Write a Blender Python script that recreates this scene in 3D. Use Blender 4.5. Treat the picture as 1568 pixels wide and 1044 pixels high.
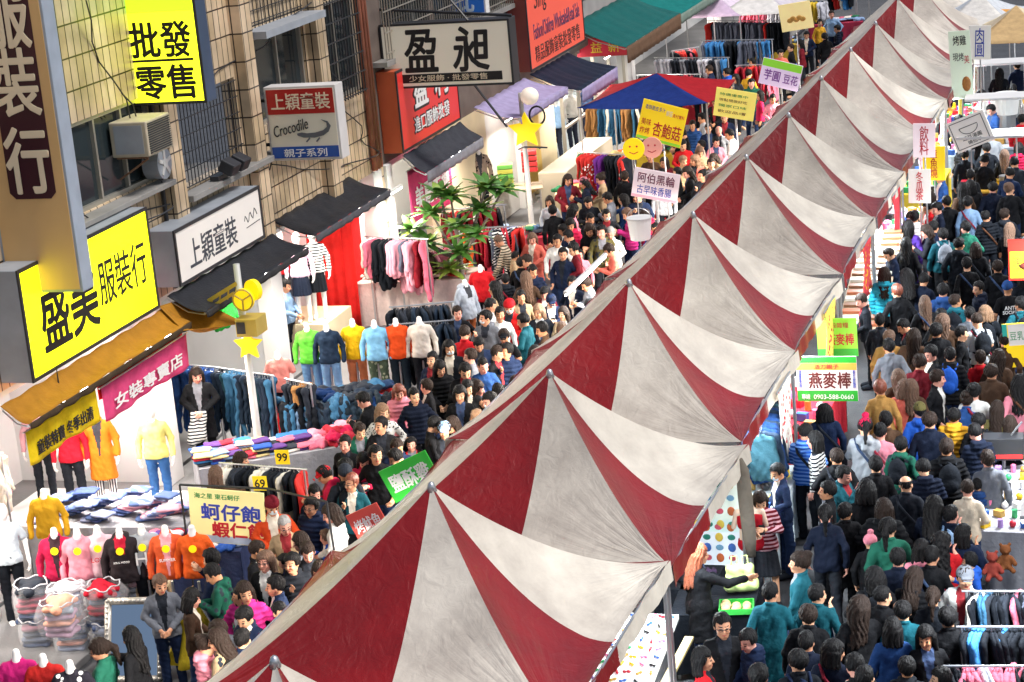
import bpy, bmesh, math, random
import numpy as np
from mathutils import Vector, Matrix, Euler

for o in list(bpy.data.objects): bpy.data.objects.remove(o)
SC = bpy.context.scene
COL = SC.collection
R = math.radians
rnd = random.Random(7)

# ---------------------------------------------------------------- camera
F, PITCH, ROLL, YAW, H = 3281.0, R(15.35), R(5.2), R(18.3), 10.5
cam = bpy.data.cameras.new("camera"); cam.sensor_width = 36.0; cam.lens = F / 1568 * 36.0
cam.clip_start = 0.1; cam.clip_end = 3000
camo = bpy.data.objects.new("camera", cam); COL.objects.link(camo)
f0 = Vector((-math.sin(YAW) * math.cos(PITCH), math.cos(YAW) * math.cos(PITCH), -math.sin(PITCH)))
r0 = Vector((math.cos(YAW), math.sin(YAW), 0)); u0 = r0.cross(f0)
cr, sr = math.cos(ROLL), math.sin(ROLL)
rt = r0 * cr - u0 * sr            # image right
up = u0 * cr + r0 * sr            # image up
camo.matrix_world = Matrix(((rt.x, up.x, -f0.x, 0), (rt.y, up.y, -f0.y, 0), (rt.z, up.z, -f0.z, H), (0, 0, 0, 1)))
SC.camera = camo

# ---------------------------------------------------------------- world, sun, exposure
SUN_EL, SUN_AZ = R(58), R(92)     # azimuth clockwise from +Y (street direction)
w = bpy.data.worlds.new("World"); SC.world = w; w.use_nodes = True
nt = w.node_tree; sky = nt.nodes.new("ShaderNodeTexSky"); sky.sky_type = 'NISHITA'; sky.sun_disc = False
sky.sun_elevation = SUN_EL; sky.sun_rotation = SUN_AZ; sky.air_density = 1.2; sky.dust_density = 3.0; sky.ozone_density = 1.0
bg = nt.nodes["Background"]; bg.inputs[1].default_value = 0.068
nt.links.new(sky.outputs[0], bg.inputs[0])
sl = bpy.data.lights.new("sun", 'SUN'); sl.energy = 1.5; sl.angle = R(14); sl.color = (1.0, 0.97, 0.94)
so = bpy.data.objects.new("sun", sl); COL.objects.link(so)
sd = Vector((math.sin(SUN_AZ) * math.cos(SUN_EL), math.cos(SUN_AZ) * math.cos(SUN_EL), math.sin(SUN_EL)))
so.rotation_euler = sd.to_track_quat('Z', 'Y').to_euler(); so.location = sd * 80
SC.view_settings.view_transform = 'Standard'; SC.view_settings.look = 'None'
SC.view_settings.exposure = 0.85; SC.view_settings.gamma = 1.0
SC.cycles.max_bounces = 6; SC.cycles.transparent_max_bounces = 8

def ray(px, py):
    dx, dy = px - 784, py - 522
    return f0 * F + rt * dx - up * dy
def atz(px, py, z):
    r = ray(px, py); return Vector((0, 0, H)) + r * ((z - H) / r.z)
def atx(px, py, X):
    r = ray(px, py); return Vector((0, 0, H)) + r * (X / r.x)
def aty(px, py, Y):
    r = ray(px, py); return Vector((0, 0, H)) + r * (Y / r.y)

# ---------------------------------------------------------------- materials
def C(h):
    h = h.lstrip('#'); v = [int(h[i:i + 2], 16) / 255 for i in (0, 2, 4)]
    return tuple(x / 12.92 if x <= .04045 else ((x + .055) / 1.055) ** 2.4 for x in v)
_M = {}
def mat(name, col=(.5, .5, .5), rough=.6, var=.12, vscale=3.0, bump=0.0, bscale=40.0, metal=0.0, emit=0.0, alpha=1.0, trans=0.0, sheen=0.0, spec=.5):
    if name in _M: return _M[name]
    if isinstance(col, str): col = C(col)
    m = bpy.data.materials.new(name); m.use_nodes = True; n = m.node_tree; b = n.nodes["Principled BSDF"]
    b.inputs["Roughness"].default_value = rough; b.inputs["Metallic"].default_value = metal
    b.inputs["Specular IOR Level"].default_value = spec
    tc = n.nodes.new("ShaderNodeTexCoord")
    if var > 0:
        no = n.nodes.new("ShaderNodeTexNoise"); no.inputs["Scale"].default_value = vscale; no.inputs["Detail"].default_value = 6
        n.links.new(tc.outputs["Object"], no.inputs["Vector"])
        mx = n.nodes.new("ShaderNodeMix"); mx.data_type = 'RGBA'
        mx.inputs[6].default_value = tuple(c * (1 - var * 1.6) for c in col) + (1,)
        mx.inputs[7].default_value = tuple(min(1, c * (1 + var) + var * .02) for c in col) + (1,)
        n.links.new(no.outputs["Fac"], mx.inputs[0]); n.links.new(mx.outputs[2], b.inputs["Base Color"])
        m['colnode'] = mx.name
    else: b.inputs["Base Color"].default_value = (*col, 1)
    if bump > 0:
        nb = n.nodes.new("ShaderNodeTexNoise"); nb.inputs["Scale"].default_value = bscale; nb.inputs["Detail"].default_value = 4
        n.links.new(tc.outputs["Object"], nb.inputs["Vector"])
        bp = n.nodes.new("ShaderNodeBump"); bp.inputs["Strength"].default_value = bump; bp.inputs["Distance"].default_value = .02
        n.links.new(nb.outputs["Fac"], bp.inputs["Height"]); n.links.new(bp.outputs[0], b.inputs["Normal"])
    if emit > 0:
        b.inputs["Emission Color"].default_value = (*col, 1); b.inputs["Emission Strength"].default_value = emit
    if alpha < 1: b.inputs["Alpha"].default_value = alpha
    if trans > 0: b.inputs["Transmission Weight"].default_value = trans
    if sheen > 0: b.inputs["Sheen Weight"].default_value = sheen
    m.diffuse_color = (*col, 1)
    _M[name] = m; return m
def cloth(col, kind='plain', col2=(.8, .8, .78)):
    """fabric in one colour; kind adds a printed or knitted pattern that belongs to the garment"""
    if isinstance(col, str): col = C(col)
    if isinstance(col2, str): col2 = C(col2)
    nm = "fabric_%s_%02d%02d%02d_%02d%02d%02d" % ((kind,) + tuple(int(c * 99) for c in col) + tuple(int(c * 99) for c in col2))
    if nm in _M: return _M[nm]
    m = mat(nm, col, .8, .22, 6, .55, 22, sheen=0, spec=.1)
    n = m.node_tree; b = n.nodes["Principled BSDF"]; mx = n.nodes[m['colnode']]
    if kind in ('stripe', 'vstripe', 'dots', 'print'):
        tc = n.nodes.new("ShaderNodeTexCoord"); m2 = n.nodes.new("ShaderNodeMix"); m2.data_type = 'RGBA'
        m2.inputs[7].default_value = (*col2, 1); n.links.new(mx.outputs[2], m2.inputs[6]); n.links.new(m2.outputs[2], b.inputs["Base Color"])
        if kind in ('stripe', 'vstripe'):
            t = n.nodes.new("ShaderNodeTexWave"); t.bands_direction = 'Z' if kind == 'stripe' else 'X'
            t.inputs["Scale"].default_value = 6 if kind == 'stripe' else 9
            cr_ = n.nodes.new("ShaderNodeMath"); cr_.operation = 'GREATER_THAN'; cr_.inputs[1].default_value = .55
            n.links.new(tc.outputs["Object"], t.inputs["Vector"]); n.links.new(t.outputs["Fac"], cr_.inputs[0]); n.links.new(cr_.outputs[0], m2.inputs[0])
        else:
            t = n.nodes.new("ShaderNodeTexVoronoi"); t.inputs["Scale"].default_value = 28 if kind == 'dots' else 11
            cr_ = n.nodes.new("ShaderNodeMath"); cr_.operation = 'LESS_THAN'; cr_.inputs[1].default_value = .33 if kind == 'dots' else .3
            n.links.new(tc.outputs["Object"], t.inputs["Vector"]); n.links.new(t.outputs["Distance"], cr_.inputs[0]); n.links.new(cr_.outputs[0], m2.inputs[0])
    return m

# ---------------------------------------------------------------- mesh helpers
def link(name, me, parent=None, mats=(), loc=None, rot=None):
    o = bpy.data.objects.new(name, me); COL.objects.link(o)
    if parent is not None: o.parent = parent
    if mats and me is not None and len(me.materials) == 0:
        for m in mats: me.materials.append(m)
    if loc is not None: o.location = loc
    if rot is not None: o.rotation_euler = rot
    return o
def tag(o, label=None, cat=None, group=None, kind=None):
    if label: o['label'] = label
    if cat: o['category'] = cat
    if group: o['group'] = group
    if kind: o['kind'] = kind
    return o
def empty(name, loc=(0, 0, 0), rz=0, label=None, cat=None, group=None):
    o = bpy.data.objects.new(name, None); COL.objects.link(o); o.empty_display_size = .1
    o.location = loc; o.rotation_euler = (0, 0, rz); return tag(o, label, cat, group)
def copy_tree(o, parent=None):
    c = o.copy(); COL.objects.link(c)
    if parent is not None: c.parent = parent
    for ch in list(o.children): copy_tree(ch, c)
    return c
class MB:
    """collects simple shapes and links them as one mesh"""
    def __init__(s): s.v = []; s.f = []; s.m = []
    def add(s, vs, fs, mi=0):
        n = len(s.v); s.v += [tuple(v) for v in vs]; s.f += [tuple(i + n for i in f) for f in fs]; s.m += [mi] * len(fs); return s
    def box(s, a, b, mi=0, rot=None, piv=None):
        x0, y0, z0 = a; x1, y1, z1 = b
        vs = [Vector(p) for p in ((x0, y0, z0), (x1, y0, z0), (x1, y1, z0), (x0, y1, z0), (x0, y0, z1), (x1, y0, z1), (x1, y1, z1), (x0, y1, z1))]
        if rot is not None:
            piv = Vector(piv if piv is not None else [(p + q) / 2 for p, q in zip(a, b)]); vs = [rot @ (v - piv) + piv for v in vs]
        return s.add(vs, [(0, 3, 2, 1), (4, 5, 6, 7), (0, 1, 5, 4), (1, 2, 6, 5), (2, 3, 7, 6), (3, 0, 4, 7)], mi)
    def tube(s, pts, r, n=8, mi=0, caps=True):
        pts = [Vector(p) for p in pts]; rs = r if isinstance(r, (list, tuple)) else [r] * len(pts)
        rings = []; prev = None
        for i, p in enumerate(pts):
            t = (pts[min(i + 1, len(pts) - 1)] - pts[max(i - 1, 0)]).normalized()
            if prev is None: a = Vector((0, 0, 1)) if abs(t.z) < .9 else Vector((1, 0, 0))
            else: a = prev
            x = (a - t * a.dot(t)).normalized(); y = t.cross(x); prev = x
            rings.append([p + (x * math.cos(k * 2 * math.pi / n) + y * math.sin(k * 2 * math.pi / n)) * rs[i] for k in range(n)])
        vs = [v for g in rings for v in g]; fs = []
        for i in range(len(pts) - 1):
            for k in range(n):
                a, b = i * n + k, i * n + (k + 1) % n; fs.append((a, b, b + n, a + n))
        if caps: fs.append(tuple(reversed(range(n)))); fs.append(tuple(range((len(pts) - 1) * n, len(pts) * n)))
        return s.add(vs, fs, mi)
    def sphere(s, c, r, n=12, mi=0, sc=(1, 1, 1)):
        c = Vector(c); vs = [c + Vector((0, 0, r * sc[2]))]; m = n // 2
        for i in range(1, m):
            for k in range(n):
                th = math.pi * i / m; ph = 2 * math.pi * k / n
                vs.append(c + Vector((r * sc[0] * math.sin(th) * math.cos(ph), r * sc[1] * math.sin(th) * math.sin(ph), r * sc[2] * math.cos(th))))
        vs.append(c - Vector((0, 0, r * sc[2]))); fs = []
        for k in range(n): fs.append((0, 1 + k, 1 + (k + 1) % n))
        for i in range(m - 2):
            for k in range(n):
                a = 1 + i * n + k; b = 1 + i * n + (k + 1) % n; fs.append((a, a + n, b + n, b))
        l = len(vs) - 1
        for k in range(n): fs.append((l, l - n + (k + 1) % n, l - n + k))
        return s.add(vs, fs, mi)
    def prism(s, pts, dz, mi=0):
        """pts: closed outline of 3-D points, extruded by the vector dz"""
        dz = Vector(dz); n = len(pts); vs = [Vector(p) for p in pts] + [Vector(p) + dz for p in pts]
        return s.add(vs, [tuple(reversed(range(n))), tuple(range(n, 2 * n))] + [(i, (i + 1) % n, (i + 1) % n + n, i + n) for i in range(n)], mi)
    def grid(s, fn, nu, nv, mi=0, thick=0.0):
        vs = [Vector(fn(i / nu, j / nv)) for j in range(nv + 1) for i in range(nu + 1)]; W = nu + 1
        fs = [(j * W + i, j * W + i + 1, (j + 1) * W + i + 1, (j + 1) * W + i) for j in range(nv) for i in range(nu)]
        return s.add(vs, fs, mi)
    def mesh(s, name, smooth=False):
        me = bpy.data.meshes.new(name); me.from_pydata(s.v, [], s.f); me.polygons.foreach_set("material_index", s.m)
        if smooth: me.polygons.foreach_set("use_smooth", [True] * len(s.f))
        me.update(); return me
    def build(s, name, mats, parent=None, loc=None, rot=None, smooth=False, bevel=0.0, solid=0.0):
        me = s.mesh(name, smooth)
        o = link(name, me, parent, mats if isinstance(mats, (list, tuple)) else (mats,), loc, rot)
        if bevel:
            b = o.modifiers.new("bevel", 'BEVEL'); b.width = bevel; b.segments = 2; b.limit_method = 'ANGLE'
        if solid:
            b = o.modifiers.new("solid", 'SOLIDIFY'); b.thickness = solid
        return o
_txt = {}
def text_mesh(s, size=1.0, bold=0.0, depth=.004, shear=0.0, vertical=False, space=1.0):
    key = (s, size, bold, depth, shear, vertical, space)
    if key in _txt: return _txt[key]
    cu = bpy.data.curves.new("lettering", 'FONT'); cu.body = "\n".join(s) if vertical else s
    cu.size = size; cu.offset = bold; cu.extrude = depth; cu.shear = shear; cu.align_x = 'CENTER'; cu.align_y = 'CENTER'; cu.resolution_u = 3
    cu.space_character = space; cu.space_line = .86 * space if vertical else 1
    o = bpy.data.objects.new("lettering", cu); COL.objects.link(o)
    dg = bpy.context.evaluated_depsgraph_get(); me = bpy.data.meshes.new_from_object(o.evaluated_get(dg))
    bpy.data.objects.remove(o); me.materials.clear(); _txt[key] = me; return me
def lettering(parent, s, m, M, w=None, h=None, name="lettering", **k):
    """text in the plane of the matrix M (x along the line, y up, z out of the sign), fitted to w x h"""
    bold = k.pop('bold', 0.0); src = text_mesh(s, 1.0, **k); me = src.copy()
    co = np.zeros(len(me.vertices) * 3); me.vertices.foreach_get("co", co); co = co.reshape(-1, 3)
    if len(co):
        lo, hi = co.min(0), co.max(0); d = np.maximum(hi - lo, 1e-5); c = (lo + hi) / 2
        sx = (w / d[0]) if w else None; sy = (h / d[1]) if h else None
        sx = sx or sy; sy = sy or sx
        co[:, 0] = (co[:, 0] - c[0]) * sx; co[:, 1] = (co[:, 1] - c[1]) * sy
        me.vertices.foreach_set("co", co.ravel()); me.update()
        if bold:                                   # heavier strokes: the same outline set again a hair to each side
            bm = bmesh.new(); bm.from_mesh(me); geo = list(bm.verts) + list(bm.edges) + list(bm.faces); q = bold * .8 * min(sx, sy)
            for n_, (ax_, ay_) in enumerate(((1, 0), (-1, 0), (0, 1), (0, -1), (.7, .7), (-.7, .7), (.7, -.7), (-.7, -.7))):
                d_ = bmesh.ops.duplicate(bm, geom=geo); bmesh.ops.translate(bm, verts=[e for e in d_['geom'] if isinstance(e, bmesh.types.BMVert)], vec=(ax_ * q, ay_ * q, -.0004 * (n_ + 1)))
            bm.to_mesh(me); bm.free()
    me.materials.append(m); o = link(name, me, parent); o.matrix_local = M; return o
def frame_matrix(o, x, y):
    x = Vector(x).normalized(); y = Vector(y); y = (y - x * y.dot(x)).normalized(); z = x.cross(y)
    return Matrix(((x.x, y.x, z.x, o[0]), (x.y, y.y, z.y, o[1]), (x.z, y.z, z.z, o[2]), (0, 0, 0, 1)))

# ---------------------------------------------------------------- signed-distance surfaces (bodies, garments, hair)
def rotm(ax, ay, az): return np.array(Euler((ax, ay, az)).to_matrix())
class SDF:
    def __init__(s, res): s.res = res; s.p = []
    def cone(s, a, b, ra, rb=None, k=.03, T=None): s.p.append(('c', np.array(a, float), np.array(b, float), ra, ra if rb is None else rb, k, T)); return s
    def ell(s, c, r, k=.02, T=None, neg=False): s.p.append(('n' if neg else 'e', np.array(c, float), np.array(r, float), 0, 0, k, T)); return s
    def mesh(s, name, op=None, colour=None, mats=(), post=None, keep=None):
        pts = []; 
        for p in s.p:
            T = p[6]
            cs = [(p[1], p[3]), (p[2], p[4])] if p[0] == 'c' else [(p[1], max(p[2]))]
            for c, r in cs:
                if T is not None: c = T[0] @ (c - T[1]) + T[1]
                if p[0] != 'n': pts += [c - r - .03, c + r + .03]
        lo = np.min(pts, 0); hi = np.max(pts, 0); n = np.ceil((hi - lo) / s.res).astype(int) + 2
        ax = [lo[i] + np.arange(n[i]) * s.res for i in range(3)]
        Fd = np.full(n, .12, np.float32)
        for t, a, b, ra, rb, k, T in s.p:
            if t == 'c': ca, cb = a, b; m_ = max(ra, rb) + .06
            else: ca = cb = a; m_ = max(b) + .06
            if T is not None: ca = T[0] @ (ca - T[1]) + T[1]; cb = T[0] @ (cb - T[1]) + T[1]
            l = np.minimum(ca, cb) - m_; h = np.maximum(ca, cb) + m_
            i0 = np.clip(((l - lo) / s.res).astype(int), 0, n - 1); i1 = np.clip(((h - lo) / s.res).astype(int) + 1, 1, n)
            g = np.stack(np.meshgrid(*[ax[i][i0[i]:i1[i]] for i in range(3)], indexing='ij'), -1)
            if T is not None: g = (g - T[1]) @ T[0] + T[1]
            if t == 'c':
                d = b - a; L = max(d @ d, 1e-9); q = np.clip(((g - a) @ d) / L, 0, 1)
                dist = np.linalg.norm(g - a - q[..., None] * d, axis=-1) - (ra + q * (rb - ra))
            else:
                q = g - a; k0 = np.linalg.norm(q / b, axis=-1); k1 = np.linalg.norm(q / (b * b), axis=-1); dist = k0 * (k0 - 1) / np.maximum(k1, 1e-6)
            sl_ = tuple(slice(i0[i], i1[i]) for i in range(3)); cur = Fd[sl_]
            if t == 'n':
                hh = np.clip(k - np.abs(cur + dist), 0, None) / k; Fd[sl_] = np.maximum(cur, -dist) + hh * hh * k * .25
            else:
                hh = np.clip(k - np.abs(cur - dist), 0, None) / k; Fd[sl_] = np.minimum(cur, dist) - hh * hh * k * .25
        G = np.meshgrid(*ax, indexing='ij')
        if op is not None: Fd = op(Fd, *G)
        Fd[0] = Fd[-1] = .1; Fd[:, 0] = Fd[:, -1] = .1; Fd[:, :, 0] = Fd[:, :, -1] = .1
        S = Fd < 0; c = [S[i:n[0] - 1 + i, j:n[1] - 1 + j, k:n[2] - 1 + k] for i in (0, 1) for j in (0, 1) for k in (0, 1)]
        cnt = sum(x.astype(np.int8) for x in c); act = (cnt > 0) & (cnt < 8); idx = np.argwhere(act)
        vid = np.full(act.shape, -1, np.int64); vid[act] = np.arange(len(idx))
        acc = np.zeros((len(idx), 3)); num = np.zeros(len(idx))
        off = [(i, j, k) for i in (0, 1) for j in (0, 1) for k in (0, 1)]
        for p in range(8):
            for q in range(p + 1, 8):
                if sum(abs(x - y) for x, y in zip(off[p], off[q])) != 1: continue
                fa = Fd[tuple((idx + off[p]).T)]; fb = Fd[tuple((idx + off[q]).T)]; x = (fa < 0) != (fb < 0)
                t = np.where(x, fa / np.where(fa == fb, 1, fa - fb), 0)
                acc += np.where(x[:, None], np.array(off[p]) + t[:, None] * (np.array(off[q]) - np.array(off[p])), 0); num += x
        V = lo + (idx + acc / num[:, None]) * s.res
        faces = []
        for axis in range(3):
            s0 = [slice(None)] * 3; s1 = [slice(None)] * 3; s0[axis] = slice(0, -1); s1[axis] = slice(1, None)
            A_ = S[tuple(s0)]; B_ = S[tuple(s1)]; e = np.argwhere(A_ != B_)
            u, v = [(1, 2), (2, 0), (0, 1)][axis]
            e = e[(e[:, u] > 0) & (e[:, v] > 0) & (e[:, u] < n[u] - 1) & (e[:, v] < n[v] - 1)]
            du = np.zeros(3, int); du[u] = 1; dv = np.zeros(3, int); dv[v] = 1
            q = np.stack([vid[tuple((e - du - dv).T)], vid[tuple((e - dv).T)], vid[tuple(e.T)], vid[tuple((e - du).T)]], 1)
            fl = ~A_[tuple(e.T)]; q[fl] = q[fl][:, ::-1]; faces.append(q)
        Q = np.concatenate(faces); Q = Q[(Q >= 0).all(1)]
        if post is not None: V = post(V)
        me = bpy.data.meshes.new(name); me.from_pydata(V.tolist(), [], Q.tolist())
        me.polygons.foreach_set("use_smooth", np.ones(len(Q), bool))
        for m in mats: me.materials.append(m)
        if colour is not None: me.polygons.foreach_set("material_index", colour(V[Q].mean(1)).astype(np.int32))
        me.update(); return me
# ================================================================ setting
def asphalt():
    m = mat("asphalt", (.06, .063, .07), .75, .35, 2.0, .6, 60); return m
MB().box((-200, -60, -.3), (120, 500, 0)).build("ground", asphalt())['kind'] = 'structure'
# paved walk under the shopfronts
pv = mat("pale_paving", (.15, .15, .155), .55, .35, 1.5, .2, 30)
MB().box((-15.2, 8, 0), (-13.2, 96, .10)).build("pavement", pv, bevel=.01)['kind'] = 'structure'
# ================================================================ market tents
TX, TY0, TDY, THX, THY, TZ, TE = -6.92, 14.18, 3.93, 1.77, 1.965, 3.8, 2.3
def canvas(name, col, rough):
    m = mat(name, col, rough, 0, spec=.45); n = m.node_tree; b = n.nodes["Principled BSDF"]; b.inputs["Base Color"].default_value = (*col, 1)
    tc = n.nodes.new("ShaderNodeTexCoord")
    # weathering: broad grime patches and fine speckle of the coated cloth
    a = n.nodes.new("ShaderNodeTexNoise"); a.inputs["Scale"].default_value = .8; a.inputs["Detail"].default_value = 8; a.inputs["Roughness"].default_value = .65
    oi = n.nodes.new("ShaderNodeObjectInfo"); ad = n.nodes.new("ShaderNodeVectorMath"); ad.operation = 'ADD'
    sc_ = n.nodes.new("ShaderNodeVectorMath"); sc_.operation = 'SCALE'; sc_.inputs[3].default_value = 37.0
    cb = n.nodes.new("ShaderNodeCombineXYZ"); n.links.new(oi.outputs["Random"], cb.inputs[0]); n.links.new(oi.outputs["Random"], cb.inputs[1])
    n.links.new(cb.outputs[0], sc_.inputs[0]); n.links.new(tc.outputs["Object"], ad.inputs[0]); n.links.new(sc_.outputs[0], ad.inputs[1])
    n.links.new(ad.outputs[0], a.inputs["Vector"])
    mx = n.nodes.new("ShaderNodeMix"); mx.data_type = 'RGBA'
    mx.inputs[6].default_value = tuple(c * .72 for c in col[:1]) + tuple(c * .70 for c in col[1:]) + (1,); mx.inputs[7].default_value = tuple(min(1, c * 1.12) for c in col) + (1,)
    rp = n.nodes.new("ShaderNodeMapRange"); rp.inputs[1].default_value = .35; rp.inputs[2].default_value = .62
    n.links.new(a.outputs["Fac"], rp.inputs[0]); n.links.new(rp.outputs[0], mx.inputs[0]); hs = n.nodes.new("ShaderNodeHueSaturation"); vr = n.nodes.new("ShaderNodeMapRange"); vr.inputs[3].default_value = .82; vr.inputs[4].default_value = 1.12; n.links.new(oi.outputs["Random"], vr.inputs[0])
    n.links.new(vr.outputs[0], hs.inputs["Value"]); n.links.new(mx.outputs[2], hs.inputs["Color"]); n.links.new(hs.outputs[0], b.inputs["Base Color"])
    # creases: stretched noise as bump
    mp = n.nodes.new("ShaderNodeMapping"); mp.inputs["Scale"].default_value = (3.2, 2.2, 3); mp.inputs["Rotation"].default_value = (0, 0, .6)
    cn = n.nodes.new("ShaderNodeTexNoise"); cn.inputs["Scale"].default_value = 2.0; cn.inputs["Detail"].default_value = 5; cn.inputs["Distortion"].default_value = 1.2
    n.links.new(ad.outputs[0], mp.inputs[0]); n.links.new(mp.outputs[0], cn.inputs["Vector"])
    bp = n.nodes.new("ShaderNodeBump"); bp.inputs["Strength"].default_value = .16; bp.inputs["Distance"].default_value = .03
    u_ = n.nodes.new("ShaderNodeUVMap"); u_.uv_map = "pleat"; su = n.nodes.new("ShaderNodeSeparateXYZ"); n.links.new(u_.outputs[0], su.inputs[0])
    def mth(op, a, b_=None):
        q = n.nodes.new("ShaderNodeMath"); q.operation = op
        for i, s_ in enumerate((a, b_)):
            if s_ is None: continue
            if isinstance(s_, (int, float)): q.inputs[i].default_value = s_
            else: n.links.new(s_, q.inputs[i])
        return q.outputs[0]
    cv_ = n.nodes.new("ShaderNodeCombineXYZ"); n.links.new(mth('MULTIPLY', su.outputs[0], 13.0), cv_.inputs[0]); n.links.new(mth('MULTIPLY', su.outputs[1], .9), cv_.inputs[1])
    n.links.new(mth('MULTIPLY', oi.outputs["Random"], 50.0), cv_.inputs[2])
    pn_ = n.nodes.new("ShaderNodeTexNoise"); pn_.inputs["Scale"].default_value = 1.0; pn_.inputs["Detail"].default_value = 3; n.links.new(cv_.outputs[0], pn_.inputs["Vector"])
    fd = n.nodes.new("ShaderNodeMapRange"); fd.inputs[1].default_value = .15; fd.inputs[2].default_value = 1.9; fd.inputs[3].default_value = 1; fd.inputs[4].default_value = 0.05; n.links.new(su.outputs[1], fd.inputs[0])
    hgt = mth('ADD', mth('MULTIPLY', mth('MULTIPLY', pn_.outputs["Fac"], fd.outputs[0]), 4.5), mth('MULTIPLY', cn.outputs["Fac"], .8))
    bp.inputs["Strength"].default_value = .5
    n.links.new(hgt, bp.inputs["Height"]); n.links.new(bp.outputs[0], b.inputs["Normal"])
    return m
RED = canvas("red_canvas", C('#80090d'), .40); WHITE = canvas("white_canvas", C('#c8c0b2'), .40)
STEEL = mat("galvanised_steel", (.55, .56, .58), .35, .1, metal=.8)
def LX(sx): return THX * (1.12 if sx < 0 else 1)
def canopy_mesh(seed):
    rg = random.Random(seed); mb = MB(); N, K = 34, 18
    ph = [rg.uniform(0, 6.28) for _ in range(12)]; sag0 = rg.uniform(.12, .2)
    for face in range(4):                    # 0 front (-y), 1 right (+x), 2 back, 3 left
        sg = sag0 * rg.uniform(.85, 1.25)
        for half in range(2):
            def P(i, j, face=face, half=half, sg=sg):
                u = -1 + (i + half * K) / K          # -1..1 across the face
                r = j                                # 0 apex .. 1 eave
                rr = max(r, .012)
                ex = {0: 1.3 + .27 * u * u + .13 * u, 1: 1.7, 2: 1.3 + .27 * u * u - .13 * u, 3: .98 + .46 * u * u}[face]
                z = TE + (TZ - TE) * ((1 - rr) ** ex * .9 + (1 - rr) * .1)
                z -= sg * (1 - u * u) * 4 * rr * (1 - rr) * (.12 if face == 3 else 1.0)
                z -= .05 * (1 - u * u) * rr ** 3
                lat = u * rr; out = rr - .05 * (1 - u * u) * rr ** 3
                x, y = [(lat * THX, -out * THY), (out * THX, lat * THY), (-lat * THX, out * THY), (-out * THX, -lat * THY)][face]
                if x < 0: x *= 1.12
                # pleats that run out of the pulled corners
                amp = 0.0
                for cs in (-1, 1):
                    dx = (u * rr - cs) * 1.85; dy = (rr - 1) * 1.85; d = math.hypot(dx, dy); a = math.atan2(-dy, -dx * cs)
                    fade = max(0, 1 - d / 2.2) ** 1.5 * min(1, d / .25)
                    amp += (math.sin(a * 26 + ph[face]) * .5 + math.sin(a * 47 + ph[face + 4]) * .35 + math.sin(a * 15 + ph[face + 8]) * .4) * fade * .030
                z += amp * (1 - abs(u) ** 6) * min(1, (1 - abs(u)) * 12)
                return (x, y, z)
            vs = [P(i, j / N) for j in range(N + 1) for i in range(K + 1)]; W = K + 1
            fs = [(j * W + i, (j + 1) * W + i, (j + 1) * W + i + 1, j * W + i + 1) for j in range(N) for i in range(K)]
            mb.add(vs, fs, (half + 0) % 2)
    return mb
def tent(k, label):
    y = TY0 + k * TDY; rg = random.Random(k)
    t = empty("market_tent", (TX + rg.uniform(-.03, .03), y + rg.uniform(-.04, .04), rg.uniform(-.05, .05)), rg.uniform(-.012, .012), label, "tent", "red and white market tents in a row")
    mb = canopy_mesh(k + 3)
    o = mb.build("canopy", (RED, WHITE), t, smooth=True)
    me = o.data
    # pleat coordinates: angle about and distance from the nearest corner
    uv = me.uv_layers.new(name="pleat"); co = [v.co for v in me.vertices]
    for p in me.polygons:
        c = p.center; kx = -THX * 1.12 if c.x < 0 else THX; ky = -THY if c.y < 0 else THY
        for li in p.loop_indices:
            v = co[me.loops[li].vertex_index]; dx, dy = (v.x - kx) * (1 if kx < 0 else -1), (v.y - ky) * (1 if ky < 0 else -1)
            uv.data[li].uv = (math.atan2(dy, dx + 1e-4), math.hypot(dx, dy))
    # weld the panels of one canopy
    bm = bmesh.new(); bm.from_mesh(me); bmesh.ops.remove_doubles(bm, verts=bm.verts, dist=.0015); bm.to_mesh(me); bm.free()
    ed = o.modifiers.new("split", 'EDGE_SPLIT'); ed.split_angle = R(38)
    cap = MB(); cap.tube([(0, 0, TZ - .06), (0, 0, TZ + .02), (0, 0, TZ + .035)], [.055, .03, .008], 10); cap.build("peak_cap", STEEL, t, smooth=True)
    # valance strips in alternating panels along the long sides
    for sx in (1, -1):
        v = MB()
        for h in range(2):
            def g(a, b, h=h, sx=sx):
                yy = -THY + (h + a) * THY; bow = .05 * (1 - (yy / THY) ** 2)
                return (sx * (THX * (1.12 if sx < 0 else 1) - bow * THX * .9) + sx * .015 + sx * .02 * b + .012 * math.sin(yy * 9 + k), yy, TE - .06 * (1 - (yy / THY) ** 2) - b * .22 + .012 * math.sin(yy * 17 + h) * b)
            v.grid(g, 14, 3, h if sx > 0 else 1 - h)
        v.build("valance", (RED, WHITE), t, smooth=True)
    for sx in (1, -1):
        for sy in (1, -1):
            MB().tube([(sx * (LX(sx) - .06), sy * (THY - .04), 0), (sx * (LX(sx) - .06), sy * (THY - .04), TE - .02)], .022, 8).build("leg", STEEL, t)
    fr = MB()
    for sx in (1, -1): fr.tube([(sx * (LX(sx) - .06), -THY + .04, TE - .07), (sx * (LX(sx) - .06), THY - .04, TE - .07)], .014, 6)
    for sy in (1, -1): fr.tube([(-THX * 1.12 + .06, sy * (THY - .04), TE - .09), (THX - .06, sy * (THY - .04), TE - .09)], .014, 6)
    fr.tube([(0, 0, TE - .1), (0, 0, TZ - .05)], .018, 8); fr.tube([(-THX * 1.12 + .06, 0, TE - .1), (THX - .06, 0, TE - .1)], .014, 6)
    fr.build("frame", STEEL, t)
    return t
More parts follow.
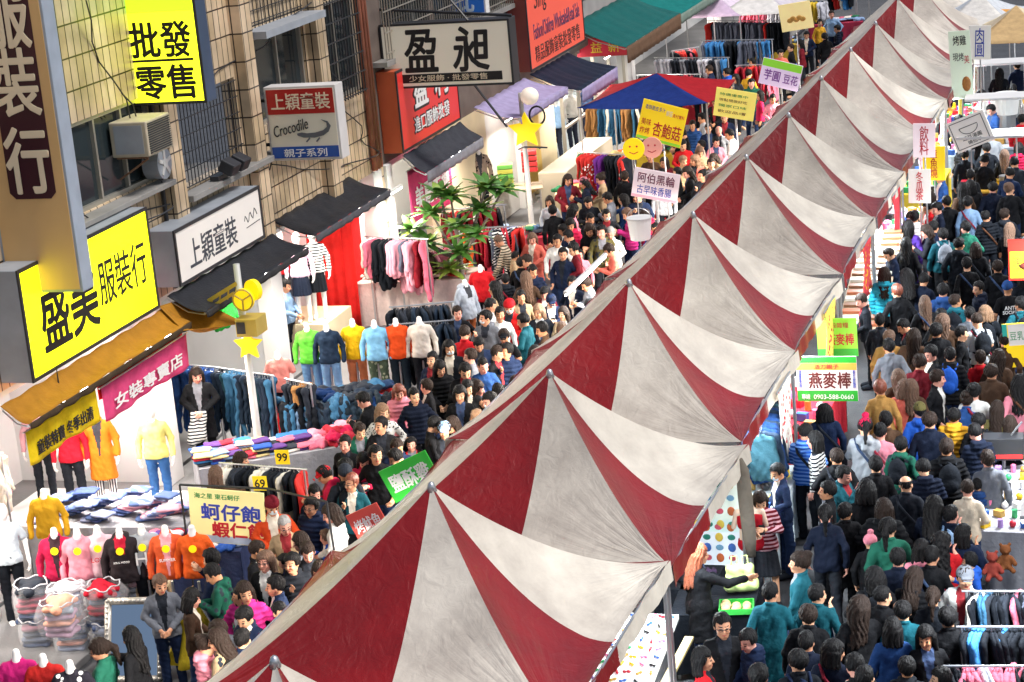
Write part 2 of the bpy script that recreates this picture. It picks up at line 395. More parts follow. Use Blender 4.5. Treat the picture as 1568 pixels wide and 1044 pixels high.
TL = ["striped canopy cut by the frame bottom, nearest of the tent row", "second striped canopy from the near end of the tent row",
      "third striped canopy from the near end, beside the folded clothes tables", "fourth striped canopy from the near end, opposite the mannequin row",
      "fifth striped canopy, beside the oat stick signs", "sixth striped canopy, beside the hanging tube light",
      "seventh striped canopy, just past the white bucket", "eighth striped canopy, level with the yellow mushroom sign",
      "ninth striped canopy, level with the blue and red tent", "tenth striped canopy, level with the white menu board",
      "eleventh striped canopy, third from the far end of the tent row", "twelfth striped canopy, second from the far end of the tent row"]
tent(-1, "striped canopy below the frame edge, first of the tent row")
for k in range(12): tent(k, TL[k])
# ================================================================ buildings along the street
def tile_mat(name, col, col2, grout, sx=.2, sz=.46):
    m = mat(name, col, .35, 0); n = m.node_tree; b = n.nodes["Principled BSDF"]; tc = n.nodes.new("ShaderNodeTexCoord")
    sp = n.nodes.new("ShaderNodeSeparateXYZ"); cb = n.nodes.new("ShaderNodeCombineXYZ"); n.links.new(tc.outputs["Object"], sp.inputs[0])
    ad = n.nodes.new("ShaderNodeMath"); n.links.new(sp.outputs[0], ad.inputs[0]); n.links.new(sp.outputs[1], ad.inputs[1])
    n.links.new(ad.outputs[0], cb.inputs[0]); n.links.new(sp.outputs[2], cb.inputs[1])
    t = n.nodes.new("ShaderNodeTexBrick"); t.offset = 0; t.inputs["Scale"].default_value = 1; t.inputs["Mortar Size"].default_value = .013
    t.inputs["Brick Width"].default_value = sx; t.inputs["Row Height"].default_value = sz; t.inputs["Mortar Smooth"].default_value = .2
    t.inputs["Color1"].default_value = (*C(col), 1); t.inputs["Color2"].default_value = (*C(col2), 1); t.inputs["Mortar"].default_value = (*C(grout), 1)
    n.links.new(cb.outputs[0], t.inputs["Vector"])
    g = n.nodes.new("ShaderNodeTexNoise"); g.inputs["Scale"].default_value = 1.3; g.inputs["Detail"].default_value = 8; n.links.new(tc.outputs["Object"], g.inputs["Vector"])
    rp = n.nodes.new("ShaderNodeMapRange"); rp.inputs[1].default_value = .3; rp.inputs[2].default_value = .7; rp.inputs[3].default_value = .5; rp.inputs[4].default_value = 1.06
    n.links.new(g.outputs["Fac"], rp.inputs[0])
    mu = n.nodes.new("ShaderNodeMix"); mu.data_type = 'RGBA'; mu.blend_type = 'MULTIPLY'; mu.inputs[0].default_value = 1
    n.links.new(t.outputs["Color"], mu.inputs[6]); n.links.new(rp.outputs[0], mu.inputs[7]); n.links.new(mu.outputs[2], b.inputs["Base Color"])
    return m
TILE = tile_mat("wall_tiles", '#e8d0b0', '#d2b892', '#352a25')
TILE2 = tile_mat("sign_lit_wall_tiles", '#d0a848', '#bc963c', '#3a2c16')  # unused tile copy, the yellow sign's light mixed into its colour
DARK = mat("dark_iron", (.025, .026, .03), .45, .2)
GREYM = mat("grey_metal_panel", (.33, .36, .4), .45, .2)
PLASTER = mat("white_plaster", (.72, .71, .69), .7, .1, 2)
CREAM = mat("cream_plaster", (.66, .56, .36), .7, .12, 2)
GLASSD = mat("dark_window_glass", (.02, .03, .035), .08, .2, 1.5)
FRAMEM = mat("aluminium_frame", (.45, .42, .36), .4, .1, metal=.6)
CONC = mat("stained_concrete", (.26, .25, .235), .8, .35, 1.6, .4, 12)
SHOPW = mat("shop_interior_white", (.62, .63, .64), .5, .12, 1.2)
RUST = mat("rusty_steel", (.2, .10, .05), .7, .4, 6)
PIPE = mat("copper_red_pipe", (.28, .09, .05), .5, .3, 4)
def window(par, y0, y1, z0, z1, X=-15.0, bars=0, depth=.10, mull=1):
    f = MB(); t = .06
    f.box((X - .05, y0, z0), (X + .05, y1, z0 + t)); f.box((X - .05, y0, z1 - t), (X + .05, y1, z1))
    f.box((X - .05, y0, z0 + t), (X + .05, y0 + t, z1 - t)); f.box((X - .05, y1 - t, z0 + t), (X + .05, y1, z1 - t))
    for i in range(mull):
        yy = y0 + (y1 - y0) * (i + 1) / (mull + 1); f.box((X - .04, yy - .025, z0 + t), (X + .04, yy + .025, z1 - t))
    w_ = f.build("window", FRAMEM, par)
    p = MB(); p.box((X - .03, y0 + t, z0 + t), (X - .02, y1 - t, z1 - t)); p.build("pane", GLASSD, w_)
    if bars:
        g = MB(); n = int((y1 - y0) / .13)
        for i in range(n + 1): 
            yy = y0 + (y1 - y0) * i / n; g.box((X + .16, yy - .008, z0 - .05), (X + .18, yy + .008, z1 + .05))
        for i in range(bars):
            zz = z0 + (z1 - z0) * i / (bars - 1); g.box((X + .181, y0 - .03, zz - .012), (X + .20, y1 + .03, zz + .012))
        for yy in (y0, y1):
            for zz in (z0, z1 - .02): g.box((X + .05, yy - .01, zz - .01), (X + .16, yy + .01, zz + .01))
        g.build("grille", DARK, w_)
def wall_with_holes(mb, X, y0, y1, z0, z1, holes, thick=.25):
    ys = sorted({y0, y1, *[h[0] for h in holes], *[h[1] for h in holes]}); zs = sorted({z0, z1, *[h[2] for h in holes], *[h[3] for h in holes]})
    for a, b in zip(ys, ys[1:]):
        run = None
        for c, d in zip(zs, zs[1:]):
            hole = any(h[0] <= a and b <= h[1] and h[2] <= c and d <= h[3] for h in holes)
            if not hole: mb.box((X - thick, a, c), (X, b, d))
def shop_floor(par, y0, y1, back=-17.6, z=3.0, wall=None):
    MB().box((back - .2, y0, .0), (back, y1, z)).build("back_wall", wall or SHOPW, par)
    MB().box((back, y0, z - .25), (-15.25, y1, z - .05)).build("ceiling", SHOPW, par)
    MB().box((back, y0, 0), (-15.25, y1, .12)).build("shop_floor", pv, par)
# ---- nearest building: tiled upper floors over open shopfronts
A1 = empty("shop_building", (-15, 28, 0), 0, "beige tiled building with barred windows above the yellow and white shop signs", "building")
A1.location = (0, 0, 0)
holes = [(26.45, 29.0, 4.72, 6.0), (29.55, 32.1, 4.35, 5.75), (33.0, 35.2, 4.75, 6.25), (35.75, 37.6, 4.6, 6.4), (26.45, 29.0, 8, 9.4), (29.55, 32.1, 7.6, 9.2), (21, 24, 4.9, 6.4)]
wb = MB(); wall_with_holes(wb, -15.0, 16, 38.2, 2.95, 10.5, holes); wb.build("wall", TILE, A1)
MB().box((-16.5, 38.2, 0), (-15.003, 38.4, 10.5)).build("side_wall", TILE, A1)
for y in (29.05, 32.15, 35.3): MB().box((-15.0, y, 3.0), (-14.78, y + .42, 10.4)).build("pilaster", TILE, A1)
window(A1, 26.45, 29.0, 4.72, 6.0, -15.08, mull=2); window(A1, 33.0, 35.2, 4.75, 6.25, -15.1, mull=1); window(A1, 35.75, 37.6, 4.6, 6.4, -15.05, bars=6, mull=1)
window(A1, 21, 24, 4.9, 6.4, -15.08, mull=2)
# recessed balcony with wire grille
b_ = MB(); b_.box((-16.1, 29.55, 4.25), (-15.26, 32.1, 4.345)); b_.box((-16.25, 29.55, 4.35), (-16.1, 32.1, 5.75)); b_.build("balcony_recess", CONC, A1)
g = MB()
for i in range(21): yy = 29.6 + i * .122; g.box((-14.985, yy - .006, 4.36), (-14.972, yy + .006, 5.72))
for i in range(6): zz = 4.38 + i * .265; g.box((-14.971, 29.56, zz - .008), (-14.955, 32.08, zz + .008))
g.build("balcony_grille", DARK, A1)
g = MB()
for i in range(15): yy = 33.0 + i * .157; g.box((-14.99, yy - .006, 6.25), (-14.978, yy + .006, 6.9))
for i in range(4): zz = 6.3 + i * .2; g.box((-14.976, 33.0, zz - .008), (-14.96, 35.2, zz + .008))
g.build("wire_screen", DARK, A1)
MB().box((-15.0, 29.5, 4.22), (-14.7, 35.2, 4.32)).build("ledge", CONC, A1, bevel=.01)
MB().box((-15.0, 32.6, 6.28), (-14.55, 35.25, 6.40)).build("window_hood", GREYM, A1)
MB().box((-15.0, 26.0, 4.62), (-14.7, 29.0, 4.7)).build("ledge", CONC, A1, bevel=.01)
pp = MB()
for y, r in ((28.95, .035), (29.02 + .5, .03), (32.7, .05), (32.85, .03), (35.25 + .6, .03), (24.9, .05)): pp.tube([(-14.93, y, 3), (-14.93, y, 10.4)], r, 8)
pp.build("drain_pipes", DARK, A1, smooth=True)
pp = MB()
for y, r in ((37.75, .06), (37.95, .045), (38.1, .035)): pp.tube([(-14.92, y, 3), (-14.92, y, 10.4)], r, 8)
pp.build("red_pipes", PIPE, A1, smooth=True)
cv = MB()
rg = random.Random(4)
for y0, z0, y1, z1, s in ((26.0, 4.62, 33.5, 4.25, .18), (28.0, 6.2, 29.6, 4.6, .3), (33, 4.1, 38, 3.3, .2), (29, 3.6, 33, 4.2, .25), (26, 4.9, 29.2, 4.3, .35), (36, 5.2, 38, 3.2, .2), (30, 5.9, 36, 6.7, .2), (27, 8, 28.9, 4.4, .1)):
    cv.tube([(-14.9 + .1 * math.sin(i * 1.3), y0 + (y1 - y0) * i / 12, z0 + (z1 - z0) * i / 12 - s * math.sin(math.pi * i / 12)) for i in range(13)], .012, 5)
cv.build("cables", DARK, A1)
shop_floor(A1, 16, 38.2)
for y in (22.6, 28.1, 32.6, 37.9): MB().box((-17.6, y, .1), (-15.26, y + .22, 2.95)).build("partition", SHOPW, A1)
for y in (22.4, 28.0, 32.5, 37.7): MB().box((-15.25, y, .1), (-14.95, y + .45, 2.95)).build("pillar", PLASTER, A1, bevel=.01)
# ---- second building: barred, darker front
B1 = empty("shop_building", (0, 0, 0), 0, "dark narrow building with barred balconies behind the black framed white sign", "building")
wb = MB(); wall_with_holes(wb, -15.05, 38.42, 47.5, 2.95, 10, [(39.2, 41.6, 4.7, 6.6), (42.3, 46.6, 4.7, 6.6)]); wb.build("wall", mat("brown_plaster", (.16, .12, .10), .8, .3, 2), B1)
window(B1, 39.2, 41.6, 4.7, 6.6, -15.1, bars=7); window(B1, 42.3, 46.6, 4.7, 6.6, -15.1, bars=7, mull=3)
MB().box((-15.05, 38.5, 4.85), (-14.74, 47.4, 4.95)).build("balcony_slab", CONC, B1)
g = MB()
for i in range(60): yy = 38.6 + i * .147; g.box((-14.78, yy - .007, 4.96), (-14.76, yy + .007, 6.3))
for zz in (5.1, 5.5, 5.9, 6.25): g.box((-14.758, 38.55, zz - .012), (-14.74, 47.35, zz + .012))
g.build("balcony_grille", FRAMEM, B1)
shop_floor(B1, 38.42, 47.5)
for y in (38.42, 47.2): MB().box((-15.25, y, .1), (-14.95, y + .3, 2.95)).build("pillar", PLASTER, B1, bevel=.01)
MB().box((-15.2, 41.0, .1), (-15.05, 45.0, 2.95)).build("cream_panel", CREAM, B1)
dr = MB().box((-15.0, 47.55, .35), (-14.93, 48.7, 2.75)).build("door", mat("yellow_paint", (.75, .5, .09), .45, .12), B1, bevel=.01)
MB().tube([(-14.92, 48.55, 1.3), (-14.86, 48.55, 1.3), (-14.86, 48.35, 1.3)], .015, 6).build("handle", DARK, dr)
# ---- farther shops, each a house of its own
def far_house(y0, y1, hgt, m, label, win):
    b = empty("shop_house", (0, 0, 0), 0, label, "building")
    wb = MB(); hs = []; n = max(1, int((y1 - y0) / 3))
    for i in range(n):
        a = y0 + (y1 - y0) * (i + .2) / n; c = y0 + (y1 - y0) * (i + .8) / n; hs.append((a, c, 4.2, 5.7))
    wall_with_holes(wb, -15.0, y0 + .01, y1 - .01, 2.95, hgt, hs); wb.build("wall", m, b)
    for h in hs: window(b, *h, -15.06, bars=5 if win else 0)
    shop_floor(b, y0 + .01, y1 - .01)
    for y in (y0 + .02, y1 - .42): MB().box((-15.25, y, .1), (-14.95, y + .4, 2.95)).build("pillar", PLASTER, b, bevel=.01)
far_house(47.52, 58, 7.5, mat("grey_plaster", (.35, .33, .32), .8, .2, 2), "grey plaster shop house behind the salmon sign and teal awning", 1)
far_house(58.02, 70, 7, mat("pale_green_plaster", (.42, .45, .4), .8, .2, 2), "pale shop house with clothes racks in its open front", 0)
far_house(70.02, 84, 7, mat("tan_plaster", (.5, .42, .33), .8, .2, 2), "tan shop house past the clothes racks at the street's far end", 1)
far_house(84.02, 100, 7, mat("pink_plaster", (.5, .4, .38), .8, .2, 2), "pinkish shop house farthest along the row of shops", 0)
# air conditioner under the first window
ac = empty("air_conditioner", (0, 0, 0), 0, "old window air conditioner with rusty top beside the barred balcony", "air conditioner")
b0 = Vector((-14.75, 28.15, 5.2))
MB().box((-15.05, 27.75, 5.28), (-14.45, 28.55, 5.80)).build("casing", mat("beige_enamel", (.5, .44, .33), .5, .25, 4), ac, bevel=.02)
s_ = MB(); 
for i in range(14): s_.box((-14.449, 27.8, 5.32 + i * .033), (-14.435, 28.5, 5.335 + i * .033))
s_.build("side_louvres", DARK, ac)
s_ = MB(); s_.box((-14.98, 27.745, 5.33), (-14.52, 27.75, 5.75)); s_.build("coil_panel", GREYM, ac)
s_ = MB(); s_.tube([(-15.0, 27.8, 5.27), (-14.5, 27.8, 5.27)], .02); s_.tube([(-15.0, 28.5, 5.27), (-14.5, 28.5, 5.27)], .02); s_.tube([(-15.0, 27.8, 4.95), (-14.5, 27.8, 5.25)], .015); s_.build("bracket", RUST, ac)
fan = empty("exhaust_fan", (0, 0, 0), 0, "grey round exhaust fan below the air conditioner on tiled wall", "fan")
s_ = MB(); s_.tube([(-14.98, 28.72, 5.0), (-14.72, 28.72, 5.0)], .24, 20); s_.build("housing", GREYM, fan, smooth=False)
s_ = MB(); s_.tube([(-14.72, 28.72, 5.0), (-14.70, 28.72, 5.0)], .07, 12)
for i in range(5):
    a = i * 1.257; s_.box((-14.718, 28.72 - .03, 5.05), (-14.705, 28.72 + .03, 5.2), rot=Matrix.Rotation(a, 3, 'X'), piv=(-14.71, 28.72, 5.0))
s_.build("blades", mat("pale_plastic", (.6, .6, .58), .4), fan)
fl = empty("floodlight", (0, 0, 0), 0, "black twin floodlight on the ledge above the white fascia sign", "lamp")
for y in (30.6, 31.0):
    q = MB(); q.box((-14.75, y, 4.42), (-14.5, y + .3, 4.62), rot=Matrix.Rotation(.5, 3, 'Y')); q.build("lamp_head", DARK, fl, bevel=.02)
MB().box((-14.9, 30.55, 4.33), (-14.75, 31.35, 4.4)).build("mount", DARK, fl)
# ================================================================ people: bodies, clothes, hair
NECK = np.array((0, 0.0, 1.42)); HIPC = np.array((0, 0, .95))
POSES = {  # el/wr: (left, right) elbows and wrists; palm direction; leg offsets; head turn (pitch, yaw); lean
 'stand': dict(el=((.235, .03, 1.11), (-.235, .03, 1.11)), wr=((.245, -.04, .87), (-.245, -.04, .87)), hd=(.05, 0)),
 'walk':  dict(el=((.235, -.05, 1.12), (-.235, .10, 1.12)), wr=((.23, -.16, .90), (-.235, .05, .88)), hd=(.08, 0), st=1),
 'stroll': dict(el=((.235, .09, 1.12), (-.235, -.04, 1.12)), wr=((.24, .03, .88), (-.22, -.18, .92)), hd=(.15, -.35), st=-1),
 'phone': dict(el=((.215, -.05, 1.12), (-.215, -.05, 1.12)), wr=((.05, -.27, 1.20), (-.08, -.26, 1.15)), hd=(.5, .1)),
 'eat':   dict(el=((.22, -.03, 1.12), (-.225, -.16, 1.18)), wr=((.07, -.25, 1.13), (-.05, -.21, 1.37)), hd=(.22, -.1)),
 'hold':  dict(el=((.245, .0, 1.13), (-.245, .0, 1.13)), wr=((.07, -.23, 1.0), (-.07, -.23, 1.0)), hd=(.32, .3)),
 'reach': dict(el=((.235, .03, 1.11), (-.22, -.26, 1.20)), wr=((.235, -.08, .88), (-.17, -.50, 1.20)), hd=(.10, -.2)),
 'pocket': dict(el=((.285, .08, 1.13), (-.285, .08, 1.13)), wr=((.20, -.10, .95), (-.20, -.10, .95)), hd=(.1, .45)),
 'aside': dict(el=((.235, .03, 1.11), (-.245, -.02, 1.12)), wr=((.245, -.05, .87), (-.10, -.22, 1.28)), hd=(.05, -.7)),
 'lean':  dict(el=((.23, -.22, 1.05), (-.23, -.22, 1.05)), wr=((.10, -.42, .95), (-.14, -.46, .93)), hd=(.3, 0), lean=.42),
}
SKINS = [mat("skin_%s" % n, c, .5, .06, 8, spec=.35) for n, c in (("fair", '#d8a482'), ("warm", '#c89070'), ("tan", '#c28a66'), ("rosy", '#d99a86'))]
EYE = mat("eye_dark", (.02, .015, .012), .3, 0); LIP = mat("lips", '#a8453f', .4, 0); BROW = mat("eyebrow_dark", (.03, .022, .018), .7, 0)
def xf(pose):
    """rotation of the upper body (lean) and of the head on the neck, as (R, pivot)"""
    p = POSES[pose]; L = rotm(p.get('lean', 0), 0, 0)
    Hm = rotm(p['hd'][0], 0, 0); Hm = rotm(0, 0, p['hd'][1]) @ Hm
    return L, Hm
def up_pt(pose, q):
    L, _ = xf(pose); return L @ (np.array(q) - HIPC) + HIPC
def legs(s, pose, r, sh=False, top=.92):
    st = POSES[pose].get('st', 0)
    for sx in (1, -1):
        d = st * sx
        hip = (sx * .088, 0, top); knee = (sx * .092, -.10 * d - .012 if d > 0 else .05, .49); ank = (sx * .095, -.22 * d if d else .01, .09 if d >= 0 else .12)
        if d < 0: knee = (sx * .092, .06, .48); ank = (sx * .095, .24, .13)
        s.cone(hip, knee, r[0], r[1], k=.05); s.cone(knee, ank, r[1], r[2], k=.03)
        if sh:
            a = np.array(ank); pit = 0 if d >= 0 else .06
            s.cone(a + (0, .02, -.04 + pit * .3), a + (0, -.14, -.055 - pit), .042, .036, k=.02)
def torso(s, pose, g, T, wide=1.0):
    for sx in (1, -1):
        s.cone((sx * .062 * wide, .0, 1.255), (sx * .052 * wide, 0, 1.05), .094 + g, .082 + g, k=.05, T=T)
        s.cone((sx * .052 * wide, 0, 1.05), (sx * .066, .005, .93), .082 + g, .093 + g, k=.05, T=T)
        s.cone((0, .012, 1.372), (sx * .135, .012, 1.335), .045 + g * .7, .042 + g * .8, k=.05, T=T)
    s.cone((0, .01, 1.33), (0, 0, 1.42), .065 + g * .7, .05 + g * .4, k=.05, T=T)
def arms(s, pose, r, T, end=1.0):
    p = POSES[pose]
    for i, sx in ((0, 1), (1, -1)):
        sh = np.array((sx * .150, .01, 1.335)); e = np.array(p['el'][i]); w_ = np.array(p['wr'][i])
        s.cone(sh, e, r[0], r[1], k=.022, T=T); s.cone(e, e + (w_ - e) * end, r[1], r[2], k=.02, T=T)
def hand(s, pose, i, T):
    p = POSES[pose]; e = np.array(p['el'][i]); w_ = np.array(p['wr'][i]); d = (w_ - e) / np.linalg.norm(w_ - e)
    side = np.array((0., 1, 0)) if abs(d[2]) > .75 else np.array((0, .2, 1.)); side -= d * (side @ d); side /= np.linalg.norm(side); n = np.cross(d, side); sx = 1 if i == 0 else -1
    if n @ np.array((-sx, 0, 0.)) < 0 and abs(d[2]) > .75: n = -n
    pe = w_ + d * .085
    s.cone(w_, w_ + d * .04, .025, .022, k=.02, T=T)
    for q in (-1.2, 0, 1.2): s.cone(w_ + d * .03 + side * q * .011, pe + side * q * .017, .014, .013, k=.012, T=T)
    for j, q in enumerate((-1.5, -.5, .5, 1.5)):
        L = (.055, .070, .066, .050)[j]; b = pe + side * q * .0185; m_ = b + d * L * .55 + n * .008 * (j + 1); t = m_ + d * L * .4 + n * .022
        s.cone(b, m_, .0095, .009, k=.004, T=T); s.cone(m_, t, .009, .008, k=.004, T=T)
    tb = w_ + d * .03 - side * .022; s.cone(tb, tb + d * .035 - side * .026 + n * .012, .012, .011, k=.006, T=T)
    s.cone(tb + d * .035 - side * .026 + n * .012, tb + d * .062 - side * .026 + n * .026, .0105, .009, k=.004, T=T)
def head_T(pose):
    L, Hm = xf(pose); Rr = L @ Hm; pv = up_pt(pose, NECK)
    # x -> Rr (x-NECK) + pv ; as rotation about a pivot used by SDF (R, c): R(x-c)+c
    A_ = np.eye(3) - Rr; 
    try: c = np.linalg.solve(A_ + 1e-9 * np.eye(3), pv - Rr @ NECK)
    except Exception: c = NECK
    return Rr, pv
_cache = {}
class HeadSDF(SDF): pass
def body_mesh(pose):
    k_ = ('body', pose)
    if k_ in _cache: return _cache[k_]
    L, Hm = xf(pose); T = (L, HIPC); s = SDF(.0105)
    legs(s, pose, (.072, .048, .034), sh=True); torso(s, pose, -.014, T); arms(s, pose, (.042, .034, .026), T)
    s.cone((0, .012, 1.36), (0, .004, 1.47), .055, .05, k=.03, T=T)
    for i in (0, 1): hand(s, pose, i, T)
    # head primitives are placed by rotating about the neck, then leaning
    HS = 1.04
    def put(c): return up_pt(pose, Hm @ ((np.array(c, float) - NECK) * HS) + NECK)
    Rr = L @ Hm
    def E(c, r, k=.02, neg=False):
        cc = put(c); s.ell(cc, np.array(r) * HS, k, T=(Rr, cc), neg=neg)
    E((0, .012, 1.560), (.074, .092, .092), .03); E((0, -.022, 1.505), (.056, .068, .084), .035)
    E((0, -.062, 1.455), (.026, .026, .022), .02)
    s.cone(put((0, -.088, 1.545)), put((0, -.105, 1.506)), .008, .0135, k=.012)
    for sx in (1, -1):
        E((sx * .031, -.097, 1.537), (.016, .013, .010), .008, True); E((sx * .031, -.080, 1.536), (.013, .010, .009), .004)
        E((sx * .076, .008, 1.525), (.009, .019, .030), .008); E((sx * .038, -.068, 1.505), (.02, .02, .018), .02)
    E((0, -.086, 1.474), (.020, .010, .009), .006)
    RT = Rr.T; pv = up_pt(pose, NECK)
    def colour(c):
        h = (c - pv) @ Rr / HS + NECK   # into head space
        m = np.zeros(len(c)); fr = h[:, 1] < -.055
        for sx in (1, -1): m[fr & (((h[:, 0] - sx * .031) / .015) ** 2 + ((h[:, 2] - 1.537) / .0085) ** 2 < 1)] = 1
        m[fr & (np.abs(h[:, 0]) < .019) & (np.abs(h[:, 2] - 1.474) < .008)] = 2
        m[fr & (np.abs(np.abs(h[:, 0]) - .032) < .019) & (np.abs(h[:, 2] - 1.560) < .0045)] = 3
        return m
    def grow(V): return V
    me = s.mesh("person_body", colour=colour, mats=(SKINS[0], EYE, LIP, BROW))
    _cache[k_] = me; return me
def noise3(V, f, ph=0): return np.sin(V[:, 0] * f + ph) * np.sin(V[:, 1] * f * 1.1 + ph * 2) * np.sin(V[:, 2] * f * .9 + ph * 3)
JK = {'jacket': (.014, .84), 'puffer': (.026, .82), 'hoodie': (.017, .82), 'coat': (.018, .52), 'sweater': (.010, .85), 'tee': (.006, .86), 'suit': (.013, .78)}
def jacket_mesh(pose, kind):
    k_ = ('jk', pose, kind)
    if k_ in _cache: return _cache[k_]
    g, hem = JK[kind]; L, Hm = xf(pose); T = (L, HIPC); s = SDF(.0135)
    torso(s, pose, g, T)
    e_ = .12 if kind == 'tee' else .93
    if kind == 'tee':
        p = POSES[pose]
        for i, sx in ((0, 1), (1, -1)):
            sh = np.array((sx * .150, .01, 1.335)); e = np.array(p['el'][i]); s.cone(sh, sh + (e - sh) * .7, .054, .054, k=.03, T=T)
    else: arms(s, pose, (.046 + g * .7, .038 + g * .75, .031 + g * .7), T, .95)
    if kind == 'coat':
        for sx in (1, -1): s.cone((sx * .055, .005, .93), (sx * .07, .01, .5), .098 + g, .112 + g, k=.06)
    else:
        for sx in (1, -1): s.cone((sx * .062, 0, .93), (sx * .068, 0, hem - .05), .095 + g, .095 + g, k=.05, T=T)
    if kind in ('hoodie', 'puffer'):
        s.cone((-.06, .085, 1.40), (.06, .085, 1.40), .045, k=.03, T=T); s.cone((-.075, .02, 1.425), (-.05, .085, 1.40), .03, .04, k=.03, T=T); s.cone((.075, .02, 1.425), (.05, .085, 1.40), .03, .04, k=.03, T=T)
        s.cone((0, .09, 1.40), (0, .12, 1.30), .05, .03, k=.03, T=T)
    if kind in ('jacket', 'coat', 'suit'):
        for a in range(9):
            t0, t1 = math.pi * 2 * a / 9 + .35, math.pi * 2 * (a + 1) / 9 + .35
            s.cone((.062 * math.cos(t0), .06 * math.sin(t0) + .005, 1.425 + .02 * math.sin(t0)), (.062 * math.cos(t1), .06 * math.sin(t1) + .005, 1.425 + .02 * math.sin(t1)), .017, k=.012, T=T)
    Li = L
    def op(Fd, X, Y, Z):
        Q = np.stack([X, Y, Z], -1)
        h = (Q - HIPC) @ Li + HIPC
        hz = h[..., 2]
        if kind == 'puffer': Fd = Fd - (.007 * np.sin(hz * 2 * np.pi / .068)).astype(np.float32)
        else: Fd = Fd - (.0045 * np.sin(hz * 21 + 14 * h[..., 0] + 2 * np.sin(h[..., 1] * 17)) * np.sin(h[..., 0] * 19 - h[..., 1] * 23 + 11 * hz) + .0035 * np.sin(hz * 47 + 38 * h[..., 0] - 21 * h[..., 1]) * np.sin(hz * 13 + 26 * h[..., 1]) + .002 * np.sin(h[..., 0] * 85 + hz * 30)).astype(np.float32)
        Fd = np.maximum(Fd, (hem + .008 * np.sin(X * 30 + Y * 20) - (Z if kind == 'coat' else hz)).astype(np.float32))
        # open neck
        neck = np.sqrt((h[..., 0] / 1) ** 2 + ((h[..., 1] + .02) / 1) ** 2) - .045
        Fd = np.maximum(Fd, -np.maximum(neck, 1.40 - hz).astype(np.float32)); return Fd
    def colour(c):
        h = (c - HIPC) @ Li + HIPC
        if kind not in ('jacket', 'coat', 'suit', 'hoodie'): return np.zeros(len(c))
        return ((h[:, 1] < -.03) & (np.abs(h[:, 0]) < .012 + np.clip(h[:, 2] - .95, 0, .5) * .14) & (h[:, 2] > (.9 if kind != 'hoodie' else 1.22))).astype(int)
    me = s.mesh("garment_" + kind, op=op, mats=(INKCLOTH, INNERC), colour=colour); _cache[k_] = me; return me
INNERC = cloth('#3a3c42')
INKCLOTH = cloth('#20242c')
def trouser_mesh(pose, kind='trousers'):
    k_ = ('tr', pose, kind)
    if k_ in _cache: return _cache[k_]
    s = SDF(.0135)
    if kind == 'skirt':
        for sx in (1, -1): s.cone((sx * .05, 0, .96), (sx * .06, 0, .5), .092, .115, k=.06)
        op = lambda Fd, X, Y, Z: np.maximum(Fd - (.008 * np.sin(np.arctan2(Y, X) * 14) * np.clip(.95 - Z, 0, .5) * 2).astype(np.float32), np.maximum(.5 - Z, Z - 1.0).astype(np.float32))
    else:
        legs(s, pose, (.088, .064, .054)); s.cone((-.05, 0, .95), (.05, 0, .95), .098, k=.05)
        op = lambda Fd, X, Y, Z: np.maximum(Fd - (.004 * np.sin(Z * 60 + X * 30) * np.sin(Z * 23 + Y * 20)).astype(np.float32), (Z - 1.0).astype(np.float32))
    me = s.mesh("garment_" + kind, op=op, mats=(INKCLOTH,)); _cache[k_] = me; return me
def shoe_mesh(pose):
    k_ = ('shoe', pose)
    if k_ in _cache: return _cache[k_]
    out = []; st = POSES[pose].get('st', 0)
    for sx in (1, -1):
        s = SDF(.012); d = st * sx; a = np.array((sx * .095, -.22 * d if d > 0 else (.24 if d < 0 else .01), .09 if d >= 0 else .13)); pit = 0 if d >= 0 else .06
        s.cone(a + (0, .02, -.03 + pit * .3), a + (0, -.15, -.05 - pit), .052, .044, k=.02); s.cone(a, a + (0, .02, -.04), .046, .05, k=.02)
        out.append(s.mesh("shoe", mats=(INKCLOTH,), op=lambda Fd, X, Y, Z: np.maximum(Fd, (.004 - Z).astype(np.float32))))
    _cache[k_] = out; return out
HC = np.array((0, .012, 1.56))
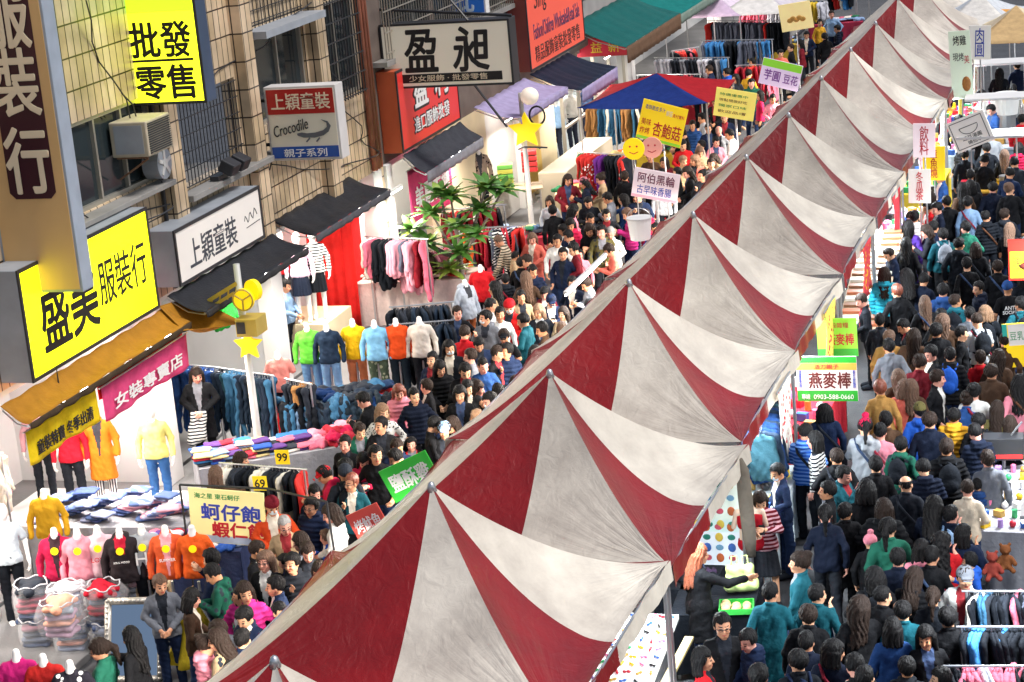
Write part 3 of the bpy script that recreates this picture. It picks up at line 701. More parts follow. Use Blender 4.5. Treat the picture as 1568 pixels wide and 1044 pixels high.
def hair_mesh(kind):
    k_ = ('hair', kind)
    if k_ in _cache: return _cache[k_]
    s = SDF(.010)
    if kind in ('cap', 'beanie', 'pompom'):
        s.ell((0, .012, 1.575), (.088, .107, .098), .02)
        if kind == 'cap':
            def op(Fd, X, Y, Z): return np.maximum(Fd, (1.563 - .1 * (Y + .05) * 0 - Z).astype(np.float32))
            s2 = s; s.cone((-.045, -.10, 1.575), (.045, -.10, 1.575), .016, k=.02); s.cone((-.035, -.15, 1.567), (.035, -.15, 1.567), .013, k=.03)
        else:
            if kind == 'pompom': s.ell((0, .012, 1.70), (.045, .045, .04), .015)
            def op(Fd, X, Y, Z): return np.maximum(Fd - (.004 * np.sin(np.arctan2(Y, X) * 26)).astype(np.float32), (1.545 + .25 * np.minimum(Y, .0) * -0.3 - .3 * np.clip(Y, 0, .1) - Z).astype(np.float32))
        me = s.mesh("headwear", op=op, mats=(INKCLOTH,)); _cache[k_] = me; return me
    th = {'short': .014, 'crop': .007, 'bald': .005}.get(kind, .017)
    s.ell((0, .014, 1.567), (.076 + th, .092 + th, .094 + th), .02)
    back = {'short': 1.46, 'crop': 1.49, 'bald': 1.49, 'bob': 1.40, 'long': 1.15, 'bun': 1.46, 'tail': 1.46, 'curly': 1.2, 'hood': 1.4}[kind]
    if kind in ('bob', 'long', 'curly', 'hood'):
        for a in np.linspace(-1.0, 1.0, 7):
            x = .078 * math.sin(a * 1.7); y = .02 + .075 * math.cos(a * 1.7)
            s.cone((x, y, 1.54), (x * (1.25 if kind != 'long' else 1.05), y * (1.05 if kind != 'curly' else 1.3) + (.03 if kind in ('long', 'curly') else 0), back + (.06 * abs(a) if kind == 'long' else 0)), .034, .016 if kind == 'long' else (.024 if kind != 'curly' else .05), k=.02)
    if kind == 'bun': s.ell((0, .10, 1.63), (.045, .045, .042), .02)
    if kind == 'tail':
        s.cone((0, .105, 1.58), (0, .15, 1.50), .032, .036, k=.02); s.cone((0, .15, 1.50), (0, .135, 1.30), .036, .016, k=.02)
    def op(Fd, X, Y, Z):
        A_ = np.arctan2(X, -Y)
        Fd = Fd - (.0045 * np.sin(A_ * 19 + 6 * np.sin(Z * 14)) + .003 * np.sin(A_ * 43 + Z * 30)).astype(np.float32)
        if kind == 'curly': Fd = Fd - (.011 * np.sin(X * 75) * np.sin(Y * 70 + 1) * np.sin(Z * 62)).astype(np.float32)
        if kind == 'short' : Fd = Fd - (.006 * np.sin(X * 60 + 2) * np.sin(Y * 66) * np.sin(Z * 58) * (Z > 1.6)).astype(np.float32)
        # face opening
        zf = 1.585 + (.012 if kind in ('short', 'crop') else 0) + .010 * np.sin(X * 55)
        face = np.maximum(np.maximum(Y + .02 + (0.01 if kind in ('short', 'crop') else -.005) - .0 * Z, Z - zf), np.abs(X) - .066 - (.04 if kind in ('short', 'crop', 'bald') else 0))
        Fd = np.maximum(Fd, -face.astype(np.float32))
        if kind in ('short', 'crop', 'bald', 'bun', 'tail'):
            low = np.maximum(back - Z, -1) if kind not in ('bun', 'tail') else np.where(Y > .09, -1, back - Z)
            # sideburn line rises towards the face
            low = np.maximum(low, np.where(Y < .06, 1.50 + .35 * np.clip(.03 - Y, 0, .1) - Z, -1)); Fd = np.maximum(Fd, low.astype(np.float32))
        if kind == 'bald': Fd = np.maximum(Fd, (Z - 1.60).astype(np.float32))
        return Fd
    me = s.mesh("hair_" + kind, op=op, mats=(INKCLOTH,)); _cache[k_] = me; return me
def head_matrix(pose):
    L, Hm = xf(pose); Rr = Matrix((L @ Hm).tolist()).to_4x4(); pv = up_pt(pose, NECK)
    return Matrix.Translation(pv.tolist()) @ Rr @ Matrix.Scale(1.04, 4) @ Matrix.Translation((-NECK).tolist())
HAIRC = {'black': mat("black_hair", (.0055, .005, .0055), .5, .35, 40, .5, 110, spec=.14), 'dark brown': mat("dark_brown_hair", (.022, .012, .008), .5, .35, 40, .6, 110, spec=.16), 'brown': mat("brown_hair", (.13, .065, .035), .6, .4, 40, .9, 130),
         'light brown': mat("light_brown_hair", (.27, .15, .08), .6, .4, 40, .9, 130), 'orange': mat("orange_hair", (.24, .05, .012), .6, .4, 40, .9, 130), 'red brown': mat("red_brown_hair", (.2, .05, .025), .45, .25, 30), 'grey': mat("grey_hair", (.28, .27, .26), .5, .2, 30)}
def set_mat(o, m, slot=0):
    o.material_slots[slot].link = 'OBJECT'; o.material_slots[slot].material = m
MASKM = mat("mask_paper", (.62, .74, .8), .7, .04); GLASSM = mat("spectacle_frame", (.03, .03, .035), .3, 0)
def face_item(kind):
    k_ = ('fi', kind)
    if k_ in _cache: return _cache[k_]
    if kind == 'mask':
        s = SDF(.009); s.ell((0, -.030, 1.497), (.061, .073, .062), .02)
        me = s.mesh("mask", op=lambda Fd, X, Y, Z: np.maximum(Fd, np.maximum(Y + .045, Z - 1.522).astype(np.float32)), mats=(MASKM,))
    else:
        mb = MB()
        for sx in (1, -1):
            mb.tube([(sx * .031 + .020 * math.cos(a), -.098, 1.537 + .016 * math.sin(a)) for a in np.linspace(0, 2 * math.pi, 13)], .003, 5)
            mb.tube([(sx * .05, -.097, 1.54), (sx * .075, -.06, 1.54), (sx * .08, .0, 1.54)], .0025, 5)
        mb.tube([(-.011, -.10, 1.54), (.011, -.10, 1.54)], .0025, 5); me = mb.mesh("glasses"); me.materials.append(GLASSM)
    _cache[k_] = me; return me
def person(loc, rz, pose, top, topmat, leg, legmat, hair, hairmat, skin, scale=1.0, extra=(), shoes=True, shoemat=None, hat=None, hatmat=None, inner=None):
    o = link("person", body_mesh(pose)); o.location = loc; o.rotation_euler = (0, 0, rz); ww = 1 + .07 * math.sin(loc[0] * 37 + loc[1] * 91); o.scale = (scale * ww, scale * (1 + .06 * math.sin(loc[0] * 71 + 2)), scale); o.rotation_euler = (.05 * math.sin(loc[1] * 53), .04 * math.sin(loc[0] * 47), rz)
    set_mat(o, SKINS[skin])
    def ch(name, me, m):
        c = link(name, me, o); set_mat(c, m); return c
    ch(top, jacket_mesh(pose, top), topmat)
    if inner: set_mat(o.children[0], inner, 1)
    if leg: ch(leg, trouser_mesh(pose, leg), legmat)
    if shoes:
        for me in shoe_mesh(pose): ch("shoe", me, shoemat or INKCLOTH)
    HM = head_matrix(pose)
    if hair: c = ch("hair", hair_mesh(hair), hairmat); c.matrix_local = HM @ Matrix.Translation((0, .012, 1.56)) @ Euler((0, 0, .16 * math.sin(loc[1] * 77))).to_matrix().to_4x4() @ Matrix.Diagonal((1 + .05 * math.sin(loc[0] * 61), 1 + .05 * math.sin(loc[1] * 43), 1 + .05 * math.sin(loc[0] * 29), 1)) @ Matrix.Translation((0, -.012, -1.56))
    if hat: c = ch({'cap': 'cap', 'beanie': 'knit_hat', 'pompom': 'knit_hat'}[hat], hair_mesh(hat), hatmat); c.matrix_local = HM
    for e in extra: c = link(e, face_item(e), o); c.matrix_local = HM
    return o
# ================================================================ signs
INK = mat("black_ink", (.012, .012, .014), .5, 0); WINK = mat("white_ink", (.85, .85, .83), .5, 0); REDINK = mat("red_ink", (.55, .015, .03), .5, 0)
BLUEINK = mat("blue_ink", (.03, .06, .42), .5, 0); GREENINK = mat("green_ink", (.02, .3, .08), .5, 0); CREAMINK = mat("cream_ink", (.82, .70, .50), .5, 0)
NAVYINK = mat("navy_ink", (.02, .03, .12), .5, 0); YELINK = mat("yellow_ink", (.9, .75, .05), .5, 0)
FX = (0, 1, 0); FY = (0, 0, 1)
def fascia(name, y0, y1, z0, z1, face, label, X0=-14.96, X1=-14.5, body=GREYM, cat="sign"):
    t = empty(name, (0, 0, 0), 0, label, cat)
    MB().box((X0, y0, z0), (X1, y1, z1)).build("cabinet", body, t, bevel=.012)
    MB().box((X1 + .003, y0 + .05, z0 + .05), (X1 + .012, y1 - .05, z1 - .05)).build("face", face, t)
    fr = MB(); X = X1 + .013
    fr.box((X1, y0, z0), (X + .012, y1, z0 + .05)); fr.box((X1, y0, z1 - .05), (X + .012, y1, z1)); fr.box((X1, y0, z0 + .05), (X + .012, y0 + .05, z1 - .05)); fr.box((X1, y1 - .05, z0 + .05), (X + .012, y1, z1 - .05))
    fr.build("edge_frame", DARK, t)
    return t, X1 + .014
def ftext(t, s, m, y, z, X, w=None, h=None, **k): return lettering(t, s, m, frame_matrix((X, y, z), FX, FY), w, h, **k)
def blade(name, x0, x1, y, z0, z1, face, label, thick=.22, body=GREYM, frame=None, cat="sign"):
    t = empty(name, (0, 0, 0), 0, label, cat)
    MB().box((x0, y, z0), (x1, y + thick, z1)).build("cabinet", body, t, bevel=.01)
    MB().box((x0 + .04, y - .012, z0 + .04), (x1 - .04, y - .002, z1 - .04)).build("face", face, t)
    if frame:
        f = MB(); f.box((x0, y - .02, z0), (x1, y - .001, z0 + .04)); f.box((x0, y - .02, z1 - .04), (x1, y - .001, z1)); f.box((x0, y - .02, z0 + .04), (x0 + .04, y - .001, z1 - .04)); f.box((x1 - .04, y - .02, z0 + .04), (x1, y - .001, z1 - .04))
        f.build("edge_frame", frame, t)
    br = MB()
    for zz in (z0 + .25, z1 - .25): br.tube([(-15.0, y + thick / 2, zz), (x0, y + thick / 2, zz)], .03, 6)
    br.build("bracket", DARK, t)
    return t
def btext(t, s, m, x, z, y, w=None, h=None, **k): return lettering(t, s, m, frame_matrix((x, y - .014, z), (1, 0, 0), FY), w, h, **k)
# 1 beige upright sign
p = [aty(*q, 24.3) for q in ((128, 447), (12, 449), (88, 303), (30, 303), (45, 245), (32, 125), (20, 20))]
t = blade("upright_sign", p[1].x, p[0].x, 24.3, p[0].z, 9.2, mat("beige_sign_face", '#dcb47a', .5, .15, .8), "tall beige upright sign with cream characters on a dark maroon panel", .3, mat("blue_grey_metal", (.36, .42, .5), .4, .2))
xc = (p[2].x + p[3].x) / 2; pw = (p[2].x - p[3].x) / 2 + .06; zb = p[2].z
xc = p[2].x - pw
MB().prism([(xc - pw + .08, 24.287, zb), (xc + pw - .08, 24.287, zb), (xc + pw, 24.287, zb + .08), (xc + pw, 24.287, 8.9), (xc - pw, 24.287, 8.9), (xc - pw, 24.287, zb + .08)], (0, -.006, 0)).build("maroon_panel", mat("maroon_panel", '#3c0a1c', .5, .1), t)
for s, q in (("行", p[4]), ("裝", p[5]), ("服", p[6])): btext(t, s, CREAMINK, xc, q.z, 24.278, w=.62, h=.86, bold=.028)
# 2 yellow upright sign
p = [aty(*q, 28.7) for q in ((318, 157), (200, 161), (250, 60), (255, 125), (248, 92), (245, 12))]
YEL = mat("lit_yellow_acrylic", '#e6f01e', .4, .06, .8, emit=1.9); GRN = mat("lit_green_acrylic", '#9be01e', .4, .06, .8, emit=1.3)
t = blade("upright_sign", p[1].x, p[0].x, 28.7, p[0].z, 9.0, YEL, "lit yellow upright sign with black characters above the barred balcony", .34, mat("navy_metal", (.05, .08, .14), .4, .2), DARK)
zt = aty(250, 18, 28.7).z; MB().box((p[1].x + .05, 28.682, zt), (p[0].x - .05, 28.687, 8.95)).build("green_panel", GRN, t)
xm = (p[0].x + p[1].x) / 2
btext(t, "批發", INK, xm, p[2].z, 28.7, w=.98, h=.52, bold=.03); btext(t, "零售", INK, xm, p[3].z, 28.7, w=.96, h=.50, bold=.03)
MB().box((xm - .5, 28.682, p[4].z - .02), (xm + .5, 28.687, p[4].z + .02)).build("rule", INK, t); btext(t, "女裝", INK, xm, p[5].z + .5, 28.684, w=.95, h=.5, bold=.03)
# 3 yellow fascia
YF = mat("lit_lemon_acrylic", '#eef010', .35, .06, .6, emit=1.5)
t, X = fascia("fascia_sign", 23.74, 27.5, 3.08, 4.6, YF, "large lit lemon yellow shop sign with brushed black characters")
ftext(t, "盛美", INK, 24.95, 3.78, X, w=1.55, h=.85, bold=.03); ftext(t, "服裝行", INK, 26.55, 3.86, X, w=1.45, h=.62, bold=.012)
# 4 white fascia
t, X = fascia("fascia_sign", 28.24, 31.45, 3.19, 4.06, mat("white_acrylic", '#ece6de', .4, .08, .8, emit=.06), "white shop sign with dark characters and a small script flourish")
ftext(t, "上穎童裝", mat("slate_ink", (.05, .055, .07), .5, 0), 29.55, 3.58, X, w=1.75, h=.46, bold=.012)
lo = MB(); lo.tube([(X, 30.75 + .5 * i / 12, 3.62 + .07 * math.sin(i * 1.4) + i * .006) for i in range(13)], .008, 5); lo.tube([(X, 30.8 + .55 * i / 6, 3.5 + i * .004) for i in range(7)], .006, 5)
lo.build("script_flourish", INK, t)
# 5 croc sign
p = [aty(*q, 32.7) for q in ((521, 243), (415, 247), (516, 127), (404, 136))]
x0, x1 = (p[1].x + p[3].x) / 2, (p[0].x + p[2].x) / 2; z0, z1 = (p[0].z + p[1].z) / 2, (p[2].z + p[3].z) / 2; h = z1 - z0; xm = (x0 + x1) / 2; ww = x1 - x0
t = blade("box_sign", x0, x1, 32.7, z0, z1, mat("white_enamel", '#e8e2cc', .4, .06), "square sign in red, white and blue bands with a small crocodile drawing", .34, mat("pale_side", (.62, .6, .58), .5, .1))
MB().box((x0 + .045, 32.68, z1 - h * .37), (x1 - .045, 32.686, z1 - .045)).build("red_band", mat("sign_red", '#b3201a', .4, .06), t); MB().box((x0 + .045, 32.68, z0 + .045), (x1 - .045, 32.686, z0 + h * .19)).build("blue_band", mat("sign_blue", '#1d4fa3', .4, .06), t)
btext(t, "上穎童裝", CREAMINK, xm, z1 - h * .2, 32.69, w=ww * .82, h=h * .22, bold=.015); btext(t, "親子系列", WINK, xm, z0 + h * .105, 32.69, w=ww * .6, h=h * .11, bold=.01)
sc_ = btext(t, "Crocodile", INK, xm - ww * .17, z0 + h * .45, 32.685, w=ww * .5, h=h * .15, shear=.35); sc_.rotation_euler.y -= .22
cm = MB(); cx, cz = xm + ww * .2, z0 + h * .4
body_ = [(-.30, -.09), (-.22, -.13), (-.05, -.14), (.08, -.10), (.16, -.03), (.2, .08), (.16, .17), (.06, .21), (.14, .14), (.14, .06), (.08, 0), (-.04, -.04), (-.16, -.05), (-.24, -.03), (-.31, -.05)]
cm.prism([(cx + a * ww * .95, 32.686, cz + b * h * .7) for a, b in body_], (0, -.006, 0)); 
for a in (-.12, .02): cm.tube([(cx + a * ww, 32.682, cz - .1 * h), (cx + (a - .05) * ww, 32.682, cz - .15 * h)], .014, 5)
cm.build("crocodile_drawing", mat("ink_grey", (.12, .13, .14), .6, .2), t)
# 6 black framed white sign
p = [aty(*q, 39.0) for q in ((787, 130), (590, 135), (780, 26), (580, 40), (640, 78), (718, 72))]
x0, x1 = (p[1].x + p[3].x) / 2, (p[0].x + p[2].x) / 2; z0, z1 = (p[0].z + p[1].z) / 2, (p[2].z + p[3].z) / 2; xm = (x0 + x1) / 2
t = blade("box_sign", x0, x1, 39.0, z0, z1, mat("ivory_acrylic", '#e8e0cc', .4, .06, .7, emit=.08), "wide ivory sign in a black frame with two large brushed characters", .4, DARK, DARK)
btext(t, "盈", INK, xm - .52, z0 + (z1 - z0) * .57, 39.0, w=.66, h=.80, bold=.03, shear=.08); btext(t, "昶", INK, xm + .5, z0 + (z1 - z0) * .57, 39.0, w=.72, h=.84, bold=.03, shear=.08)
MB().box((xm - 1.1, 38.982, z0 + .1), (xm + 1.1, 38.987, z0 + .27)).build("black_band", INK, t); btext(t, "少女服飾 · 批發零售", CREAMINK, xm, z0 + .185, 38.988, w=1.6, h=.12, bold=.008)
st = MB(); st.tube([(x0 - .3, 39.2, z1 + .3), (x1, 39.2, z1 + .03)], .03, 6); st.tube([(x1 - .8, 39.0, z0), (x1 - .1, 38.6, z0 - .75)], .025, 6); st.tube([(xm + .5, 39.0, z1), (xm - .2, 39.2, z1 + .8)], .025, 6); st.build("stay_rods", DARK, t)
# 7 blue sign
p = [aty(*q, 43.6) for q in ((745, 21), (672, 26), (705, 8))]
t = blade("upright_sign", p[1].x, p[0].x, 43.6, p[0].z, p[0].z + 2.2, mat("lit_blue_face", '#1f5aa8', .4, .06, emit=.15), "blue upright sign with pale character above the ivory sign", .25, PLASTER)
btext(t, "批", mat("pale_blue_ink", (.6, .72, .8), .5, 0), (p[0].x + p[1].x) / 2, p[2].z + .15, 43.6, w=.55, h=.6, bold=.02)
# 8 red fascia
t, X = fascia("fascia_sign", 38.6, 42.2, 3.15, 4.75, mat("lit_red_face", '#c8302c', .4, .06, .7, emit=.22), "red shop sign with white outlined characters over the pink curtain", X0=-15.04, X1=-14.65, body=mat("orange_red_metal", (.5, .09, .03), .5, .15))
for s, y in (("盈", 39.9), ("利", 41.15)):
    ftext(t, s, INK, y, 4.18, X + .001, w=.86, h=.66, bold=.07); ftext(t, s, WINK, y, 4.18, X + .012, w=.78, h=.6, bold=.03)
ftext(t, "進口服飾批發", INK, 40.45, 3.55, X + .001, w=2.2, h=.34, bold=.05); ftext(t, "進口服飾批發", WINK, 40.45, 3.55, X + .012, w=2.14, h=.30, bold=.01)
# 9 salmon fascia
t, X = fascia("fascia_sign", 47.0, 51.8, 3.35, 5.6, mat("lit_salmon_face", '#d85440', .4, .06, .7, emit=.25), "salmon pink shop sign with lines of dark latin and chinese lettering", body=mat("dark_red_metal", (.2, .04, .03), .5, .15))
ftext(t, "Sing", INK, 48.2, 4.85, X, w=1.1, h=.55, shear=.3); ftext(t, "Fashion/Children Wholesale&Retail Sale", NAVYINK, 49.45, 4.2, X, w=4.0, h=.36); ftext(t, "精品服飾童裝批發零售", INK, 49.4, 3.68, X, w=3.9, h=.38, bold=.005)
# 10 red banner
p = [aty(*q, 53.9) for q in ((970, 84), (880, 86), (970, 61))]
t = blade("banner_sign", p[1].x, p[0].x, 53.9, p[0].z, p[2].z + .1, mat("banner_red", '#c4213a', .5, .1, emit=.12), "narrow red banner sign with two gold characters under teal awning", .05, REDINK)
for s, a in (("益", .38), ("新", .68)): btext(t, s, YELINK, p[1].x + (p[0].x - p[1].x) * a, (p[0].z + p[2].z) / 2 + .05, 53.9, w=.3, h=.28, bold=.01)
# ================================================================ lamps and awnings
TUBE = mat("lit_tube", (1, .98, .95), .4, 0, emit=14); LED = mat("lit_bulb", (1, .93, .8), .4, 0, emit=18)
def tube_light(loc, rz, power, label, tilt=0.0, L=1.2, size=.25, col=(1, .91, .80), aim=(0, 0, 0)):
    t = empty("tube_light", loc, rz, label, "lamp", "fluorescent tubes along the stalls"); 
    q = MB(); q.box((-L / 2, -.03, .025), (L / 2, .03, .07)); q.build("housing", PLASTER, t, bevel=.004)
    q = MB(); q.tube([(-L / 2 + .02, 0, 0), (L / 2 - .02, 0, 0)], .016, 8); q.build("tube", TUBE, t)
    l = bpy.data.lights.new("tube_glow", 'AREA'); l.energy = power; l.shape = 'RECTANGLE'; l.size = L; l.size_y = size; l.color = col; l.spread = R(170)
    lo = bpy.data.objects.new("tube_glow", l); COL.objects.link(lo); lo.parent = t; lo.location = (0, 0, -.03); lo.rotation_euler = aim
    return t
SL = ["behind the yellow sign's awning", "over the jersey dummies", "behind the white sign", "over the jeans rack", "beside the long red curtain", "behind the pink curtain", "by the cream panel", "by the yellow door", "under the teal awning", "behind the red banner", "by the far clothes racks", "deep in the far shops", "at the far end of the shops"]
for i, y in enumerate((20.5, 24.4, 27.0, 30.3, 34.2, 37.0, 41, 45, 49.5, 54, 61, 68, 77)):
    tube_light((-15.45, y, 2.7), R(90), 50, "white tube light in the shop " + SL[i], aim=(0, R(0), 0))
    tube_light((-14.7, y + .9, 2.5), R(90), 60, "white tube light at the shop edge " + SL[i], aim=(R(-28), 0, 0))
for k in range(12):
    y = TY0 + k * TDY
    tube_light((TX - 1.75, y - .2, 2.08), R(90), 190, "white tube light under the shop side of the %s tent" % ("first second third fourth fifth sixth seventh eighth ninth tenth eleventh twelfth".split()[k]), aim=(R(38), 0, 0))
    tube_light((TX + 1.4, y - .2, 2.08), R(90), 72, "white tube light under the lane side of the %s tent" % ("first second third fourth fifth sixth seventh eighth ninth tenth eleventh twelfth".split()[k]), col=(.84, .94, 1), aim=(R(-30), 0, 0))
for i, (y, x, nm_) in enumerate(((20.6, -1.6, "over the clothes rails"), (26.2, -1.7, "over the white goods table"), (32.0, -2.0, "beside the bun board"), (38.0, -2.5, "at the far stalls"), (45.0, -3.0, "over the food carts"))):  # added tube lights on invented poles, to brighten the outer lane side
    t = tube_light((x, y, 2.75), R(90), 90, "added fill tube light on a pole %s" % nm_, aim=(R(-24) * -1, 0, 0), col=(.9, .96, 1), L=.6); MB().tube([(0, 0, .05), (0, -.25, .05), (0, -.25, -2.75)], .015, 6).build("pole", STEEL, t)
# the bright tube seen hanging out over the crowd
p = atx(865, 443, -9.6); q = atx(928, 402, -9.6)
t = tube_light(tuple((p + q) / 2), math.atan2((q - p).y, (q - p).x), 26, "glaring bare tube light slung over the crowd beside the tents", L=(q - p).length, col=(.85, .93, 1), aim=(R(20), 0, 0))
c = MB(); c.tube([(0, 0, .07), (.5, .4, .45)], .006, 4); c.build("cord", DARK, t)
for px, py, X, nm in ((100, 655, -14.4, "in front of the red dummy"), (1143, 512, -14.6, ""),) [:1]:
    b = empty("bulb_lamp", tuple(atx(px, py, X)), 0, "glaring warm bulb hanging in front of the red jumper dummy", "lamp")
    MB().sphere((0, 0, 0), .07, 14).build("bulb", LED, b, smooth=True); MB().tube([(0, 0, .06), (0, 0, .14), (0, 0, .9)], [.03, .025, .005], 8).build("socket", DARK, b)
# ---- awnings
def awning(X0, z0, X1, z1, y0, y1, m, fm, label, drop=.14, sag=.05, cat="awning", ribs=True):
    t = empty("awning", (0, 0, 0), 0, label, cat)
    g = MB(); rg = random.Random(int(y0 * 10)); ph = rg.uniform(0, 6)
    g.grid(lambda a, b: (X0 + (X1 - X0) * b, y0 + (y1 - y0) * a, z0 + (z1 - z0) * b - sag * math.sin(math.pi * b) * (1 + .4 * math.sin(a * 14 + ph)) + .012 * math.sin(a * 47 + b * 6)), 40, 8)
    g.build("canvas", m, t, smooth=True, solid=.006)
    g = MB(); g.grid(lambda a, b: (X1 + .012 + .012 * b * math.sin(a * 60), y0 + (y1 - y0) * a, z1 + .01 - b * drop - (.02 * abs(math.sin(a * (y1 - y0) * 7)) if b > .9 else 0)), 60, 3)
    g.build("valance", fm, t, smooth=True, solid=.005)
    f = MB(); f.tube([(X1 - .02, y0, z1 - .03), (X1 - .02, y1, z1 - .03)], .02, 6)
    n = max(2, int((y1 - y0) / 1.2))
    for i in range(n + 1):
        yy = y0 + .03 + (y1 - y0 - .06) * i / n; f.tube([(X0, yy, z0 - .06), ((X0 + X1) / 2, yy, (z0 + z1) / 2 - .05 - sag * 1.6), (X1 - .03, yy, z1 - .05)], .012, 6)
    f.build("frame", STEEL, t)
    return t
TAN = cloth('#a87424'); CHAR = cloth('#2b2c30'); TEAL = cloth('#0f5a56'); NAVY = cloth('#1a2233'); LIL = cloth('#a89cc0'); BRN = cloth('#6a5240')
for m in (TAN, CHAR, TEAL, NAVY, LIL): m.node_tree.nodes["Principled BSDF"].inputs["Roughness"].default_value = .5
awning(-14.5, 3.03, -14.12, 2.80, 22.9, 27.7, TAN, cloth('#4d4030'), "orange brown canvas awning below the lemon yellow sign", drop=.08)
awning(-14.55, 3.14, -13.95, 2.9, 27.9, 31.9, CHAR, cloth('#3a3a3c'), "dark grey awning below the white shop sign", drop=.1)
awning(-15.0, 3.12, -14.22, 2.86, 32.9, 36.6, CHAR, cloth('#55555a'), "charcoal awning below the crocodile sign", drop=.12)
awning(-14.66, 3.1, -14.2, 2.75, 38.6, 42.2, cloth('#3a3c42'), cloth('#8a8a90'), "grey awning below the red shop sign", drop=.2)
awning(-14.5, 3.3, -13.3, 2.9, 46.9, 50.2, NAVY, LIL, "black awning with a lilac valance below the salmon sign", drop=.3)
awning(-14.6, 3.25, -13.6, 3.0, 43.0, 46.8, LIL, LIL, "pale lilac awning beside the black one", drop=.15)
awning(-14.96, 3.7, -13.5, 3.1, 52.0, 58.2, TEAL, BRN, "dark teal awning with a brown front board", drop=.4)
awning(-14.96, 3.5, -13.6, 3.0, 58.6, 68.0, cloth('#12706c'), cloth('#7a8a80'), "bright teal awning farther along past the brown fronted one", drop=.25)
# loose tan sheet slung from the yellow sign to the lamp post
t = empty("slung_sheet", (0, 0, 0), 0, "tan cloth sheet slung between the yellow sign and the lamp post", "sheet")
a = Vector((-14.5, 27.5, 3.1)); b = Vector((-14.5, 28.6, 2.95)); c = Vector((-13.62, 28.5, 2.55)); d = Vector((-14.1, 27.4, 2.75))
MB().grid(lambda u, v: a.lerp(b, u).lerp(d.lerp(c, u), v) - Vector((0, 0, .25 * math.sin(math.pi * v) * math.sin(math.pi * u))), 14, 14).build("cloth", TAN, t, smooth=True, solid=.005)
# ---- blue and red pop-up tent
ap = atx(1005, 112, -12.0)
t = empty("popup_tent", (ap.x, ap.y, 0), 0, "pop-up tent with blue and red canopy sides beyond the yellow mushroom sign", "tent")
q = MB(); hx, hy, ze, zp = 1.55, 1.6, ap.z - .48, ap.z
for f_ in range(4):
    def P(a, b, f_=f_):
        u = -1 + 2 * a; r = max(b, .01); z = ze + (zp - ze) * (1 - r) ** 1.2 - .08 * (1 - u * u) * r
        x, y = [(u * r * hx, -r * hy), (r * hx, u * r * hy), (-u * r * hx, r * hy), (-r * hx, -u * r * hy)][f_]; return (x, y, z)
    q.grid(P, 14, 10, [0, 1, 0, 1][f_])
q.build("canopy", (cloth('#1a3274'), cloth('#a01a22')), t, smooth=True, solid=.005)
for sx in (1, -1):
    for sy in (1, -1): MB().tube([(sx * (hx - .05), sy * (hy - .05), 0), (sx * (hx - .05), sy * (hy - .05), ze)], .02, 6).build("leg", STEEL, t)
# ---- decorated street lamps
YP = mat("yellow_lamp_panel", '#f2d413', .4, .05, emit=.35); OCH = mat("ochre_enamel", (.5, .36, .06), .5, .15); POLE = mat("pale_pole_paint", (.5, .5, .48), .45, .12)
def star(mb, c, r, th=.06, rot=0.0):
    pts = []
    for i in range(10):
        a = math.pi / 2 + i * math.pi / 5 + rot; rr = r if i % 2 == 0 else r * .5; pts.append((c[0] + rr * math.cos(a), c[1], c[2] + rr * math.sin(a)))
    mb.prism(pts, (0, th, 0))
def lamp_post(x, y, label, box):
    t = empty("street_lamp", (x, y, 0), 0, label, "street lamp")
    q = MB(); q.tube([(0, 0, 0), (0, 0, .6), (0, 0, 3.5)], [.075, .06, .05], 12); q.build("pole", POLE, t, smooth=True)
    q = MB(); q.tube([(0, 0, 0), (0, 0, .12)], .13, 12); q.build("base", POLE, t)
    if box:
        q = MB(); star(q, (.1, -.16, 2.28), .24); q.build("star_panel", YP, t)
        q = MB(); q.box((.0, -.3, 2.45), (.34, .1, 2.72)); q.build("lamp_box", OCH, t, bevel=.01)
        q = MB(); q.box((.02, -.306, 2.5), (.16, -.302, 2.68)); q.build("lamp_glass", LED, t) if False else q.build("lamp_panel", DARK, t)
        q = MB(); q.tube([(.14, -.22, 3.0), (.14, -.17, 3.0)], .17, 20); d = q.build("round_panel", YP, t)
        q = MB(); 
        for i in range(3): a_ = .5 + i * 2.09; q.tube([(.14, -.232, 3.0), (.14 + .15 * math.cos(a_), -.232, 3.0 + .15 * math.sin(a_))], .014, 5)
        q.tube([(.14 + .16 * math.cos(v), -.225, 3.0 + .16 * math.sin(v)) for v in np.linspace(0, 6.283, 21)], .014, 5)
        q.build("emblem", OCH, d)
        q = MB(); q.tube([(.25, -.12, 3.12), (.28, -.05, 3.12)], .16, 20); q.build("round_panel", YP, t)
        q = MB(); q.box((-.55, -.05, 3.05), (.03, .0, 3.11), rot=Matrix.Rotation(R(-28), 3, 'Y')); q.box((-.62, -.05, 2.9), (-.05, .0, 2.95), rot=Matrix.Rotation(R(-28), 3, 'Y'))
        for i in range(4): q.tube([(-.5 + i * .15, -.03, 2.78 + i * .09), (-.45 + i * .15, -.03, 2.98 + i * .09)], .014, 5)
        q.build("bracket_arm", OCH, t)
    else:
        q = MB(); star(q, (.08, -.12, 2.7), .40); q.build("star_panel", YP, t)
        q = MB(); q.sphere((.2, 0, 3.42), .2, 16, sc=(1, 1, .95)); q.build("globe", mat("opal_globe", (.8, .72, .6), .3, .05, emit=.25), t, smooth=True)
        q = MB(); q.tube([(.3 + .17 * math.cos(v), .1, 2.98 + .2 * math.sin(v)) for v in np.linspace(0, 12.5, 41)], .022, 6); q.build("scroll_iron", DARK, t, smooth=True)
        q = MB(); q.tube([(-.15, 0, 2.28), (.0, -.05, 2.34), (.5, 0, 2.3)], .018, 6); q.build("bracket_arm", DARK, t)
    return t
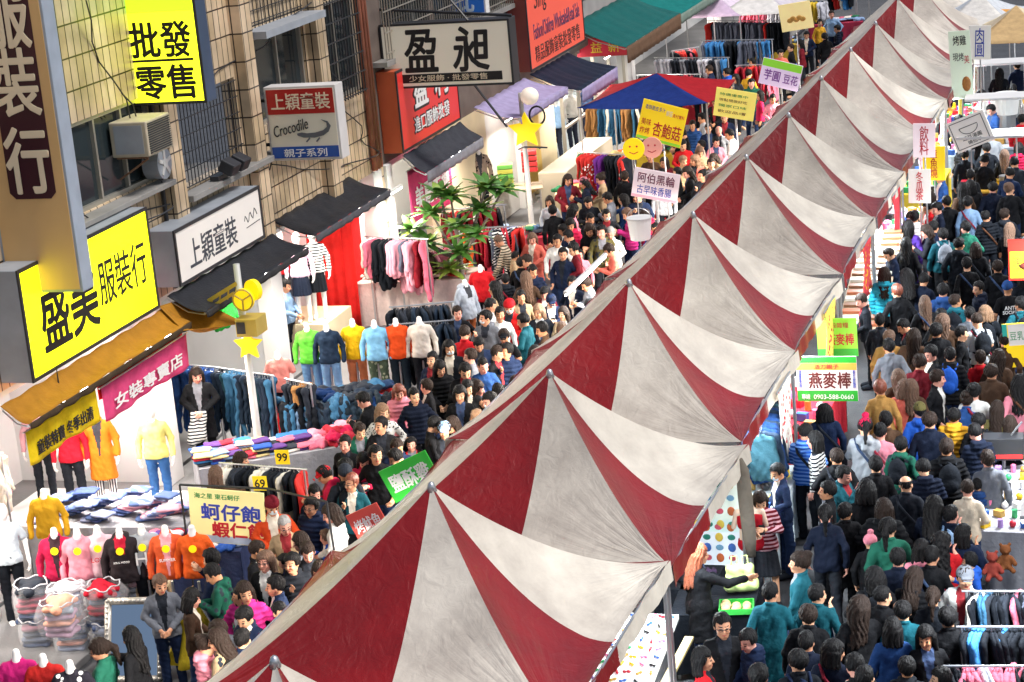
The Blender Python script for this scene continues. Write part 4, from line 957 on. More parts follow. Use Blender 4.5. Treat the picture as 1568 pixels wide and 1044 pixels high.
lamp_post(-13.6, 28.4, "pale street lamp hung with yellow star, disc and boxes beside the jeans rack", True)
lamp_post(-13.6, 43.2, "pale street lamp with one big yellow star and round globe", False)
# ================================================================ clothes, dummies, tables
DUMMY = mat("dummy_white", (.78, .76, .74), .35, .04); TAN_D = mat("dummy_skin_tone", (.72, .55, .42), .4, .04)
HOOK = mat("hanger_wire", (.5, .5, .52), .3, 0, metal=.8)
def garment_src(kind):
    k_ = ('gar', kind)
    if k_ in _cache: return _cache[k_]
    s = SDF(.014)
    if kind == 'jeans':
        for q, x in ((-.09, .012), (.09, -.012)):
            s.cone((x, q, -.10), (x, q * .95, -.45), .062, .05, k=.03); s.cone((x, q * .95, -.45), (x, q * .85, -.98), .05, .042, k=.03)
        s.cone((0, -.13, -.10), (0, .13, -.10), .04, k=.05); fl = .6
    else:
        L = {'shirt': .66, 'coat': .92, 'dress': .98}[kind]
        for q in (-.12, -.04, .04, .12): s.cone((0, q, -.13), (0, q * (1.1 if kind != 'dress' else 1.6), -L), .055, .06, k=.05)
        s.cone((0, -.18, -.12), (0, .18, -.12), .045, k=.05); s.cone((0, -.06, -.08), (0, .06, -.08), .045, k=.04)
        for q in (-1, 1): s.cone((.0, q * .19, -.13), (.03, q * .25, -.62 if kind != 'dress' else -.3), .055, .04, k=.03)
        fl = .62
    def op(Fd, X, Y, Z): return Fd - (.010 * np.sin(Y * 48 + 7 * np.sin(Z * 5)) * np.clip(-Z, 0, 1) + .005 * np.sin(Z * 30 + Y * 25)).astype(np.float32)
    def post(V): V = V.copy(); V[:, 0] *= fl; V[:, 0] += .012 * np.sin(V[:, 2] * 9 + V[:, 1] * 6); return V
    me = s.mesh("hanging_" + kind, op=op, mats=(INKCLOTH,), post=post)
    q = MB(); q.tube([(0, 0, -.07), (0, 0, .0), (0, .02, .025), (0, .035, .012), (0, .03, -.005)], .004, 5); q.tube([(0, -.16, -.1), (0, 0, -.06), (0, .16, -.1)], .006, 5)
    hg = q.mesh("hanger"); hg.materials.append(HOOK); _cache[k_] = (me, hg); return _cache[k_]
CN = {}
def nm(hexc): return CN.get(hexc, "dark")
def rack(a, b, h, cols, kinds, label, what, gap=.075, legs=True, scale=1.0, lvl=None, rg=None):
    """a clothes rail from a to b (x, y) at height h with one garment object per hanger"""
    rg = rg or random.Random(int(abs(a[0] * 100 + a[1] * 10))); A_ = Vector((*a, h)); B_ = Vector((*b, h)); d = (B_ - A_); L = d.length; d.normalize(); yaw = math.atan2(d.y, d.x)
    t = empty("clothes_rack", tuple(A_), yaw, label, "clothes rack")
    q = MB(); q.tube([(-.05, 0, 0), (L + .05, 0, 0)], .014, 8); q.build("rail", STEEL, t)
    if legs:
        for x in (0, L):
            q = MB(); q.tube([(x, 0, 0), (x, 0, -h + .06)], .016, 8); q.tube([(x, -.25, -h + .03), (x, .25, -h + .03)], .014, 6); q.build("leg", STEEL, t)
    n = int(L / gap); run = 0
    for i in range(n):
        if run <= 0: col = rg.choice(cols); kind = rg.choice(kinds); run = rg.choice((1, 1, 1, 2, 2, 3))
        run -= 1; me, hg = garment_src(kind)
        p = A_ + d * (gap * (i + .5) + rg.uniform(-.015, .015))
        o = link("hanging_" + {'jeans': 'trousers', 'shirt': 'blouse', 'coat': 'coat', 'dress': 'dress'}[kind], me); o.location = (p.x, p.y, h - .012); o.rotation_euler = (rg.uniform(-.09, .09), rg.uniform(-.08, .08), yaw + rg.uniform(-.4, .4)); o.scale = (scale * rg.uniform(.85, 1.25), scale * rg.uniform(.82, 1.1), scale * rg.uniform(.8, 1.12))
        if isinstance(col, tuple): set_mat(o, cloth(*col)); cn = nm(col[0])
        else: set_mat(o, cloth(col)); cn = nm(col)
        tag(o, "%s %s hanging on the %s" % (cn, {'jeans': 'trousers', 'shirt': 'blouse', 'coat': 'coat', 'dress': 'dress'}[kind], what), "garment", "garments on the " + what)
        link("hanger", hg, o)
    return t
CN.update({'#1c3f7a': 'blue', '#14305c': 'deep blue', '#1f2c3c': 'slate', '#23424c': 'teal grey', '#3b6a8c': 'washed blue', '#14181f': 'black', '#2a2f38': 'charcoal', '#7a1420': 'maroon', '#c2302c': 'red', '#d9d4c8': 'cream', '#a87a4a': 'tan',
  '#d46a80': 'pink', '#e8a0b0': 'pale pink', '#5a6070': 'grey', '#8a8d94': 'light grey', '#3a2c24': 'brown', '#b02838': 'crimson', '#6a2c84': 'purple', '#c8c8d0': 'off white', '#2d6e4a': 'green', '#e06028': 'orange', '#3a78b0': 'sky blue', '#d8b83a': 'mustard', '#6c88a8': 'pale denim'})
D = ['#14181f', '#2a2f38', '#14181f', '#1f2c3c']
def xy(px, py, z): p = atz(px, py, z); return (p.x, p.y)
rack((-16.2, 30.25), (-14.95, 29.95), 1.42, ['#1c3f7a', '#14305c', '#1c3f7a'], ['jeans'], "long chrome rail of blue jeans behind the woman holding striped cloth", "blue jeans rail", .055)
rack((-14.9, 29.93), (-13.75, 29.5), 1.42, ['#1f2c3c', '#23424c', '#3b6a8c', '#14181f', '#23424c'], ['jeans'], "chrome rail of grey and teal jeans beside the street lamp", "teal jeans rail", .055)
rack((-13.6, 29.7), (-13.1, 29.45), 1.3, ['#14181f', '#2a2f38', '#14181f', '#a87a4a'], ['jeans'], "short rail of black trousers just past the street lamp", "black trousers rail", .055)
rack((-12.75, 25.4), (-11.45, 25.2), 1.42, ['#14181f', '#7a1420', '#c2302c', '#2a2f38', '#d9d4c8', '#14181f', '#2a2f38'], ['coat', 'shirt'], "rail of dark jackets and red tops behind the fritter banner", "jacket rail", .06)
rack((-13.0, 25.9), (-12.2, 25.75), .95, ['#c2302c', '#14181f', '#2a2f38', '#e06028'], ['shirt'], "low rail of red and dark tops under the folded clothes table", "low red rail", .07)
rack(xy(540, 345, 1.75), xy(605, 342, 1.75), 1.75, ['#5a6070', '#2a2f38', '#8a8d94', '#14181f', '#3a2c24'], ['coat', 'dress'], "tall rail of grey and black coats left of the plumeria", "grey coat rail", .07)
rack(xy(612, 395, 1.45), xy(690, 375, 1.45), 1.45, ['#e8a0b0', '#d46a80', '#7a1420', '#3a2c24', '#e8a0b0'], ['dress', 'shirt'], "rail of pink and maroon dresses behind the plumeria", "pink dress rail", .07)
rack(xy(600, 470, 1.4), xy(692, 462, 1.4), 1.4, D, ['shirt'], "upper rail of black tops behind the orange jumper dummy", "upper black rail", .05)
rack(xy(600, 497, 1.3), xy(695, 490, 1.3), 1.3, D + ['#3a2c24', '#7a1420'], ['coat'], "lower rail of black coats behind the cream jumper dummy", "lower black rail", .055)
rack(xy(690, 352, 1.5), xy(802, 345, 1.5), 1.5, ['#14181f', '#c2302c', '#b02838', '#e06028', '#5a6070', ('#14181f', 'stripe'), '#7a1420'], ['coat', 'shirt'], "rail of red, striped and black jackets behind the beige striped shopper", "red jacket rail", .06)
rack(xy(1480, 905, 1.5), xy(1600, 905, 1.5), 1.5, ['#14181f', '#d46a80', '#2a2f38', '#5a6070', '#3b6a8c', '#d9d4c8', '#14181f'], ['shirt'], "rail of dark and pink tops behind the person in a cream coat", "far lane rail", .045, scale=.9)
rack(xy(1472, 960, 1.5), xy(1600, 960, 1.5), 1.5, ['#14181f', '#2a2f38', '#14181f', '#3a78b0', '#5a6070', '#14181f', '#14181f'], ['shirt'], "middle rail of mostly black tops with one sky blue top", "middle lane rail", .045, scale=.9)
rack(xy(1452, 1020, 1.5), xy(1600, 1020, 1.5), 1.5, ['#14181f', '#2a2f38', '#d46a80', '#c8c8d0', '#14181f'], ['shirt'], "nearest rail of black tops cut by the frame bottom", "nearest lane rail", .045, scale=.9)
rack(xy(885, 232, 1.7), xy(968, 238, 1.7), 1.7, [('#c2302c', 'print'), '#2a2f38', '#c2302c', '#6a2c84', '#2d6e4a', '#14181f'], ['coat', 'dress'], "rail of patterned red, black and purple clothes left of the mushroom sign", "patterned clothes rail", .1)
rack(xy(1075, 62, 1.9), xy(1182, 60, 1.9), 1.9, ['#2a2f38', '#3b6a8c', '#5a6070', '#8a8d94', '#14181f', '#3a78b0'], ['coat', 'jeans'], "upper rail of blue and grey clothes far up the street", "far upper rail", .1)
rack(xy(1128, 100, 1.5), xy(1190, 98, 1.5), 1.5, ['#c2302c', '#b02838', '#7a1420', '#d46a80'], ['coat', 'shirt'], "rail of red clothes far up the street", "far red rail", .1)
rack(xy(1030, 78, 1.7), xy(1068, 72, 1.7), 1.7, ['#14181f', '#3a2c24', '#d46a80', '#c2302c'], ['coat'], "rail of dark coats under the bright teal awning", "teal awning rail", .11)
rack((-5.6, 27.6), (-5.35, 25.9), 1.75, ['#1f2c3c', '#14305c', '#23424c'], ['shirt'], "rail of dark tops at the lane edge under the third tent", "stall edge rail", .075, legs=False)
# ---- dummies in clothes
def torso_src():
    if 'torso' in _cache: return _cache['torso']
    s = SDF(.012); torso(s, 'stand', -.012, None); s.cone((0, .01, 1.36), (0, .004, 1.50), .052, .042, k=.03)
    for sx in (1, -1): s.cone((sx * .15, .01, 1.335), (sx * .2, .02, 1.15), .042, .03, k=.03)
    me = s.mesh("dummy_torso", op=lambda Fd, X, Y, Z: np.maximum(Fd, (.78 - Z).astype(np.float32)), mats=(DUMMY,)); _cache['torso'] = me; return me
def full_src():
    if 'full' in _cache: return _cache['full']
    s = SDF(.012); torso(s, 'stand', -.012, None); arms(s, 'stand', (.042, .034, .026), None); legs(s, 'stand', (.075, .05, .036), sh=True); s.cone((0, .01, 1.36), (0, .004, 1.48), .05, .042, k=.03)
    for i in (0, 1): hand(s, 'stand', i, None)
    s.ell((0, .0, 1.56), (.08, .096, .12), .03)
    me = s.mesh("dummy_body", mats=(DUMMY,)); _cache['full'] = me; return me
def dummy(loc, rz, top, topcol, label, leg=None, legcol=None, full=False, skin=None, scale=1.0, group=None, badge=None, logo=None):
    o = link("dummy", full_src() if full else torso_src()); o.location = loc; o.rotation_euler = (0, 0, rz); o.scale = (scale,) * 3; tag(o, label, "dummy", group)
    if skin: set_mat(o, skin)
    c = link(top, jacket_mesh('stand', top), o); set_mat(c, topcol if not isinstance(topcol, (str, tuple)) else cloth(topcol) if isinstance(topcol, str) else cloth(*topcol))
    if leg: c = link(leg, trouser_mesh('stand', leg), o); set_mat(c, legcol if not isinstance(legcol, (str, tuple)) else (cloth(legcol) if isinstance(legcol, str) else cloth(*legcol)))
    if badge:
        q = MB(); q.tube([(0, -.142, 1.27), (0, -.15, 1.27)], .05, 16); q.build("badge", YP, o)
    if logo:
        q = lettering(o, logo, WINK if logo != "LOVE" else REDINK, frame_matrix((0, -.145, 1.12), (1, 0, 0), (0, 0, 1)), w=.2, name="print")
    if not full:
        q = MB(); q.tube([(0, 0, .78), (0, 0, .02)], .018, 8); q.tube([(0, 0, .02), (0, 0, 0)], .14, 16); q.build("stand", STEEL, o)
    return o
def at(px, py, z, dz=0): p = atz(px, py, z); return (p.x, p.y, z + dz)
RZ = R(20)
for px, py, top, tc, leg, lc, lb in ((75, 772, 'sweater', '#d9a8b0', 'trousers', '#23222a', "dummy in a pale pink top and black leggings at the shop entrance"),
    (122, 790, 'sweater', '#c01c30', 'trousers', '#23222a', "dummy in a red jumper and black leggings below the bulb"),
    (168, 783, 'coat', '#d87820', 'trousers', ('#4a4650', 'vstripe'), "dummy in an orange jacket and striped trousers"),
    (252, 785, 'sweater', '#d8cf78', 'trousers', '#3a66a0', "dummy in a pale yellow jumper and blue jeans by the lit doorway")):
    dummy(at(px, py, .3), RZ, top, tc, lb, leg, lc, True)
dummy(at(30, 955, 0.05), RZ + .3, 'tee', '#b9c4cc', "dummy in a pale tee and black side striped trousers at the frame edge", 'trousers', '#14161c', True)
for px, py, top, tc, lb, lg in ((82, 812, 'jacket', '#a81840', "dummy in a crimson jersey, first of the badge row", None), (117, 812, 'sweater', '#d88a98', "dummy in a plain pink jersey in the badge row", None), (148, 808, 'tee', '#e0b8c0', "dummy in a pale pink tee in the badge row", "LOVE"),
    (182, 812, 'hoodie', '#2a2326', "dummy in a dark open hoodie over red in the badge row", "SOUL MOOD"), (216, 806, 'tee', '#a9aeb4', "dummy in a grey tee in the badge row", "Hi"), (252, 808, 'jacket', '#d85a30', "dummy in an orange cardigan over pink in the badge row", "SUMMER"), (293, 808, 'sweater', '#dc5a20', "dummy in a plain orange jersey, last of the badge row", None)):
    x, y, z = at(px, py, 1.5); o = dummy((x, y, 0.0), RZ, top, tc, lb, badge=True, logo=lg, leg='trousers' if top == 'tee' else None, legcol='#1a1c22')
    if 'dark open' in lb or 'cardigan' in lb or 'crimson' in lb: set_mat([c for c in o.children if c.name.startswith(top)][0], cloth('#b01c34' if 'dark' in lb else ('#e8a0a8' if 'card' in lb else '#38242c')), 1)
x, y, z = at(66, 752, 1.5); dummy((x, y, 0), RZ, 'sweater', '#c89820', "dummy in a mustard jumper behind the badge row")
for px, py, top, tc, leg, lc, lb, gl in ((442, 487, 'sweater', '#c82028', 'trousers', '#5a6070', "dummy in a red jumper and grey trousers under the charcoal awning", .8), (468, 492, 'sweater', '#d8b8cc', 'skirt', '#1c2438', "dummy in a pale lilac top and navy skirt under the charcoal awning", .8), (492, 486, 'sweater', ('#e0e0da', 'stripe', '#20242c'), 'skirt', '#14161c', "dummy in a black and white striped top beside the red curtain", .8)):
    dummy(at(px, py, gl), RZ, top, tc, lb, leg, lc, True)
for px, py, top, tc, leg, lc, lb in ((470, 505, 'sweater', '#5ab83a', 'trousers', '#6a94c0', "dummy torso in a lime green jumper and pale jeans"), (500, 505, 'sweater', '#1c2c40', 'trousers', '#7aa4d0', "dummy torso in a navy jumper with jeans, beside the lime one"), (540, 498, 'sweater', '#e8b818', 'trousers', '#c87850', "dummy torso in a bright yellow jumper"),
    (573, 500, 'sweater', '#7ab4d8', 'trousers', ('#4a5a48', 'print', '#9aa088'), "dummy torso in a light blue jumper and camouflage trousers"), (606, 497, 'sweater', '#d84c1c', 'trousers', '#1e2a34', "dummy torso in an orange jumper and dark trousers"), (642, 495, 'sweater', '#d8d0c4', 'trousers', '#1c2026', "dummy torso in a cream jumper, last of the jumper row")):
    x, y, z = at(px, py, 1.5); dummy((x, y, 0.08), RZ - .1, top, tc, lb, leg, lc)
x, y, z = at(425, 545, 1.4); dummy((x, y, -.05), RZ, 'tee', '#d88a80', "dummy torso in a salmon tee and dark jeans beside the lamp post", 'trousers', '#1c2c44')
x, y, z = at(735, 408, 1.5); dummy((x, y, 0), R(10), 'sweater', '#c01820', "dummy torso in a plain red jumper below the plumeria", 'trousers', '#1a1a20')
x, y, z = at(712, 435, 1.45); dummy((x, y, 0), R(60), 'hoodie', '#a8b0bc', "dummy torso in a pale grey hoodie and rust trousers below the plumeria", 'trousers', '#96502c')
x, y, z = at(704, 232, 1.5); dummy((-15.0, 44.2, .6), R(25), 'jacket', ('#8a7a6c', 'print', '#2a2220'), "dummy torso in a leopard print top by the cream panel", 'trousers', '#14161a')
for px, py, c_, lb in ((25, 1005, '#c02070', "dummy torso in a magenta top at the lower frame corner"), (66, 1012, '#b02420', "dummy torso in a brick red top at the lower frame edge"), (107, 1022, '#22202a', "dummy torso in a black printed top at the lower frame edge")):
    x, y, z = at(px, py, 1.45); dummy((x, y, 0), RZ, 'tee', c_ if 'black' not in lb else (c_, 'print'), lb, 'trousers', '#1a1c24')
# underwear dummy on the lane side
x, y, z = at(1146, 765, 1.5); o = link("dummy", torso_src()); o.location = (x, y, 0); o.rotation_euler = (0, 0, R(15)); set_mat(o, TAN_D); tag(o, "bare torso dummy in a red sports top and briefs at the stall edge", "dummy")
s = SDF(.012); torso(s, 'stand', .004, None); RU = cloth('#a01020')
me = s.mesh("sports_top", op=lambda Fd, X, Y, Z: np.maximum(Fd, np.maximum(1.15 - Z, Z - 1.33 + .25 * np.abs(np.abs(X) - .07)).astype(np.float32)), mats=(RU,)); link("sports_top", me, o)
s = SDF(.012); torso(s, 'stand', .004, None); me = s.mesh("briefs", op=lambda Fd, X, Y, Z: np.maximum(Fd, (Z - 1.0).astype(np.float32)), mats=(RU,)); link("briefs", me, o)
MB().tube([(0, 0, .86), (0, 0, 0)], .02, 8).build("stand", STEEL, o)
# ---- tables
WOOD = mat("table_board", (.4, .3, .2), .6, .2, 4); REDC = cloth('#b81c20'); WHC = cloth('#9a9aa0'); BLC = cloth('#17181c')
def table(cx, cy, lx, ly, h, rz, m, label, skirt=True):
    t = empty("trestle_table", (cx, cy, 0), rz, label, "table")
    MB().box((-lx / 2, -ly / 2, h - .03), (lx / 2, ly / 2, h)).build("tabletop", m if skirt else WOOD, t, bevel=.006)
    if skirt:
        g = MB(); P = [(-lx / 2, -ly / 2), (lx / 2, -ly / 2), (lx / 2, ly / 2), (-lx / 2, ly / 2)]
        for i in range(4):
            a, b = P[i], P[(i + 1) % 4]; nx, ny = (b[1] - a[1]), -(b[0] - a[0]); l = math.hypot(nx, ny); nx /= l; ny /= l
            g.grid(lambda u, v: (a[0] + (b[0] - a[0]) * u + nx * (.006 + .025 * v * math.sin(u * l * 24)), a[1] + (b[1] - a[1]) * u + ny * (.006 + .025 * v * math.sin(u * l * 24)), h - .015 - v * (h - .1)), 40, 4)
        g.build("cloth_skirt", m, t, smooth=True)
    for sx in (1, -1):
        for sy in (1, -1): MB().tube([(sx * (lx / 2 - .06), sy * (ly / 2 - .06), 0), (sx * (lx / 2 - .06), sy * (ly / 2 - .06), h - .03)], .018, 6).build("leg", STEEL, t)
    return t
def folded_src(v):
    if ('fold', v) in _cache: return _cache[('fold', v)]
    s = SDF(.016); rg = random.Random(v)
    for q in (-.06, .06): s.cone((-.10, q, .03), (.10, q, .03), .032, .03, k=.05)
    s.cone((-.09, 0, .035), (.09, 0, .03), .034, k=.05)
    a, b = rg.uniform(0, 6), rg.uniform(20, 34)
    me = s.mesh("folded_garment", op=lambda Fd, X, Y, Z: Fd - (.007 * np.sin(X * b + a + Y * 14) * np.sin(Y * 31 + a)).astype(np.float32), mats=(INKCLOTH,), post=lambda V: V * np.array((1.15, 1.2, .62))); _cache[('fold', v)] = me; return me
def heap_src(v):
    if ('heap', v) in _cache: return _cache[('heap', v)]
    s = SDF(.016); rg = random.Random(v + 50)
    for i in range(5):
        a = rg.uniform(0, 6.28); s.cone((rg.uniform(-.1, .1), rg.uniform(-.1, .1), .03), (.17 * math.cos(a), .17 * math.sin(a), .02), .05, .035, k=.04)
    me = s.mesh("rumpled_garment", op=lambda Fd, X, Y, Z: Fd - (.010 * np.sin(X * 24 + 3 * np.sin(Y * 13)) * np.sin(Y * 19 + v)).astype(np.float32), mats=(INKCLOTH,)); _cache[('heap', v)] = me; return me
def draped_src(v):
    if ('drape', v) in _cache: return _cache[('drape', v)]
    s = SDF(.015); rg = random.Random(v + 9)
    for q in (-.05, .05):
        w_ = rg.uniform(-.04, .04); P = [(q, .45, .06), (q * 1.1 + w_, .1, .07), (q * 1.2 + w_, -.03, .03), (q * 1.3 + w_, -.07, -.12), (q * 1.2 + w_ * 2, -.08, -.38 - rg.uniform(0, .1))]
        for a, b in zip(P, P[1:]): s.cone(a, b, .048, .045, k=.03)
    me = s.mesh("draped_jeans", op=lambda Fd, X, Y, Z: Fd - (.008 * np.sin(Z * 45 + X * 30) * np.sin(Y * 33 + X * 25 + v)).astype(np.float32), mats=(INKCLOTH,)); _cache[('drape', v)] = me; return me
def piece(name, me, loc, rz, m, label, group, sc=(1, 1, 1), tilt=(0, 0)):
    o = link(name, me); o.location = loc; o.rotation_euler = (tilt[0], tilt[1], rz); o.scale = sc; set_mat(o, m); return tag(o, label, "garment", group)
rg = random.Random(21)
# denim table: its near edge runs from (440,640) to (590,620) in the photo
a, b = Vector((-13.55, 29.3, 0)), Vector((-12.0, 29.85, 0)); mid = (a + b) / 2; d = (b - a); yw = math.atan2(d.y, d.x)
tc = mid + Vector((-math.sin(yw), math.cos(yw), 0)) * .55
table(tc.x, tc.y, d.length + .2, 1.05, .8, yw, REDC, "red skirted table heaped with dark jeans below the jumper dummies")
for i in range(26):
    u = (i + .5) / 26; p = a.lerp(b, u) + Vector((math.sin(yw), -math.cos(yw), 0)) * rg.uniform(-.02, .02)
    c_ = rg.choice(['#14305c', '#1f2c3c', '#3b6a8c', '#1c2a38', '#20303c', '#6c88a8', '#14181f', '#2a3a48'])
    piece("draped_jeans", draped_src(i % 5), (p.x, p.y, .80 + rg.uniform(0, .1)), yw + rg.uniform(-.25, .25), cloth(c_), "jeans draped over the edge of the red skirted table", "jeans on the red skirted table", (rg.uniform(.8, 1.1), rg.uniform(.8, 1), 1))
for i in range(22):
    u = rg.random(); p = a.lerp(b, u) + Vector((-math.sin(yw), math.cos(yw), 0)) * rg.uniform(.25, .95)
    piece("crumpled_jeans", heap_src(i % 4), (p.x, p.y, .86 + rg.uniform(0, .1)), rg.uniform(0, 6), cloth(rg.choice(['#14305c', '#1f2c3c', '#2a4060', '#3b6a8c', '#2a2f38'])), "crumpled jeans heaped on top of the red skirted table", "jeans on the red skirted table", (1.1, 1.1, 1.1))
# folded stacks table
a, b = Vector((-14.0, 27.1, 0)), Vector((-11.95, 28.35, 0)); mid = (a + b) / 2; d = b - a; yw = math.atan2(d.y, d.x); nrm = Vector((-math.sin(yw), math.cos(yw), 0)); tc = mid + nrm * .42
table(tc.x, tc.y, d.length, .95, .72, yw, WHC, "pale table stacked with folded colourful clothes in front of the lamp post")
PAL = ['#2a4f9c', '#8aa4c8', '#c8c8d0', '#5a3a7a', '#2a2f38', '#d46a80', '#b02838', '#d8c48a', '#3a78b0', '#6c88a8', '#e0d8d0', '#1f2c3c']
for i in range(11):
    for r_ in range(3):
        p = a.lerp(b, (i + .5) / 11) + nrm * (.15 + .3 * r_); zz = .725; base = rg.choice(PAL)
        n_ = rg.randint(2, 4) if i < 5 else rg.randint(1, 3)
        for k in range(n_):
            c_ = rg.choice(PAL) if i < 8 else rg.choice(['#b02838', '#d46a80', '#c01c48', '#e8a0b0'])
            piece("folded_garment" if i < 8 else "rumpled_garment", folded_src(k % 3) if i < 8 else heap_src(k % 4), (p.x + rg.uniform(-.02, .02), p.y + rg.uniform(-.02, .02), zz), yw + rg.uniform(-.3, .3) + (0 if i < 8 else rg.uniform(0, 6)), cloth(c_), "folded garment in the stacks on the pale table" if i < 8 else "rumpled red or pink garment heaped at the pale table's end", "clothes on the pale table"); zz += .04 if i < 8 else .05
# table behind the badge dummies: bleached jeans
table(-14.2, 25.0, 2.3, 1.1, .8, R(5), WHC, "white table piled with bleached and pink jeans behind the badge row")
for i in range(70):
    p = (-15.25 + 2.1 * ((i * 7) % 40) / 40 + .02 * (i // 40), 24.6 + .8 * ((i * 13) % 40) / 40, .81 + (i % 5) * .05)
    piece("folded_jeans", folded_src(i % 3), p, rg.uniform(-.4, .4), cloth(rg.choice(['#5a70a0', '#46588c', '#8890b0', '#6a7cb0', '#38486c'] if p[0] < -14 else ['#c890a0', '#8c94b0', '#d098a8', '#566a98'])), "bleached jeans folded on the white table behind the badge row", "jeans on the white table", (1.1, 1.1, 1.2))
# platform under entrance dummies
q = empty("display_platform", (0, 0, 0), 0, "white display platform under the entrance dummies", "platform"); MB().box((-16.8, 25.7, .1), (-13.95, 27.3, .295)).build("deck", SHOPW, q, bevel=.01)
q = empty("display_platform", (0, 0, 0), 0, "pale platform under the charcoal awning dummies", "platform"); MB().box((-16.4, 34.7, .1), (-15.0, 36.0, .795)).build("deck", CREAM, q, bevel=.01)
# ---- clear sacks of clothes
PL = mat("clear_plastic", (.80, .82, .86), .14, 0, alpha=.17)
def sack_src(v):
    if ('sack', v) in _cache: return _cache[('sack', v)]
    rg2 = random.Random(v); mb = MB(); ph = rg2.uniform(0, 6)
    def P(a, b):
        an = a * 2 * math.pi; w_ = 1 + .06 * math.sin(an * 5 + ph + b * 7) + .04 * math.sin(an * 9 + b * 13); sq = 1 / max(abs(math.cos(an)), abs(math.sin(an))) ** .6
        r = .27 * w_ * sq * (.82 + .3 * math.sin(math.pi * (.15 + b * .75))); return (r * math.cos(an), r * math.sin(an), b * .56 + .02 * math.sin(an * 6 + ph) * b)
    mb.grid(P, 40, 16); me = mb.mesh("clear_sack", True); me.materials.append(PL); _cache[('sack', v)] = me; return me
def rim_src(v):
    if ('rim', v) in _cache: return _cache[('rim', v)]
    me0 = sack_src(v); n = 41; top = [me0.vertices[16 * n + i].co for i in range(n)]; mb = MB(); mb.tube([c * 1.0 for c in top], .011, 6); me = mb.mesh("sack_rim", True); me.materials.append(mat("sack_white_plastic", (.5, .5, .53), .3, .1)); _cache[('rim', v)] = me; return me
SK = [(48, 1008, 0, 0), (102, 1014, 0, 0), (157, 1012, 0, 0), (48, 1008, .46, 0), (102, 1014, .46, 0), (157, 1012, .46, 0), (202, 975, .0, 0), (82, 985, .5, 0), (202, 975, .46, 0)]
SLB = ["bottom sack at the outer end of the pile", "bottom sack in the middle of the pile", "bottom sack nearest the mirror", "top sack at the outer end, dark and pink clothes", "top sack with pale clothes", "top sack showing bright red clothes", "bottom sack beside the standing man", "back sack with peach and white clothes", "top sack of peach clothes beside the standing man"]
for i, (px, py, z, q) in enumerate(SK):
    p = atz(px, py, 0 if z < .48 else z); o = link("clear_sack", sack_src(i % 4)); o.location = (p.x, p.y + .25, z + .01); o.rotation_euler = (0, 0, rg.uniform(0, 6)); o.scale = (.82, .82, .82); link('sack_rim', rim_src(i % 4), o); tag(o, "clear plastic clothes sack, " + SLB[i], "sack", "clear sacks of clothes")
    pal = [['#3a4a6a', '#5a6478', '#2a3450', '#8a5a68'], ['#6a7c9c', '#7a849c', '#3a4a6a', '#b07868'], ['#4a5878', '#8890a4', '#38445c', '#2a2f48'], ['#2a2f38', '#b04a5a', '#3a4a6a', '#24283a'], ['#c8c4c8', '#b87a6a', '#6a7488', '#4a5878'], ['#b0182c', '#6a7488', '#485068', '#8a6a78'], ['#5a6478', '#7a6a80', '#4a5878'], ['#d89a80', '#8a94a0', '#a8889c'], ['#d8886c', '#9a7a88', '#6a7488']][i]
    for k in range(6):
        for j in range(1):
            c_ = pal[0] if k == 5 else rg.choice(pal); an = .4 * k
            piece("packed_garment", (folded_src(k % 3) if k < 5 else heap_src(i % 4)), (p.x + .015 * math.cos(k * 2), p.y + .25 + .015 * math.sin(k * 3), z + .02 + k * .075), an * .25, cloth(c_), "garment packed in the %s" % SLB[i].split(',')[0], "clothes packed in clear sacks", (1.25, 1.45, 1.75 if k < 5 else 1.1))
# framed mirror
mr = empty("framed_mirror", (0, 0, 0), 0, "leaning mirror in a carved silver frame before the clothes sacks", "mirror")
p = atz(205, 1040, .02); Mx = Matrix.Translation(p) @ Euler((R(-24), 0, R(8))).to_matrix().to_4x4()
q = MB(); w_, h_ = .34, .95
for sx in (1, -1): q.tube([(sx * w_, 0, 0), (sx * w_, 0, h_)], .045, 8)
for zz in (.0, h_): q.tube([(-w_, 0, zz), (w_, 0, zz)], .045, 8)
for i in range(26): q.sphere((-w_ + (i % 13) * w_ / 6, -.03, 0 if i < 13 else h_), .028, 6)
for i in range(30): q.sphere((w_ * (1 if i < 15 else -1), -.03, (i % 15) * h_ / 14), .028, 6)
o = q.build("carved_frame", mat("silver_gilt", (.5, .47, .42), .35, .3, 12, metal=.5), mr, smooth=True); o.matrix_local = Mx
o = MB().box((-w_, .0, 0), (w_, .012, h_)).build("glass", mat("mirror_glass", (.6, .62, .64), .06, 0, metal=1), mr); o.matrix_local = Mx
